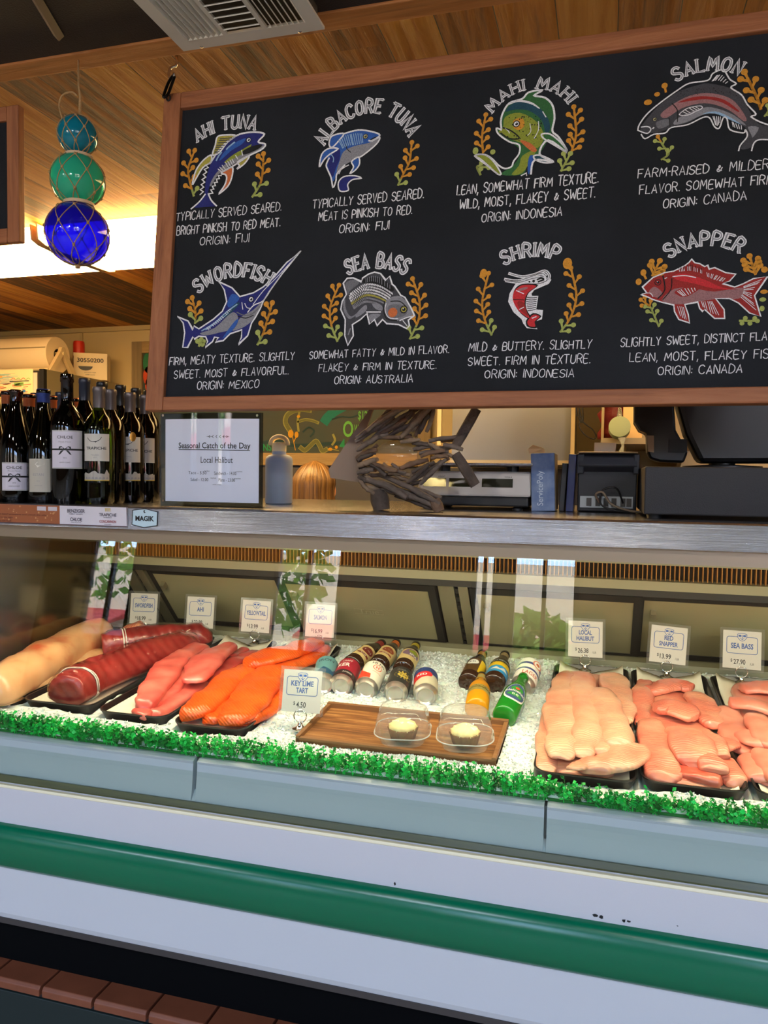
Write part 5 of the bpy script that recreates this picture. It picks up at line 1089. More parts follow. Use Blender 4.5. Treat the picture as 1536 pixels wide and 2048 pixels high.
m = MB(); out = [(1294, 871), (1308, 871), (1308, 905), (1296, 903)]; m.poly([mp(x, y, .0185) for x, y in out]); m.build('serial_label', mat('serial_label', (150, 124, 96), .5), t, world=True)
m = MB(); a_, b_ = mp(1338, 878, .016), mp(1374, 905, .016); m.box((a_.x, a_.y, b_.z), (b_.x, a_.y+.01, a_.z)); m.build('connector_bay', mat('bay_black', (8, 8, 8), .6), t, world=True)
m = MB(); m.lathe([(0, z1+.0015), (.09, z1+.0015), (.09, z1+.008), (.03, z1+.012), (.03, mp(1400, 920).z), (0, mp(1400, 920).z)], 24, M=Matrix.Translation((mp(1450, 926).x, YM+.05, 0))); m.build('foot', M_mo, t, world=True, smooth=True, autos=40)
# ------------------------------------------------------------------ the hanging chalk menu board
BP0 = V((0, 1.58, 1.65)); BU = V((0, .08, .753)).normalized(); BN = V((0, -BU.z, BU.y)); REC = .012
BPR = BP0-BN*REC
def B(x, y): P = onP(x, y, BPR, BN); return V((P.x, (P-BPR).dot(BU)))
def bpt(off): return lambda s, t: BPR+V((s, 0, 0))+BU*t+BN*off
def bout(x, y): P = onP(x, y, BP0, BN); return V((P.x, (P-BP0).dot(BU)))
bl0 = (bout(316, 195).x+bout(301, 819).x)/2; bb0 = bout(700, 816).y; bt0 = bout(864, 113).y; br0 = B(1402, 250).x+.20
FWI = .046
board = thing('chalk_menu_board', 'large chalkboard menu of eight fish hanging in a reddish wood frame', 'chalkboard', BP0+V(((bl0+br0)/2, 0, 0)))
W_bf = wood('board_frame_h', [(110, 60, 34), (152, 92, 56), (172, 112, 74)], axis='X', grain=60, bumpk=.35); W_bfv = wood('board_frame_v', [(110, 60, 34), (152, 92, 56), (172, 112, 74)], axis='Z', grain=60, bumpk=.35)
def bbox(m, s0, s1, t0, t1, o0, o1):
    vs = [BP0+V((s, 0, 0))+BU*t+BN*o for o in (o0, o1) for t in (t0, t1) for s in (s0, s1)]
    m.add(vs, [(0, 2, 3, 1), (4, 5, 7, 6), (0, 1, 5, 4), (1, 3, 7, 5), (3, 2, 6, 7), (2, 0, 4, 6)])
m = MB(); bbox(m, bl0+.02, br0-.02, bb0+.02, bt0-.02, -REC-.008, -REC); m.build('slate', mat('chalkboard_black', (31, 34, 41), .75, spec=.2, nz=(3.5, .35), bump=(300, .12)), board, world=True)
for s0, s1, t0, t1, w in ((bl0, bl0+FWI, bb0, bt0, W_bfv), (br0-FWI, br0, bb0, bt0, W_bfv), (bl0+FWI, br0-FWI, bt0-.040, bt0, W_bf), (bl0+FWI, br0-FWI, bb0, bb0+.032, W_bf)):
    m = MB(); bbox(m, s0, s1, t0, t1, -.026, 0); m.build('frame_rail', w, board, world=True, bevel=.003)
def chalk(n, c): return mat('chalk_'+n, c, .85, nz=(420, .3))
K = {'w': chalk('white', (238, 238, 246)), 'g': chalk('grey', (112, 112, 120)), 'n': chalk('navy', (30, 36, 116)), 'b': chalk('blue', (44, 92, 176)), 'l': chalk('light_blue', (150, 184, 220)), 'o': chalk('gold', (214, 146, 44)), 'y': chalk('yellow', (176, 166, 70)), 'G': chalk('pale_green', (170, 180, 96)), 'e': chalk('green', (48, 104, 56)), 'L': chalk('lime', (140, 150, 50)), 't': chalk('teal', (24, 72, 92)), 'r': chalk('red', (158, 38, 36)), 'R': chalk('bright_red', (206, 44, 52)), 'p': chalk('pink', (158, 112, 116)), 'a': chalk('orange', (206, 110, 60)), 'k': chalk('black', (18, 18, 20)), 's': chalk('silver', (140, 140, 150)), 'd': chalk('dark_grey', (66, 66, 74)), 'x': chalk('title_fill', (140, 142, 152))}
KI = list(K)
class Art:
    def __init__(s, ox, oy, sc): s.o = (ox, oy, sc); s.m = MB(); s.t = MB(); s.tt = MB(); s.k = (B(ox+100, oy+150)-B(ox, oy+150)).length/100/sc
    def p(s, x, y): return B(s.o[0]+x/s.o[2], s.o[1]+y/s.o[2])
    def pts(s, d): return [tuple(float(q) for q in a.split(',')) for a in d.split()]
    def fill(s, c, d, off=.0004, sm=True):
        q = [s.p(*a) for a in s.pts(d)]
        if sm: q = smooth2(q, 3, True)
        f = bpt(off); s.m.poly([f(v.x, v.y) for v in q], KI.index(c))
    def line(s, c, d, w=20, off=.0010, closed=False, sm=True, taper=False):
        q = [s.p(*a) for a in s.pts(d)]
        if sm and len(q) > 2: q = smooth2(q, 4, closed)
        ribbon(s.m, q, w*s.k, bpt(off), KI.index(c), closed, taper)
    def shape(s, c, d, w=18, oc='w', sm=True): s.fill(c, d, sm=sm); s.line(oc, d, w, closed=True, sm=sm)
    def dot(s, c, x, y, r, off=.0011, ry=None):
        q = s.p(x, y); disc(s.m, bpt(off), q.x, q.y, r*s.k, (ry or r)*s.k, KI.index(c), 14)
    def eye(s, x, y, r=22): s.dot('k', x, y, r, .0012); s.dot('w', x, y, r*.72, .0013); s.dot('k', x+2, y, r*.42, .0014); s.dot('w', x-r*.15, y-r*.2, r*.15, .0015)
    def hatch(s, c, d0, d1, n, w=6, off=.0012):
        a, b = s.pts(d0), s.pts(d1); a = smooth2([V(q) for q in a], 8); b = smooth2([V(q) for q in b], 8)
        for k in range(n):
            f = (k+.5)/n; A = a[int(f*(len(a)-1))]; Bq = b[int(f*(len(b)-1))]; ribbon(s.m, [s.p(*A), s.p(*Bq)], w*s.k, bpt(off), KI.index(c))
    def weed(s, d, n, ll=75, green=.25, side0=1, lw=1.0):
        q = smooth2([V((*a, 0)) for a in s.pts(d)], 8); N_ = len(q)
        for i in range(N_-1):
            f = i/(N_-1); ribbon(s.m, [s.p(q[i].x, q[i].y), s.p(q[i+1].x, q[i+1].y)], 20*s.k*lw, bpt(.0006), KI.index('G' if f < green else 'o'))
        tot = n
        for k in range(n+1):
            f = min(.999, (k+.35)/n) if k < n else .999; i = int(f*(N_-1)); a = q[i]; b = q[min(i+1, N_-1)]; a0 = q[max(i-1, 0)]; tg = (b-a0).normalized(); sd = V((-tg.y, tg.x, 0))*(1 if (k+side0) % 2 else -1)
            dr = (tg*.75+sd*.8).normalized() if k < n else tg; e = a+dr*ll*(1 if k < n else .9); cc = KI.index('G' if f < green else 'o')
            ribbon(s.m, [s.p(a.x, a.y), s.p((a.x+e.x)/2, (a.y+e.y)/2), s.p(e.x, e.y)], [12*s.k*lw, 18*s.k*lw, 30*s.k*lw], bpt(.0007), cc)
            ee = s.p(e.x, e.y); disc(s.m, bpt(.0008), ee.x, ee.y, 23*s.k*lw, 23*s.k*lw, cc, 12)
    def text(s, txt, x0, y0, x1, y1, h):
        A, Bq = s.p(x0, y0), s.p(x1, y1); H_ = abs(s.p(x0, y0-h).y-A.y); hand(s.t, txt, A, Bq, H_, bpt(.0008), 0, .105, seed=int(x0+y0))
    def title(s, txt, a, b, c, h):
        P1, P2, P3 = s.p(*a), s.p(*b), s.p(*c)
        d = 2*(P1.x*(P2.y-P3.y)+P2.x*(P3.y-P1.y)+P3.x*(P1.y-P2.y)); q = lambda p: p.x*p.x+p.y*p.y
        ux = (q(P1)*(P2.y-P3.y)+q(P2)*(P3.y-P1.y)+q(P3)*(P1.y-P2.y))/d; uy = (q(P1)*(P3.x-P2.x)+q(P2)*(P1.x-P3.x)+q(P3)*(P2.x-P1.x))/d
        C_ = V((ux, uy)); R = (P1-C_).length; a0 = math.atan2(P1.y-uy, P1.x-ux); a1 = math.atan2(P3.y-uy, P3.x-ux)
        if a0 < 0 and a1 > 0: a0 += 2*math.pi
        H_ = h*s.k; G = [gl(ch) for ch in txt]; gap = 1.7; tot = sum(w+gap for _, w in G)-gap; x = 0; kx = (a0-a1)*R/tot
        for st, w in G:
            am = a0-(a0-a1)*(x+w/2)/tot; rad = V((math.cos(am), math.sin(am))); tn = V((rad.y, -rad.x)); O = C_+rad*R
            mp_ = lambda px, py: O+tn*((px-w/2)*kx*1.04)+rad*(py/6*H_)
            def ser(px, py): ribbon(s.tt, [mp_(px-.95, py), mp_(px+.95, py)], H_*.07, bpt(.0007), 0)
            for q_ in st:
                pp = [mp_(*v) for v in q_]
                if len(pp) > 4: pp = smooth2(pp, 3)
                ribbon(s.tt, pp, H_*.235, bpt(.0006), 0)
                for v in (q_[0], q_[-1]):
                    if v[1] in (0, 6) and len(q_) <= 5: ser(*v)
            for q_ in st:
                pp = [mp_(*v) for v in q_]
                if len(pp) > 4: pp = smooth2(pp, 3)
                ribbon(s.tt, pp, H_*.075, bpt(.0010), 1)
            x += w+gap
    def done(s):
        s.m.build('chalk_drawing', [K[c] for c in KI], board, world=True); s.t.build('chalk_lettering', K['w'], board, world=True); s.tt.build('title_lettering', [K['w'], K['x']], board, world=True)
# --- ahi tuna
A = Art(310, 180, 4.955)
A.title('AHI TUNA', (425, 515), (665, 400), (985, 395), 110)
A.shape('y', "800,455 700,448 622,465 600,545 572,645 640,620 720,520", 14); A.hatch('d', "650,480 610,560 590,630", "770,470 680,560 620,630", 8, 8)
A.shape('y', "556,648 480,700 408,800 372,940 420,860 478,770 555,716", 14); A.shape('a', "770,770 762,870 720,960 635,1030 690,950 712,880 700,840 660,830 700,795", 14); A.shape('y', "935,655 890,730 815,785 838,750 820,715", 14)
A.line('w', "550,730 505,745 530,770 490,790 515,815 480,840 505,865 468,890 495,915 460,940 485,965 450,990 480,1010 448,1040", 11, sm=False); A.line('w', "660,850 630,850 640,880 610,885 620,915 590,920 600,950 570,955 585,985 555,990 575,1025 540,1030", 11, sm=False)
A.fill('n', "1085,440 1000,425 880,430 800,460 700,530 620,620 560,720 520,830 500,940 490,1040 440,1110 390,1165 490,1160 600,1150 548,1090 528,1030 545,950 600,860 680,790 800,720 900,660 1000,620 1080,570 1095,540 1030,515", .0006)
A.fill('s', "1090,545 960,600 860,640 760,690 660,770 590,850 545,940 560,950 620,850 720,770 830,705 930,650 1040,600", .0008); A.fill('L', "960,540 870,590 780,640 690,715 720,720 820,660 900,620", .0008); A.fill('b', "900,480 800,520 700,600 640,690 660,690 760,600 860,540", .0007); A.line('l', "790,520 740,560 710,590", 14); A.line('l', "660,620 630,660 610,700", 14); A.fill('k', "960,560 880,600 860,630 900,640 1000,600 1060,560 1050,540", .0009)
A.line('w', "555,720 620,620 700,530 800,460 880,430 1000,420 1085,440 1025,515 1095,540 1060,590 930,655 800,740 660,820", 15); A.line('w', "500,1035 440,1110 360,1180", 13); A.line('w', "530,1030 560,1095 612,1150", 13); A.eye(930, 498, 24); A.line('w', "860,600 870,650", 8); A.line('w', "800,650 825,690", 8); A.hatch('w', "620,790 700,720 780,680", "660,820 730,770 800,720", 7, 6)
A.weed("385,1050 345,900 330,780 375,650", 8, 72, .15); A.weed("965,1060 1045,930 1070,790 1075,690", 8, 72, .3)
A.text('TYPICALLY SERVED SEARED.', 210, 1300, 1250, 1195, 78); A.text('BRIGHT PINKISH TO RED MEAT.', 215, 1440, 1240, 1350, 80); A.text('ORIGIN: FIJI', 445, 1540, 930, 1505, 78); A.done()
# --- albacore tuna
A = Art(600, 180, 5.12)
A.title('ALBACORE TUNA', (255, 560), (690, 235), (1110, 475), 128)
A.shape('b', "450,450 380,455 318,485 300,560 330,590 400,520", 15); A.shape('b', "390,605 300,600 225,660 200,790 245,720 300,665", 15); A.shape('b', "600,690 610,760 570,820 515,855 550,790 530,735", 14)
A.fill('b', "820,465 740,430 600,412 460,440 390,510 320,610 280,700 285,800 310,880 345,935 380,850 450,775 560,715 640,675 720,620 790,540 818,490 740,525 705,520 760,485", .0006); A.fill('s', "815,495 700,545 560,575 450,630 410,720 375,850 450,775 640,672 770,570", .0008); A.fill('n', "400,600 300,700 290,800 330,900 370,800 410,700", .0007)
A.hatch('l', "400,520 470,470 560,450 640,450", "440,600 500,570 580,560 650,540", 13, 8); A.line('l', "320,660 345,700 340,740", 9); A.line('k', "470,530 480,600 520,640", 8)
A.line('w', "300,700 270,770 290,830 320,900 340,1000 370,930 380,860 460,770", 15); A.line('w', "450,450 600,412 740,430 818,465 740,520 705,520", 15); A.line('w', "740,525 818,488 780,560 640,675 600,690", 14)
A.line('w', "400,860 430,800 390,840 460,790 500,770", 10, sm=False); A.shape('n', "395,950 450,890 560,880 630,905 540,920 490,970 495,1030 410,1035", 13); A.eye(672, 478, 26); A.dot('y', 672, 478, 17, .00135); A.dot('k', 674, 478, 9, .0014)
A.weed("1005,975 1060,860 1120,740 1140,600", 9, 82, .2)
A.text('TYPICALLY SERVED SEARED.', 130, 1215, 1265, 1105, 86); A.text('MEAT IS PINKISH TO RED.', 190, 1340, 1145, 1268, 84); A.text('ORIGIN: FIJI', 400, 1468, 910, 1425, 82); A.done()
# --- mahi mahi
A = Art(890, 140, 4.6545)
A.title('MAHI MAHI', (450, 395), (795, 178), (1140, 310), 100)
A.shape('e', "900,600 980,600 1080,680 1135,765 1000,690 920,640", 14); A.shape('t', "830,800 900,800 1010,855 920,865 840,835", 14); A.shape('L', "280,800 360,790 440,840 520,960 490,970 400,890 330,830", 13)
A.fill('e', "530,550 520,480 540,400 600,310 720,270 780,210 910,190 830,240 930,260 1000,330 1020,450 1000,560 960,650 880,780 800,830 760,900 720,975 520,975 620,900 680,830 700,750 640,690 560,650 500,600 475,550 500,540", .0005); A.fill('t', "560,390 640,310 800,300 940,420 980,540 940,600 900,470 780,380 650,370", .0007); A.fill('e', "740,260 900,290 980,400 990,500 930,380 830,310", .0008)
A.fill('L', "540,545 560,440 700,400 860,490 920,620 860,730 740,690 600,640 500,580", .0008); A.fill('L', "720,800 850,740 800,840 720,960 620,975 690,890", .0007); A.fill('a', "700,655 790,680 855,745 820,765 740,705", .0009); A.fill('o', "640,470 720,450 740,520 690,560 640,540", .0009); A.fill('b', "790,800 830,810 800,920 775,975 770,880", .0009); A.line('w', "580,330 680,290 800,310 880,360", 20, taper=True)
for k in range(70): u, v = rnd.uniform(560, 900), rnd.uniform(420, 700); A.dot('k', u, v, rnd.uniform(3, 7), .00095)
A.line('k', "540,540 600,560 660,600 690,640 600,640 520,590", 12); A.line('w', "560,545 590,570 600,590", 8); A.line('w', "870,480 870,560 830,640", 7); A.line('w', "790,500 800,570 770,610", 6); A.line('w', "910,390 940,440", 9); A.eye(665, 505, 32)
A.line('w', "525,545 520,480 540,400 600,310 720,270 780,210 910,190 830,240 930,260 1000,330 1020,450 1000,570 1060,630 1135,765 960,655 880,785 1010,855 835,840 800,970", 17); A.line('w', "525,560 480,545 500,600 600,670 690,700 690,780 640,850 620,900 560,920 500,890 440,830 370,790 280,800 380,880 490,970", 15); A.line('w', "710,985 760,960 760,985", 10, sm=False)
A.weed("355,770 345,620 370,470", 7, 72, 0); A.weed("330,975 300,900 380,905", 2, 40, 1); A.dot('G', 285, 755, 26, ry=34); A.dot('G', 445, 765, 24)
A.weed("1180,755 1220,600 1205,400", 9, 80, 0); A.weed("1080,940 1140,830", 4, 76, 1)
A.text('LEAN, SOMEWHAT FIRM TEXTURE.', 110, 1165, 1425, 1045, 84); A.text('WILD, MOIST, FLAKEY & SWEET.', 135, 1295, 1395, 1185, 84); A.text('ORIGIN: INDONESIA', 340, 1418, 1085, 1357, 78); A.done()
# --- salmon
A = Art(1240, 90, 5.189)
A.title('SALMON', (590, 375), (890, 268), (1225, 310), 140)
A.fill('d', "210,880 300,740 440,600 620,480 800,420 920,400 1150,450 1260,530 1340,680 1440,820 1600,860 1600,980 1450,980 1370,1060 1250,1080 1330,930 1290,850 1150,770 980,715 850,730 700,810 540,845 460,890 320,915", .0005)
A.fill('p', "420,720 560,610 720,530 900,500 1080,530 1200,600 1310,760 1280,790 1150,690 980,620 820,610 640,660 480,760", .0007); A.fill('r', "600,600 750,545 900,535 1080,570 1230,680 1210,690 1060,600 900,565 750,580", .0008); A.fill('s', "600,760 850,655 1000,660 1180,730 1310,840 1150,770 980,715 850,730 700,800 560,830", .0008); A.fill('g', "380,800 500,770 510,830 420,870 380,850", .0008); A.fill('s', "1330,850 1440,860 1380,960 1360,930", .0008); A.fill('l', "850,720 980,690 1120,740 1260,830 1120,770 980,712", .0009)
A.shape('d', "615,725 700,660 830,635 850,660 790,690 700,730", 9); A.hatch('w', "650,700 720,660 800,645", "690,720 770,690 830,660", 5, 7); A.line('k', "540,610 595,680 595,800", 10); A.line('k', "510,760 520,860", 8)
for k in range(40): f = rnd.random(); u = 480+800*f; v = 560-90*math.sin(f*2.6)+rnd.uniform(-30, 40); A.dot('k', u, v, rnd.uniform(3, 6), .00095)
A.line('w', "185,890 200,830 280,720 420,600 600,470 720,400 910,370 960,300 1050,260 1090,280 1140,360 1205,405 1150,445 1260,520 1320,620 1410,720 1360,745 1450,800 1600,850", 15); A.line('w', "1230,1100 1250,1040 1320,950 1300,880 1280,915 1140,880 1110,770 1070,760 1030,865 980,850 930,760 860,755 700,830 530,860 470,915 350,930 260,975 220,930", 14); A.line('w', "190,890 280,920 320,880 290,850 220,855", 13); A.line('w', "1365,1100 1390,1020 1450,985 1600,990", 14)
A.hatch('w', "1000,320 1060,320 1130,400", "950,380 1020,370 1110,410", 7, 9); A.hatch('w', "960,745 1000,745 1050,750", "990,830 1010,840 1040,800", 5, 8); A.hatch('w', "1160,800 1200,820 1270,840", "1170,850 1220,870 1270,880", 5, 8); A.eye(360, 775, 24); A.dot('y', 360, 775, 16, .00135); A.dot('k', 362, 775, 9, .0014); A.line('w', "340,870 350,860", 14)
A.dot('o', 462, 425, 32); A.line('o', "466,440 475,490", 22); A.dot('o', 385, 515, 30, ry=25); A.dot('o', 290, 598, 42, ry=32); A.weed("430,1190 505,1130 450,1050 420,1000", 6, 66, .9)
A.weed("1460,665 1430,570 1380,460 1325,350", 6, 95, 0, lw=1.5); A.weed("1500,740 1560,660", 2, 60, 1)
A.text('FARM-RAISED & MILDER', 185, 1382, 1540, 1285, 88); A.text('FLAVOR. SOMEWHAT FIRM', 200, 1550, 1590, 1440, 88); A.text('ORIGIN: CANADA', 445, 1698, 1310, 1605, 86); A.done()
# --- swordfish
A = Art(320, 490, 5.12)
A.title('SWORDFISH', (400, 490), (690, 335), (1095, 412), 120)
OUT = "1445,60 1300,180 1170,330 1060,430 960,490 820,530 740,440 600,375 660,460 685,580 640,680 550,760 400,860 350,830 340,870 290,780 180,735 240,800 255,900 235,1050 285,1050 340,940 355,965 400,935 470,940 490,990 465,1050 540,990 560,945 600,950 570,995 650,980 720,910 840,870 835,950 805,1020 900,930 940,800 980,740 1030,650 1060,575 1120,480 1250,300"
A.fill('n', OUT, sm=False); A.fill('s', "410,905 560,850 700,720 760,690 800,740 770,850 600,900 480,925", .0006); A.fill('s', "735,875 830,740 950,670 1050,580 1010,690 930,790 840,850", .0006); A.fill('b', "690,600 740,500 815,550 720,640", .0006); A.fill('b', "640,960 720,840 790,760 800,790 740,880", .0008); A.fill('t', "620,760 760,610 820,600 700,720", .0007)
A.line('l', "430,880 560,800 680,690 790,610", 12); A.line('l', "470,870 590,790 700,700", 8); A.hatch('w', "480,850 600,760 720,650", "500,870 620,780 740,660", 14, 5); A.line('g', "790,690 860,720 940,710 1040,620", 9); A.line('k', "800,730 880,750 960,720", 8); A.line('w', "840,590 850,660", 7); A.line('w', "870,600 890,640 920,650", 7); A.line('w', "900,690 960,620 1060,570 1150,440 1240,310", 10); A.line('w', "955,610 1060,470 1200,330 1430,80", 7)
A.line('w', OUT, 13, closed=True, sm=False); A.eye(935, 558, 28)
A.weed("360,800 365,700 345,600", 6, 76, .25, lw=1.1); A.weed("1000,1020 1060,900 1100,770 1135,650", 8, 76, .25, lw=1.1); A.weed("400,1035 412,1000", 3, 42, 1)
A.text('FIRM, MEATY TEXTURE. SLIGHTLY', 95, 1232, 1375, 1172, 76); A.text('SWEET. MOIST & FLAVORFUL.', 145, 1367, 1315, 1322, 76); A.text('ORIGIN: MEXICO', 380, 1480, 1010, 1462, 76); A.done()
# --- sea bass
A = Art(600, 490, 4.955)
A.title('SEA BASS', (480, 290), (760, 224), (1035, 288), 130)
OUT = "610,365 530,328 470,330 430,380 462,490 420,560 405,640 450,740 445,900 475,995 530,900 520,790 600,740 665,680 690,785 740,740 765,800 820,740 860,780 980,790 1060,830 1085,800 1075,745 1135,700 1100,620 1040,520 1000,500 940,410 915,390 890,310 850,350 800,285 740,270 680,290 620,330"
A.fill('d', OUT, sm=False); A.fill('g', "455,375 530,345 590,375 500,450 480,490 460,440", .0006); A.fill('k', "620,350 720,320 840,350 930,430 900,460 780,390 640,380", .0006); A.fill('s', "850,560 900,520 1000,510 1100,620 1130,690 1000,745 900,740 840,660", .0006); A.fill('g', "870,620 920,590 1020,600 1060,680 980,720 890,715", .0007); A.dot('a', 920, 670, 44, .0008); A.fill('s', "560,680 640,600 665,610 650,660 560,720", .0007); A.fill('s', "725,560 810,600 815,650 760,640 720,600", .0007); A.fill('s', "690,690 800,690 740,740 700,760", .0006)
for r in range(7):
    q = A.pts(["500,480 640,390 780,400 920,480", "490,500 640,415 780,430 900,500", "490,525 630,440 770,455 890,520", "500,550 630,470 760,480 860,530", "510,575 640,495 750,505 850,550", "520,600 640,525 740,535 830,570", "530,620 630,560 700,560 730,570"][r]); q = smooth2([V(a) for a in q], 9)
    for k in range(0, len(q)-1): ribbon(A.m, [A.p(*q[k]), A.p(q[k][0]+8, q[k][1]+15)], (7 if r % 2 else 9)*A.k, bpt(.0009), KI.index('w' if r < 4 else ('y' if r == 4 else 's')))
q = smooth2([V(a) for a in A.pts("430,560 440,660 490,730 560,690")], 8)
for k in range(len(q)): ribbon(A.m, [A.p(*q[k]), A.p(q[k][0]+16, q[k][1]-18)], 9*A.k, bpt(.0009), KI.index('s'))
A.hatch('s', "650,340 720,310 800,330 900,400", "650,375 720,360 800,385 900,440", 12, 6); A.line('k', "840,560 830,640 860,730 960,750", 10); A.line('w', "855,580 845,650 880,720 970,730", 7); A.line('w', "660,665 800,665", 12); A.line('k', "900,560 990,560 1050,610", 9); A.line('w', "990,750 1060,720 1110,710", 10); A.line('w', "1020,750 1060,800", 8); A.line('s', "480,890 500,830", 12)
A.line('w', OUT, 13, closed=True, sm=False); A.eye(1030, 640, 36); A.dot('y', 1030, 640, 26, .00135); A.dot('k', 1028, 640, 14, .0014)
A.weed("370,955 310,790 300,620 365,450", 12, 78, .28); A.weed("1090,930 1175,740 1185,560 1135,390", 12, 80, .25)
A.text('SOMEWHAT FATTY & MILD IN FLAVOR.', 95, 1130, 1475, 1070, 72); A.text('FLAKEY & FIRM IN TEXTURE.', 185, 1257, 1350, 1222, 72); A.text('ORIGIN: AUSTRALIA', 340, 1377, 1115, 1360, 74); A.done()
# --- shrimp
A = Art(910, 470, 4.8)
A.title('SHRIMP', (480, 285), (720, 207), (965, 240), 126)
A.fill('w', "580,470 700,425 860,395 925,430 900,470 840,495 760,530 735,565 740,585 800,585 780,715 845,722 835,810 770,830 790,905 690,895 655,850 640,810 560,740 510,640 525,560", .0004, sm=False)
for d in ("520,370 640,400 760,380 860,345 905,385 900,430", "480,425 600,440 720,405 830,370 870,390", "490,440 620,455 740,420 850,400"): A.line('w', d, 26, .0005); A.line('k', d, 5, .0007)
A.fill('k', "560,610 575,520 650,470 800,480 710,555 680,640 690,720 730,790 700,805 610,730", .0006); A.fill('R', "600,510 660,480 780,490 700,555 668,640 680,720 715,790 690,790 600,715 555,620 565,550", .0008); A.fill('r', "600,640 660,650 690,740 700,780 620,710", .0009); A.fill('p', "610,520 690,500 690,520 620,540", .0010); A.line('w', "590,535 660,565", 8); A.line('k', "560,620 665,625", 7); A.line('w', "620,715 660,695", 8)
A.fill('k', "690,810 750,750 830,780 775,835 785,895 700,885 680,845", .0006); A.fill('R', "705,815 755,765 815,785 765,830 770,880 715,875 695,845", .0008); A.line('w', "740,800 780,785", 10)
for k in range(7): A.line('k', "%d,%d %d,%d %d,%d" % (680+k*3, 595+k*22, 730, 605+k*20, 785-k*2, 600+k*19), 7, .0008)
A.line('k', "790,430 830,415 850,430 800,450", 16); A.dot('k', 755, 445, 13); A.dot('k', 715, 450, 9); A.line('k', "700,470 800,470 880,440 880,410", 6, .0009)
A.weed("350,960 285,810 262,640 310,420", 12, 80, .22); A.dot('o', 275, 370, 34, ry=44); A.weed("1012,930 1110,790 1165,590 1125,370", 12, 80, .2); A.dot('o', 1080, 275, 42, ry=54)
A.text('MILD & BUTTERY. SLIGHTLY', 130, 1117, 1305, 1088, 76); A.text('SWEET. FIRM IN TEXTURE.', 125, 1254, 1295, 1228, 76); A.text('ORIGIN: INDONESIA', 285, 1373, 1140, 1363, 74); A.done()
# --- snapper
A = Art(1230, 440, 5.02)
A.title('SNAPPER', (555, 378), (880, 258), (1240, 330), 140)
OUT = "260,750 320,735 275,675 380,580 500,530 590,515 640,490 700,460 740,430 770,395 800,430 850,440 900,470 930,455 945,495 1000,480 1110,530 1212,545 1150,615 1080,640 1200,675 1290,640 1390,590 1532,568 1400,760 1462,970 1350,935 1240,835 1150,790 1010,790 1095,900 1100,990 1000,990 900,900 880,920 850,890 830,825 700,850 735,950 748,1035 640,1000 597,920 590,855 480,830 380,800 330,775"
A.fill('r', OUT, sm=False); A.fill('p', "470,800 600,690 800,690 1000,720 1280,680 1245,790 1000,795 700,845 560,840", .0006); A.fill('R', "590,560 700,540 900,600 1080,680 1260,700 1000,690 800,640 620,600", .0006); A.fill('p', "340,720 400,670 480,740 430,780 370,760", .0006); A.fill('r', "600,720 700,680 850,680 780,740 690,775 620,750", .0008); A.hatch('w', "620,720 700,690 820,685", "680,765 740,750 820,700", 7, 7); A.line('k', "480,560 500,700 430,790", 13); A.line('k', "570,590 560,700 480,800", 10); A.line('w', "580,570 700,560 810,580", 10); A.line('w', "500,590 520,580", 9)
A.hatch('w', "640,490 760,470 880,510", "650,520 760,510 880,540", 12, 6); A.hatch('w', "920,530 1030,560 1110,590", "930,570 1000,600 1080,620", 10, 6); A.hatch('w', "1290,670 1290,720 1260,780", "1470,600 1370,740 1420,920", 11, 6); A.hatch('w', "860,820 930,820 980,820", "880,870 960,930 1060,960", 7, 6); A.hatch('w', "620,870 660,870 690,880", "650,960 690,990 720,1000", 4, 6); A.hatch('k', "640,470 760,450 880,490", "640,500 760,500 880,530", 9, 6)
A.line('w', OUT, 13, closed=True, sm=False); A.eye(430, 628, 34); A.dot('r', 430, 628, 26, .00135); A.dot('k', 428, 625, 13, .0014); A.line('w', "270,745 350,735 380,770", 8)
A.weed("375,560 415,480", 5, 95, 0, lw=1.3); A.dot('o', 285, 530, 30, ry=36); A.line('o', "290,550 310,590", 22); A.dot('o', 237, 622, 30, ry=36); A.weed("440,1070 385,940 350,870 300,830", 9, 62, .7); A.weed("1410,545 1375,440", 6, 100, 0, lw=1.3); A.dot('o', 1500, 500, 32); A.dot('o', 1495, 722, 36, ry=22); A.dot('G', 1482, 800, 32, ry=22); A.dot('G', 1475, 890, 24, ry=28); A.weed("1250,1012 1410,1014", 4, 36, 1)
A.text('SLIGHTLY SWEET, DISTINCT FLAVOR.', 55, 1275, 1740, 1198, 82); A.text('LEAN, MOIST, FLAKEY FISH.', 145, 1424, 1640, 1385, 82); A.text('ORIGIN: CANADA', 430, 1557, 1272, 1532, 80); A.done()
# hanging hardware
def hanger(lab, X):
    top = BP0+V((X, 0, 0))+BU*(bt0-.02)-BN*-.0; t = thing('board_hook', lab, 'hook', (X, 1.68, CEIL))
    m = MB(); m.tube(smooth2([(X+.004, 1.672, CEIL+.001), (X+.004, 1.672, 2.478), (X-.008, 1.665, 2.468), (X-.010, 1.662, 2.448), (X+.002, 1.66, 2.438), (X+.006, 1.658, 2.452)], 5), .0034, 8); m.build('steel_hook', M_chrome, t, world=True, smooth=True)
    m = MB(); m.tube(smooth2([(X+.004, 1.662, 2.45), (X-.004, 1.652, 2.43), (X-.010, 1.640, 2.395), (X-.008, 1.638, 2.388), (X-.001, 1.645, 2.40), (X+.006, 1.66, 2.445)], 5), .0036, 8); m.build('snap_clip', mat('snap_clip_black', (22, 20, 20), .35, metal=.6), t, world=True, smooth=True)
    m = MB(); e = BP0+V((X-.009, 0, 0))+BU*(bt0-.012)+BN*.001; m.tube([e+V((.005*math.cos(a), 0, .007*math.sin(a)))+BN*.001 for a in [k*2*math.pi/14 for k in range(15)]], .0018, 6); m.build('screw_eye', M_blackp, t, world=True, smooth=True)
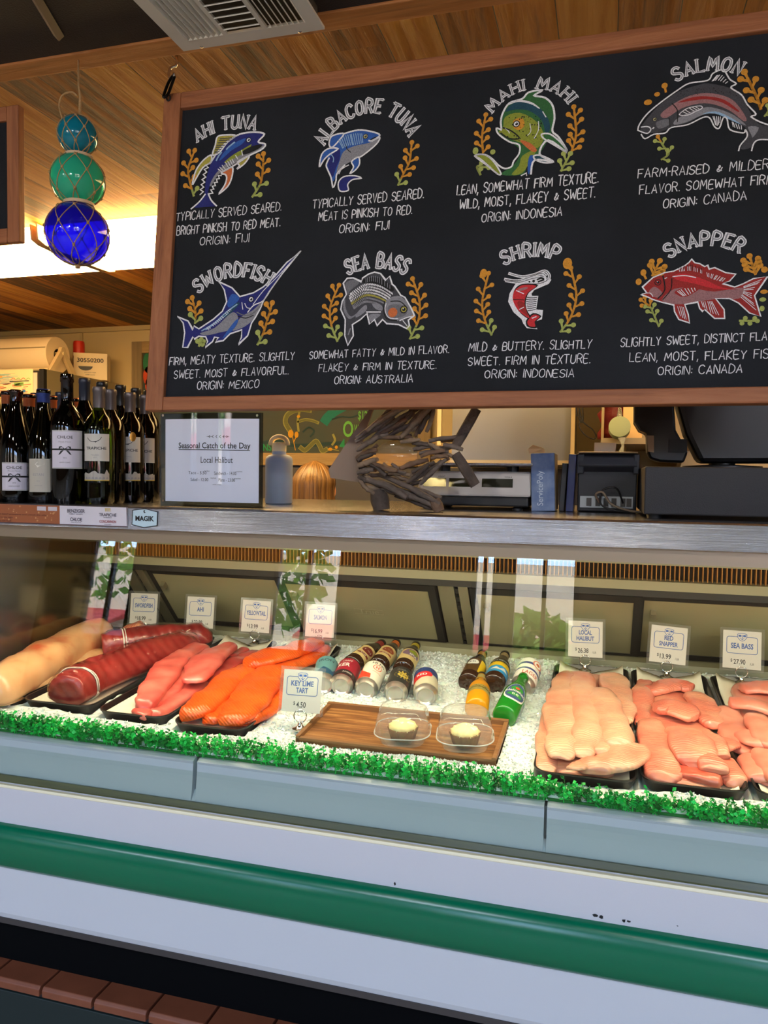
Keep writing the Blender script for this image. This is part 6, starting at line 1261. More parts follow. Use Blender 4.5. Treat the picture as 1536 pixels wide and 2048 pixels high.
hanger('steel hook and black clip holding the left top corner of the menu board', onY(350, 125, 1.68).x+.005)
hanger('steel hook and black clip holding the right top corner of the menu board', br0-.04)
# ------------------------------------------------------------------ hanging glass floats
YF = 1.62; t = thing('float_garland', 'three netted glass floats in teal, green and deep blue on a hanging jute rope', 'glass floats', onY(157, 118, YF))
M_jute = mat('jute_rope', (176, 140, 96), .9, bump=(300, .5)); M_dwood = mat('float_disc', (206, 178, 150), .6)
rp_ = onY(157, 118, YF); zc_ = CEIL-.006
fl = [(155.5, 271, 34, (10, 120, 150)), (156, 361, 46, (40, 170, 140)), (155, 468, 54, (20, 14, 170))]; cs = []
for px, py, pr, colr in fl:
    c = onY(px, py, YF); r = (onY(px+pr, py, YF)-onY(px-pr, py, YF)).length/2*.96; cs.append((c, r))
    MB().lathe([(r*math.sin(a), -r*math.cos(a)) for a in [math.pi*k/28 for k in range(29)]], 40, M=Matrix.Translation(c)).build('glass_float', glass('float_glass_%d' % py, tuple(int(255*(q/255)**.45) for q in colr), .02, 1.55, bump=(6, .25), white=.34, body=tuple(min(255, int(q*1.4)+12) for q in colr)), t, world=True, smooth=True)
    fo = [o for o in t.children if o.name.startswith('glass_float')][-1]
    MB().lathe([(r*.93*math.sin(a), -r*.93*math.cos(a)) for a in [math.pi*k/20 for k in range(21)]], 32, M=Matrix.Translation(c)).build('inner_glass', glass('float_inner_%d' % py, tuple(int(255*(q/255)**.25) for q in colr), .02, 1.3, bump=(5, .5)), fo, world=True, smooth=True)
    m = MB(); nl = 7; lat = [88, 48, 8, -34, -86]; R = r*1.012
    S = lambda la, lo: c+V((R*math.cos(math.radians(la))*math.cos(lo), R*math.cos(math.radians(la))*math.sin(lo), R*math.sin(math.radians(la))))
    for i in range(len(lat)-1):
        for k in range(nl):
            for sg in (-1, 1):
                o0 = 2*math.pi*(k+.5*(i % 2))/nl+.3; o1 = o0+sg*math.pi/nl; m.tube([S(lat[i]+(lat[i+1]-lat[i])*f, o0+(o1-o0)*f) for f in (0, .25, .5, .75, 1)], .0012, 5, cap=False)
            m.tube([S(lat[i]+2, o0), S(lat[i]-3, o0)], .0034, 6)
    m.build('jute_net', M_jute, fo, world=True, smooth=True)
for i, py in ((0, 315), (1, 409)):
    z = onY(156, py, YF).z; r = .034 if i == 0 else .036
    m = MB(); m.lathe([(0, z-.004), (r, z-.004), (r, z+.004), (0, z+.004)], 32, M=Matrix.Translation((cs[i][0].x+.002, YF, 0))); m.build('wooden_disc', M_dwood, t, world=True, bevel=.001)
ct = cs[0][0]+V((0, 0, cs[0][1])); m = MB(); m.tube([(rp_.x, YF, zc_), (rp_.x, YF, zc_-.06), ct+V((.008, 0, .045)), ct+V((.006, 0, 0))], [.0022, .0024, .0034, .0036], 8)
lp = [onY(x, y, YF) for x, y in ((130, 252), (119, 215), (124, 192), (143, 184), (155, 192))]; m.tube(smooth2(lp, 5), .0024, 8); m.build('rope', M_jute, t, world=True, smooth=True)
zb = cs[2][0]-V((0, 0, cs[2][1]))
for p_, q_, r_ in ((zb+V((0, 0, .004)), zb-V((0, 0, .008)), .006), (cs[0][0]-V((0, 0, cs[0][1])), cs[1][0]+V((0, 0, cs[1][1])), .004), (cs[1][0]-V((0, 0, cs[1][1])), cs[2][0]+V((0, 0, cs[2][1])), .004)): MB().tube([p_, q_], r_, 8).build('knot', M_jute, t, world=True, smooth=True)
# ------------------------------------------------------------------ small board at the left edge
YL_ = 1.62; xr = onY(37, 350, YL_).x; zt, zb = onY(36, 208, YL_).z, onY(36, 483, YL_).z
t = thing('framed_chalkboard', 'black board with wooden frame cut off by the left edge of the photo', 'chalkboard', (xr-.3, YL_, zb))
MB().box((xr-.6, YL_+.008, zb+.02), (xr-.02, YL_+.016, zt-.02)).build('slate', MATS['chalkboard_black'], t, world=True)
for a, b, c, d, w in ((xr-.036, xr, zb, zt, W_bfv), (xr-.62, xr-.584, zb, zt, W_bfv), (xr-.584, xr-.036, zt-.036, zt, W_bf), (xr-.584, xr-.036, zb, zb+.036, W_bf)): MB().box((a, YL_, c), (b, YL_+.022, d)).build('frame_rail', w, t, world=True, bevel=.003)
m = MB()
for x in (xr-.5, xr-.1): m.tube([(x, YL_+.01, zt-.005), (x, YL_+.01, CEIL+.001)], .0015, 6)
m.build('hanging_wire', M_chrome, t, world=True)
# ------------------------------------------------------------------ ceiling register
VZ = 2.457; x0, x1, y1 = -.943, -.603, 1.589; y0 = 1.16
t = thing('ceiling_vent', 'white slatted ceiling air vent at the top of the photo', 'air vent', ((x0+x1)/2, (y0+y1)/2, CEIL)); M_vent = mat('vent_white', (226, 220, 210), .5)
secs = [(x0+.03, x0+.118, 'y'), (x0+.128, x0+.212, 'x'), (x0+.222, x1-.03, 'y')]; ya, yb = y0+.03, y1-.035
m = MB(); xs = [x0]+[q for s in secs for q in s[:2]]+[x1]
for k in range(0, len(xs), 2): m.box((xs[k], y0, VZ), (xs[k+1], y1, VZ+.006))
for s in secs: m.box((s[0], y0, VZ), (s[1], ya, VZ+.006)); m.box((s[0], yb, VZ), (s[1], y1, VZ+.006))
m.build('face_plate', M_vent, t, world=True)
MB().box((x0+.012, y0+.012, VZ+.02), (x1-.012, y1-.012, CEIL+.001)).build('duct_collar', mat('duct_dark', (60, 54, 48), .7), t, world=True)
for s in secs:
    if s[2] == 'x':
        n = 17
        for k in range(n): y = ya+(yb-ya)*(k+.5)/n; m = MB(); m.prism([(y-.009, VZ+.001), (y-.007, VZ-.001), (y+.008, VZ+.011), (y+.007, VZ+.0125)], s[0], s[1]); m.build('slat', M_vent, t, world=True)
    else:
        n = 7; sg = 1 if s[0] < -.8 else -1
        for k in range(n):
            x = s[0]+(s[1]-s[0])*(k+.5)/n; m = MB(); pr = [(x-.006*sg, VZ), (x-.0045*sg, VZ-.0015), (x+.005*sg, VZ+.011), (x+.004*sg, VZ+.0125)]
            vs = [V((a, yy, b)) for yy in (ya, yb) for a, b in pr]; m.add(vs, [(0, 1, 5, 4), (1, 2, 6, 5), (2, 3, 7, 6), (3, 0, 4, 7), (3, 2, 1, 0), (4, 5, 6, 7)]); m.build('slat', M_vent, t, world=True)
m = MB()
for px, py in ((403, 94), (600, 64)): p = onZ(px, py, VZ-.0005); m.lathe([(0, -.0015), (.003, -.001), (.0042, 0)], 12, M=Matrix.Translation(p))
m.build('screw', M_chrome, t, world=True, smooth=True)
# black duct trim in the dark ceiling
p0, p1 = onZ(75, 0, CEIL-.004), onZ(118, 72, CEIL-.004); d = (p1-p0); struct(MB().tube([p0-d*3, p1], .012, 4).build('trim_4', mat('ceiling_conduit', (74, 64, 62), .6)), 'dark conduit along the black ceiling')
# ------------------------------------------------------------------ fluorescent strip fittings
FB = 2.425; ya = onZ(0, 490, FB).y; yb = onZ(0, 562, FB).y; xj = onZ(110, 500, FB).x
M_lens = mat('fluorescent_lens', (255, 244, 214), .4, emit=((255, 208, 134), 24.0)); M_lens2 = mat('added_lens_dim', (255, 244, 214), .4, emit=((255, 208, 134), 11.0)); M_fcap = mat('fitting_white', (240, 222, 184), .5)
for i, (a, b, lab) in enumerate(((xj-1.24, xj-.012, 'lit fluorescent ceiling light left of the blue glass float'), (xj+.012, xj+1.24, 'lit fluorescent ceiling light behind the glass floats and the board edge'), (xj+1.264, xj+2.49, 'added unseen fluorescent ceiling light behind the menu board'), (xj+2.514, xj+3.74, 'added unseen fluorescent ceiling light behind the right of the menu board'))):  # last two fittings are added out of sight for more light
    t = thing('fluorescent_light', lab, 'ceiling light', ((a+b)/2, (ya+yb)/2, CEIL), group='row of fluorescent ceiling lights')
    ym = (ya+yb)/2; h = (yb-ya)/2
    MB().prism([(ym-h*.8, CEIL-.0005), (ym-h*.8, CEIL-.02), (ym+h*.8, CEIL-.02), (ym+h*.8, CEIL-.0005)], a, b).build('housing', M_fcap, t, world=True)
    MB().prism([(ym-h*1.02, CEIL-.016), (ym-h*.98, FB+.012), (ym-h*.85, FB+.002), (ym-h*.5, FB-.003), (ym+h*.5, FB-.003), (ym+h*.85, FB+.002), (ym+h*.98, FB+.012), (ym+h*1.02, CEIL-.016)], a+.006, b-.006).build('lens', M_lens if i < 2 else M_lens2, t, world=True)
    for x in (a, b-.006): MB().prism([(ym-h*1.06, CEIL-.008), (ym-h*1.03, FB+.008), (ym-h*.86, FB-.004), (ym-h*.5, FB-.008), (ym+h*.5, FB-.008), (ym+h*.86, FB-.004), (ym+h*1.03, FB+.008), (ym+h*1.06, CEIL-.008)], x, x+.006).build('end_cap', M_fcap, t, world=True)
# ------------------------------------------------------------------ back of the kitchen
FX = -3.21; FT = 2.112
t = thing('kitchen_fridge', 'tall dark kitchen fridge against the back wall behind the wine bottles', 'fridge', (FX-.6, 4.2, 0))
MB().box((FX-1.2, 3.87, .05), (FX, 4.585, FT)).build('cabinet', mat('fridge_side', (150, 138, 108), .45, metal=.3), t, world=True)
MB().box((FX-1.2, 3.85, .12), (FX-.015, 3.872, FT-.01)).build('door', mat('fridge_front_dark', (44, 40, 36), .45), t, world=True)
MB().box((FX-.030, 3.845, .05), (FX+.001, 3.872, FT)).build('edge_strip', M_blackp, t, world=True)
MB().box((FX-1.2, 3.9, 0), (FX-.05, 4.55, .05)).build('plinth', M_blackp, t, world=True)
# pictures on the fridge door
def onF(x, y, o=0): return onY(x, y, 3.8485-o)
t = thing('crayon_drawing', "child's colourful crayon drawing taped to the fridge door", 'drawing', onF(30, 822))
m = MB(); a, b = onF(-60, 822), onF(66, 738); m.box((a.x, 3.8475, a.z), (b.x, 3.8495, b.z)); m.build('sheet', mat('drawing_paper', (246, 226, 176), .8), t, world=True)
m = MB(); cols = [lm('crayon_blue', (120, 190, 196)), lm('crayon_red', (232, 110, 80)), lm('crayon_green', (150, 196, 110)), lm('crayon_orange', (240, 170, 90)), lm('crayon_deep', (60, 130, 190)), BK, lm('crayon_pink', (240, 180, 150))]
FP = lambda u, v: V((u, 3.8468, v))
def q2(x, y): p = onF(x, y); return (p.x, p.z)
for k in range(40): y = 747+k*.55; x = rnd.uniform(-50, 20); ribbon(m, [q2(x, y), q2(x+rnd.uniform(20, 40), y-.3)], .0022, FP, 0 if k % 3 else 6)
for k in range(60): y = 768+rnd.uniform(0, 34); x = rnd.uniform(-50, 55); ribbon(m, [q2(x, y), q2(min(62, x+rnd.uniform(6, 16)), y-1.5)], .004, FP, 1 if k % 4 else 3)
for x, y, r, c in ((2, 754, .012, 3), (20, 785, .03, 4), (48, 782, .014, 4), (5, 792, .018, 2), (0, 789, .01, 3)): u, v = q2(x, y); disc(m, lambda p, q: V((p, 3.8464, q)), u, v, r, r*.6, c)
ribbon(m, [q2(20, 763.5), q2(58, 761.5)], .005, lambda u, v: V((u, 3.8464, v)), 5)
for k in range(4): ribbon(m, smooth2([V((*q2(22+k*10, 760), 0)), V((*q2(27+k*10, 756), 0)), V((*q2(31+k*10, 759), 0))], 4), .004, lambda u, v: V((u, 3.8464, v)), 2 if k % 2 else 1)
u, v = q2(38, 768); m.quad(FP(u-.035, v-.011), FP(u+.035, v-.011), FP(u+.035, v+.011), FP(u-.035, v+.011), 2)
m.build('crayon_marks', cols, t, world=True)
t = MB(); a, b = onF(67, 802), onF(75, 745); t.box((a.x, 3.8478, a.z), (b.x-.002, 3.8495, b.z)); o = t.build('paper_note', mat('note_paper', (222, 206, 190), .8)); tag(o, 'narrow white paper note beside the crayon drawing', 'note')
# paper roll on its stand
YR = 4.12; ce = onY(116, 690, YR); rr = (onY(116, 654, YR).z-onY(116, 727, YR).z)/2; xe = ce.x
t = thing('butcher_paper_roll', 'big roll of white butcher paper on a cream dispenser on top of the fridge', 'paper roll', (xe-.4, YR, FT))
Mr = Matrix.Translation((xe, YR, FT+rr+.012)) @ Matrix.Rotation(-math.pi/2, 4, 'Y')
M_roll = mat('roll_paper', (244, 222, 182), .7)
m = MB(); m.lathe([(rr*.34, 0), (rr*.97, -.0), (rr, .006), (rr, .80), (rr*.34, .80)], 48, M=Mr); m.build('roll', M_roll, t, world=True, smooth=True, autos=40)
m = MB(); m.lathe([(rr*.34, .0005), (rr*.30, .0005), (rr*.30, .3), (0, .3)], 24, M=Mr); m.build('core', mat('roll_core', (60, 40, 26), .8), t, world=True, smooth=True, autos=40)
m = MB(); yv = YR-rr*.97; m.box((xe-.8, YR-rr*1.0, FT+rr*1.36), (xe-.005, YR-rr*.80, FT+rr*1.42)); m.build('cutter_bar', mat('cutter_bar', (190, 168, 124), .4, metal=.4), t, world=True)
M_crm = mat('dispenser_cream', (226, 202, 156), .5)
for x in (xe+.03, xe-.84):
    ap = V((x, YR, FT+rr*1.35)); m = MB()
    for yy in (-.11, .11):
        f = V((x, YR+yy, FT+.004)); dn_ = (ap-f).normalized(); sd_ = V((0, dn_.z, -dn_.y))*.018
        loops(m, [[f-sd_+V((-.012, 0, 0)), f+sd_+V((-.012, 0, 0)), f+sd_+V((.012, 0, 0)), f-sd_+V((.012, 0, 0))], [ap-sd_*.9+V((-.012, 0, 0)), ap+sd_*.9+V((-.012, 0, 0)), ap+sd_*.9+V((.012, 0, 0)), ap-sd_*.9+V((.012, 0, 0))]])
    m.tube([ap+V((-.013, 0, 0)), ap+V((.013, 0, 0))], .022, 16); m.tube([ap+V((-.05 if x > xe else 0, 0, -.02)), ap+V((.02, 0, -.02))], .012, 10); m.build('side_leg', M_crm, t, world=True)
MB().box((xe-.84, YR-.13, FT+.002), (xe+.03, YR-.10, FT+.03)).build('base_bar', M_crm, t, world=True)
# canister and carton on the fridge
YK = 4.36; c = onY(158, 748, YK); r = .036; h = onY(158, 683, YK).z-FT
t = thing('wipes_canister', 'red and white canister on the fridge beside the paper roll', 'canister', M=Matrix.Translation((min(c.x, FX-.05), YK, FT)) @ Matrix.Rotation(.5, 4, 'Z'))
MB().lathe([(0, .001), (r, .001), (r, h*.58)], 28).build('body', mat('canister_white', (226, 206, 174), .5), t, smooth=True, autos=40); MB().lathe([(r+.0006, h*.56), (r+.0006, h*.93), (r*.9, h), (0, h)], 28).build('red_top', mat('canister_red', (196, 44, 26), .4), t, smooth=True, autos=40)
m = MB(); ribbon(m, [(-.02+.016*(1 if k % 2 else .6)*math.cos(k*math.pi/5), h*.42+.022*(1 if k % 2 else .6)*math.sin(k*math.pi/5)) for k in range(10)], .004, cyl(r+.001), 0, closed=True); m.poly([cyl(r+.001)(x, z) for x, z in ((-.03, h*.3), (-.012, h*.3), (-.024, h*.02))], 1); m.build('label', [lm('navy', (40, 60, 116)), lm('red', (170, 34, 40))], t)
YX = 4.45; cpt = onY(201, 757, YX); t = thing('white_carton', 'white carton with printed number and plate drawing on the fridge', 'box', M=Matrix.Translation((FX-.10, YX-.02, FT)) @ Matrix.Rotation(math.radians(28), 4, 'Z'))
hb = .175; m = MB(); m.box((-.105, -.075, .001), (.105, .075, hb)); m.build('carton', mat('white_carton', (240, 222, 186), .7), t, bevel=.002)
m = MB(); m.poly([V((-.106, -.076, hb)), V((.106, -.076, hb)), V((.106, -.0775, hb-.02)), V((.09, -.0775, hb-.034)), V((-.09, -.0775, hb-.034)), V((-.106, -.0775, hb-.02))]); m.build('lid_flap', mat('white_carton', (240, 222, 186), .7), t)
Px = lambda u, v: V((u, -.0785, v)); m = MB(); letter(m, '30550200', 0, .128, .165, .028, Px, 0, .02); pts = [(-.03+.045*math.cos(a), .088+.028*math.sin(a)) for a in [k*math.pi/8+math.pi for k in range(9)]]; m.poly([Px(*p) for p in pts], 0); letter(m, 'portion cups', .0, .048, .07, .008, Px, 0); letter(m, '1000 count', .0, .034, .06, .007, Px, 0)
Pl = lambda u, v: V((-.1058, u, v)); disc(m, Pl, .0, .14, .022, .018, 1); ribbon(m, [(-.06, .08), (.06, .08)], .003, Pl, 2); ribbon(m, [(-.06, .05), (.05, .05), (.05, .02), (-.06, .02)], .003, Pl, 2); m.build('print', [BK, OR, lm('maroon', (120, 36, 26))], t)
# second chalkboard on the back wall
YW = 4.56; onW = lambda x, y: onY(x, y, YW); a = onW(265, 690); zt = onW(265, 684).z; zb = onW(525, 930).z; xr2 = -1.02
t = thing('drinks_chalkboard', 'wide green tinted drinks chalkboard in a weathered frame on the back wall', 'chalkboard', ((a.x+xr2)/2, YW, zb))
MB().box((a.x+.02, YW+.006, zb+.02), (xr2-.02, YW+.03, zt-.02)).build('slate', mat('green_slate', (58, 56, 44), .6, nz=(2, .3), col2=(40, 62, 60)), t, world=True)
W_w = wood('weathered_frame', [(120, 96, 58), (158, 130, 84), (178, 150, 102)], axis='X', grain=40); W_wv = wood('weathered_frame_v', [(104, 90, 62), (128, 110, 78), (146, 126, 92)], axis='Z', grain=40)
fw = .078
for q0, q1, z0, z1, w in ((a.x, a.x+fw, zb, zt, W_wv), (xr2-fw, xr2, zb, zt, W_wv), (a.x+fw, xr2-fw, zt-fw, zt, W_w), (a.x+fw, xr2-fw, zb, zb+fw, W_w)): MB().box((q0, YW-.012, z0), (q1, YW+.03, z1)).build('frame_rail', w, t, world=True, bevel=.003)
m = MB(); gm = [chalk('kelp', (108, 112, 66)), chalk('kelp_edge', (150, 150, 84)), chalk('kelp_bulb', (214, 160, 40)), chalk('aqua', (30, 128, 118)), chalk('price_green', (110, 190, 90)), chalk('price_teal', (40, 150, 100)), chalk('wave', (34, 66, 72)), chalk('coral', (206, 74, 36)), chalk('sea_green', (40, 124, 84))]
def W2(x, y): p = onW(x, y); return V((p.x, p.z))
def wp(o): return lambda u, v: V((u, YW+.006-o, v))
def cr(d, w, c, o=.002, n=5): ribbon(m, smooth2([W2(500+x/5.486, 800+y/5.486) for x, y in d], n), [q*1.0/5.486*4.75/1538 for q in ([w]*((len(d)-1)*n+1))] if not isinstance(w, list) else w, wp(o), c)
cr([(430, 330), (385, 250), (400, 170), (470, 120), (560, 100), (660, 110)], 60, 1, .001); cr([(430, 330), (390, 250), (405, 170), (470, 125), (560, 105), (650, 112)], 42, 0); cr([(530, 340), (520, 230), (540, 130)], 26, 1); cr([(520, 240), (600, 215), (680, 225), (745, 250)], 34, 1, .001); cr([(520, 240), (600, 218), (680, 228), (735, 248)], 20, 0)
for x, y, rx, ry in ((445, 370, 34, 46), (508, 380, 24, 36), (878, 540, 26, 18), (945, 518, 18, 18), (530, 180, 20, 16)): p = W2(500+x/5.486, 800+y/5.486); disc(m, wp(.003), p.x, p.y, rx/5.486*4.75/1538, ry/5.486*4.75/1538, 2)
cr([(460, 400), (475, 450), (495, 550)], 8, 2); cr([(500, 410), (480, 455)], 10, 2); cr([(550, 520), (600, 550), (660, 500), (720, 450), (760, 500), (790, 560), (840, 540)], 52, 1, .001); cr([(550, 520), (600, 550), (660, 500), (720, 452), (760, 500), (790, 556), (835, 542)], 38, 0); cr([(900, 490), (930, 440), (910, 380)], 26, 1); cr([(870, 540), (920, 545), (970, 555)], 10, 1)
cr([(1040, 60), (930, 120), (850, 190), (820, 230)], 110, 3, .001); cr([(900, 210), (1000, 180), (1100, 190), (1190, 160)], 16, 6); cr([(580, 350), (640, 300), (700, 340), (660, 400)], 20, 6); cr([(140, 470), (300, 450), (500, 500), (1000, 470)], 40, 6, .0008)
def wl(tx, x, y, w, h, c): p = W2(500+x/5.486, 800+y/5.486); letter(m, tx, p.x, p.y, w/5.486*4.75/1538, h/5.486*4.75/1538, wp(.003), c, .02)
wl('O', 1075, 318, 120, 180, 4); wl('4', 1012, 490, 66, 130, 5); wl('PM', 1100, 500, 80, 100, 5); wl('$12', 1235, 175, 110, 110, 4); wl('WN', 1180, 320, 80, 100, 4); wl('NSI', 195, 520, 120, 80, 5)
for k, (x, y, r) in enumerate(((298, 725, .05), (297, 752, .045), (300, 770, .04))): p = W2(x, y); disc(m, wp(.001), p.x, p.y, r, r*1.5, 8 if k < 1 else 7)
m.build('chalk_art', gm, t, world=True)
# stainless back panel, hood, shelf
m = MB(); m.box((-2.7, 4.575, .9), (XW1-.5, 4.598, onW(525, 932).z)); tag(m.build('steel_backsplash', mat('dull_steel', (74, 70, 66), .4, metal=.2), None), 'dull steel backsplash on the back wall below the drinks chalkboard', 'backsplash')
m = MB(); m.box((-2.9, 3.95, 0), (.9, 4.57, .92)); tag(m.build('prep_counter', M_steelv, None, bevel=.004), 'steel prep counter along the back wall behind the person', 'counter')
YH = 4.0; h0, h1 = onY(905, 815, YH), onY(1143, 930, YH)
t = thing('steel_hood', 'brushed steel extraction hood behind the driftwood fish and scale', 'hood', ((h0.x+h1.x)/2, 4.3, h1.z))
MB().prism([(YH, h1.z+.02), (YH+.02, CEIL+.001), (4.58, CEIL+.001), (4.58, h1.z+.02)], h0.x, h1.x).build('canopy', M_steelv, t, world=True)
MB().box((h0.x-.01, YH-.012, h1.z), (h1.x+.01, 4.58, h1.z+.022)).build('drip_edge', mat('hood_edge', (222, 200, 160), .3, metal=.8), t, world=True)
MB().box((onY(876, 815, YH).x, YH-.01, onY(876, 890, YH).z), (onY(884, 815, YH).x, YH+.01, CEIL-.005)).build('support_strap', mat('strap_white', (226, 206, 170), .5), t, world=True)
YV = 3.9; t = thing('wall_post', 'beige steel angle post with looped black cables beside the hood', 'post', (onY(1146, 850, YV).x, YV, 0))
MB().box((onY(1142, 850, YV).x, YV, 0), (onY(1150, 850, YV).x, YV+.03, CEIL+.001)).build('post', mat('post_beige', (176, 156, 112), .5), t, world=True)
m = MB()
for pts in (((1152, 800), (1154, 830), (1166, 835), (1158, 850), (1168, 868), (1186, 878), (1192, 872), (1184, 858), (1164, 840), (1156, 800)), ((1160, 800), (1158, 836), (1166, 842), (1164, 800))): m.tube(smooth2([onY(x, y, YV-.012) for x, y in pts], 5), .0032, 6)
m.build('cable', M_blackp, t, world=True, smooth=True)
YSH = 3.75; z = onY(1240, 876, YSH).z; xs0, xs1 = onY(1202, 876, YSH).x, onY(1420, 876, YSH).x
t = thing('wall_shelf', 'steel wall shelf with red sack right of the cable post', 'shelf', ((xs0+xs1)/2, YSH+.2, z))
MB().box((xs0, YSH, z-.028), (xs1, 4.59, z)).build('shelf_board', mat('shelf_steel', (170, 150, 112), .4, metal=.5), t, world=True); MB().box((xs0, YSH, z), (xs0+.012, 4.59, z+.35)).build('end_plate', mat('shelf_plate', (150, 134, 98), .5), t, world=True); m = MB()
for x in (xs0+.1, xs1-.1): m.prism([(4.59, z-.028), (YSH+.2, z-.028), (4.59, z-.25)], x, x+.02)
m.build('bracket', MATS['shelf_steel'], t, world=True)
m = MB(); c0 = onY(1228, 868, YSH+.1); L = []
for k in range(9):
    f = k/8; w = .075*(1-.25*f)+.012*math.sin(k*2.1); L.append([V((c0.x+w*math.cos(a)*(1+.08*math.sin(3*a+k)), c0.y+.02+w*.7*math.sin(a), z+.0005+.24*f)) for a in [2*math.pi*j/18 for j in range(18)]])
loops(m, L); put(m, 'red_sack', mat('red_sack', (110, 18, 20), .55, bump=(30, .6)), 'crumpled dark red sack on the wall shelf', 'sack')
m = MB(); c1 = onY(1262, 832, YSH+.05); m.box((c1.x-.035, YSH+.03, z), (c1.x+.05, YSH+.16, z+.001)); m.box((c1.x-.035, YSH+.03, z), (c1.x+.05, YSH+.16, onY(1262, 806, YSH+.05).z+.06)); tag(m.build('cream_box', mat('cream_box', (226, 190, 132), .6)), 'small cream box on the shelf behind the till monitor', 'box')
pc = onY(1239, 856, YSH-.06); t = thing('cling_wrapped_roll', 'pale green roll in twisted clear plastic hanging in front of the wall shelf', 'wrapped roll', pc)
Mx = Matrix.Translation(pc) @ Matrix.Rotation(math.radians(80), 4, 'X'); rl = .048
MB().lathe([(0, -.03), (rl, -.03), (rl, .03), (rl*.7, .034), (0, .034)], 28, M=Mx).build('roll', mat('pale_green_roll', (138, 152, 122), .6), t, world=True, smooth=True, autos=40)
m = MB(); m.tube([pc+V((.012, -.03, -.045)), pc+V((.014, -.03, -.07)), pc+V((.016, -.03, -.085)), pc+V((.004, -.03, -.13))], [.02, .008, .006, .018], 10); m.tube([pc+V((0, .02, .02)), pc+V((.0, .05, .1)), V((pc.x, YSH+.002, z-.012))], [.02, .006, .004], 8); m.build('plastic_twist', glass('twist_plastic', (235, 245, 235), .1, 1.4, bump=(60, .8), white=.25), t, world=True, smooth=True)
# ------------------------------------------------------------------ the person behind the counter
PY = 3.2; pc = onY(628, 962, PY); ztop = onY(626, 927, PY).z
t = thing('person', 'person with long light brown hair seen from behind past the counter', 'person', (pc.x, PY, 0))
def skinned(name, joints, edges, mt, root=0, sub=2):
    me = bpy.data.meshes.new(name); me.from_pydata([j[:3] for j in joints], edges, []); o = bpy.data.objects.new(name, me); COL.objects.link(o)
    sk = o.modifiers.new('skin', 'SKIN'); me.skin_vertices.new() if not me.skin_vertices else None
    for i, j in enumerate(joints): me.skin_vertices[0].data[i].radius = (j[3], j[4] if len(j) > 4 else j[3]); me.skin_vertices[0].data[i].use_root = (i == root)
    sk.use_smooth_shade = True; ss = o.modifiers.new('sub', 'SUBSURF'); ss.levels = sub; ss.render_levels = sub
    dg = bpy.context.evaluated_depsgraph_get(); nm = bpy.data.meshes.new_from_object(o.evaluated_get(dg)); bpy.data.objects.remove(o)
    nm.materials.clear(); nm.materials.append(mt)
    for p in nm.polygons: p.use_smooth = True
    ob = bpy.data.objects.new(name, nm); COL.objects.link(ob); ob.parent = t; ORG[ob.name] = ORG[t.name]; return ob
s = ztop/1.60
J = [(0, 0, .86, .13, .10), (0, .01, 1.02, .115, .085), (0, 0, 1.18, .135, .09), (0, .01, 1.28, .10, .07), (0, 0, 1.355, .05, .05), (0, -.015, 1.42, .058, .062), (0, -.02, 1.49, .074, .088), (0, -.015, 1.555, .055, .065),
     (-.155, .01, 1.27, .05, .05), (-.205, .02, 1.0, .036, .036), (-.19, -.10, .80, .028, .028), (-.185, -.15, .745, .026, .018), (.155, .01, 1.27, .05, .05), (.205, .02, 1.0, .036, .036), (.19, -.10, .80, .028, .028), (.185, -.15, .745, .026, .018),
     (-.085, 0, .78, .085, .085), (-.09, -.01, .46, .056, .056), (-.09, .01, .09, .038, .04), (-.09, -.12, .035, .036, .028), (.085, 0, .78, .085, .085), (.09, -.01, .46, .056, .056), (.09, .01, .09, .038, .04), (.09, -.12, .035, .036, .028)]
# facing away from the camera: mirror the depth axis so that -y (front of body) points to the back wall
J = [(x*s, -y*s, z*s, a*s, (b if True else a)*s) for x, y, z, a, b in J]
Ed = [(0, 1), (1, 2), (2, 3), (3, 4), (4, 5), (5, 6), (6, 7), (3, 8), (8, 9), (9, 10), (10, 11), (3, 12), (12, 13), (13, 14), (14, 15), (0, 16), (16, 17), (17, 18), (18, 19), (0, 20), (20, 21), (21, 22), (22, 23)]
# five fingers on each hand, loosely curled
def hand_f(base, sx):
    bx_, by_, bz = J[base][:3]
    for k, (dx, ln) in enumerate(((-.024, .062), (-.008, .070), (.008, .066), (.022, .054))):
        i0 = len(J); J.append((bx_+dx*s, by_+.02*s, bz-.006*s, .009*s, .009*s)); J.append((bx_+dx*1.1*s, by_+(.02+ln*.55)*s, bz-.02*s, .008*s, .008*s)); J.append((bx_+dx*1.1*s, by_+(.02+ln*.85)*s, bz-.045*s, .007*s, .007*s)); Ed.extend([(base, i0), (i0, i0+1), (i0+1, i0+2)])
    i0 = len(J); J.append((bx_-sx*.034*s, by_+.005*s, bz-.004*s, .010*s, .010*s)); J.append((bx_-sx*.046*s, by_+.04*s, bz-.02*s, .008*s, .008*s)); Ed.extend([(base, i0), (i0, i0+1)])
hand_f(11, -1); hand_f(15, 1)
M_skin = mat('skin', (226, 164, 130), .5, sss=.15)
skinned('body', J, Ed, M_skin)
Sj = [(0, 0, .84, .15, .115), (0, .01, 1.02, .13, .10), (0, 0, 1.18, .15, .105), (0, .01, 1.285, .112, .08), (0, 0, 1.34, .06, .06), (-.165, .01, 1.265, .066, .066), (-.20, .02, 1.10, .056, .056), (.165, .01, 1.265, .066, .066), (.20, .02, 1.10, .056, .056)]
skinned('shirt', [(x*s, -y*s, z*s, a*s, b*s) for x, y, z, a, b in Sj], [(0, 1), (1, 2), (2, 3), (3, 4), (3, 5), (5, 6), (3, 7), (7, 8)], mat('navy_shirt', (36, 42, 62), .8))
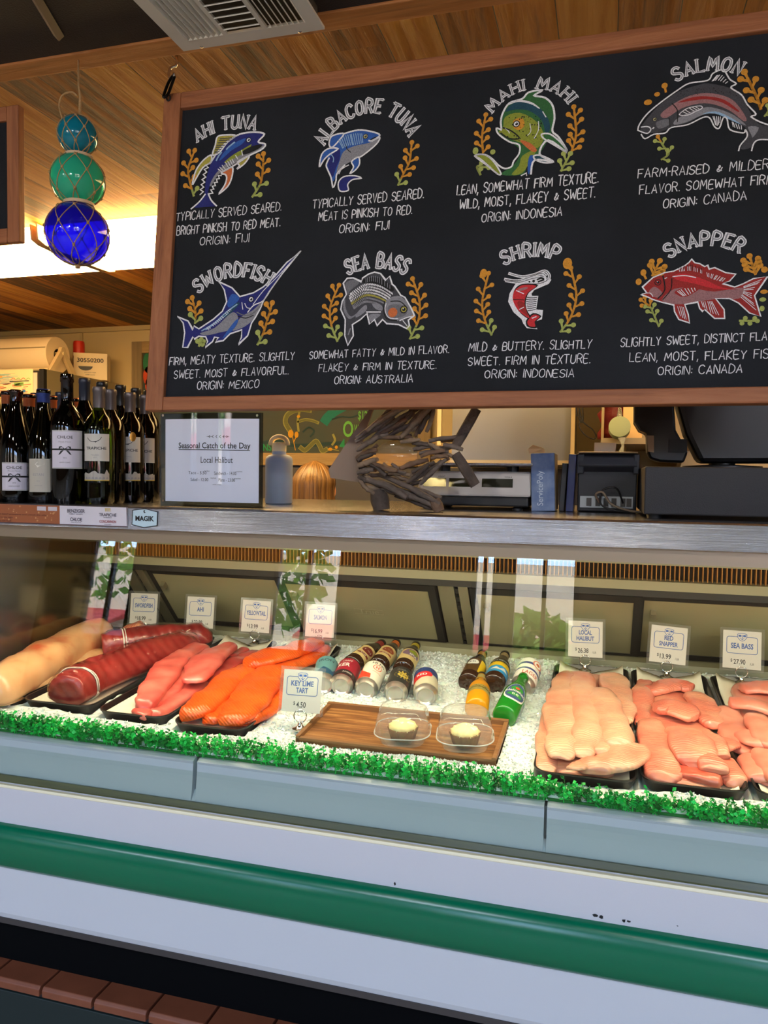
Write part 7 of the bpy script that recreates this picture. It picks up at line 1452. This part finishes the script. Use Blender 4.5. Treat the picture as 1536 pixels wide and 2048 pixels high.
Tj = [(0, 0, .88, .145, .115), (-.088, 0, .76, .098, .098), (-.092, -.01, .46, .07, .07), (-.092, .01, .12, .058, .058), (.088, 0, .76, .098, .098), (.092, -.01, .46, .07, .07), (.092, .01, .12, .058, .058)]
skinned('trousers', [(x*s, -y*s, z*s, a*s, b*s) for x, y, z, a, b in Tj], [(0, 1), (1, 2), (2, 3), (0, 4), (4, 5), (5, 6)], mat('dark_trousers', (30, 30, 36), .8))
# face, on the far side of the head
hy = .02*s; hz = 1.49*s; m = MB()
for sx in (-1, 1): m.lathe([(.011*math.sin(a), -.011*math.cos(a)) for a in [math.pi*k/8 for k in range(9)]], 12, M=Matrix.Translation((sx*.03*s, hy+.082*s, hz)))
m.build('eye', mat('eye_white', (230, 226, 220), .2), t, smooth=True)
m = MB(); m.tube([(0, hy+.085*s, hz+.01*s), (0, hy+.105*s, hz-.02*s), (0, hy+.09*s, hz-.03*s)], [.007, .012, .008], 8); m.build('nose', M_skin, t, smooth=True)
m = MB(); m.tube([(-.022, hy+.075*s, hz-.05*s), (0, hy+.086*s, hz-.052*s), (.022, hy+.075*s, hz-.05*s)], [.003, .006, .003], 8); m.build('mouth', mat('lips', (190, 100, 96), .4), t, smooth=True)
def ear(sx):
    m = MB(); Me = Matrix.Translation((sx*.083*s, hy-.012*s, hz-.012*s)) @ Matrix.Rotation(sx*-.35, 4, 'Z')
    L = [[V((sx*o, .017*q*math.cos(a), .030*q*math.sin(a)-.004*math.cos(a))) for a in [2*math.pi*k/16 for k in range(16)]] for q, o in ((.45, -.004), (.8, .0), (1.0, .006), (.92, .012), (.6, .009), (.3, .004))]; loops(m, L); m.v = [Me @ v for v in m.v]; m.build('ear', M_skin, t, smooth=True)
ear(1); ear(-1)
M_hair = mat('light_brown_hair', (112, 82, 48), .38, nz=(60, .45), stretch=(6, 6, .25), col2=(84, 58, 32)); M_hair2 = mat('honey_hair', (142, 106, 60), .35, nz=(60, .3), stretch=(6, 6, .25))
# hair: cap plus long locks, swept off the right ear
m = MB(); hc = V((0, hy-.008*s, hz+.012*s)); L = []
for i in range(15):
    th = math.pi*.50*i/14; ring = []
    for j in range(40):
        a = 2*math.pi*j/40; rx, ry, rz = .094*s, .110*s, .108*s
        v = V((rx*math.sin(th)*math.cos(a), ry*math.sin(th)*math.sin(a), rz*math.cos(th)))
        if v.y > .035*s and th > 1.1: v *= .90
        k_ = 1+.006*math.sin(a*17+th*2)*math.sin(th); ring.append(hc+V((v.x*k_, v.y*k_, v.z)))
    L.append(ring)
loops(m, L)
for j in range(170):
    a = math.pi*(1.0+1.0*j/169)+rnd.uniform(-.03, .03); x = math.cos(a); y = math.sin(a); x0 = .088*s*x; y0 = .100*s*y
    if x > .55 and j % 2: continue
    drop = rnd.uniform(.26, .34)*s; g_ = rnd.uniform(1.0, 1.06); e_ = 1.0 if x < .5 else .9
    pts = [hc+V((x0*.12, y0*.15, .108*s)), hc+V((x0*.62*g_, y0*.66*g_, .082*s)), hc+V((x0*1.02*g_, y0*1.02*g_, .028*s)), hc+V((x0*1.10*g_*e_, y0*1.08*g_, -.04*s)), hc+V((x0*1.22*g_*e_, y0*1.08*g_, -.13*s)), hc+V((x0*1.30*e_+rnd.uniform(-.01, .01), y0*1.02-.01, -drop))]
    m.tube(smooth2(pts, 4), [.0085*(.6 if k < 3 else 1) for k in range(21)], 6, mi=1 if rnd.random() < .3 else 0, flat=.6)
m.build('hair', [M_hair, M_hair2], t, smooth=True)
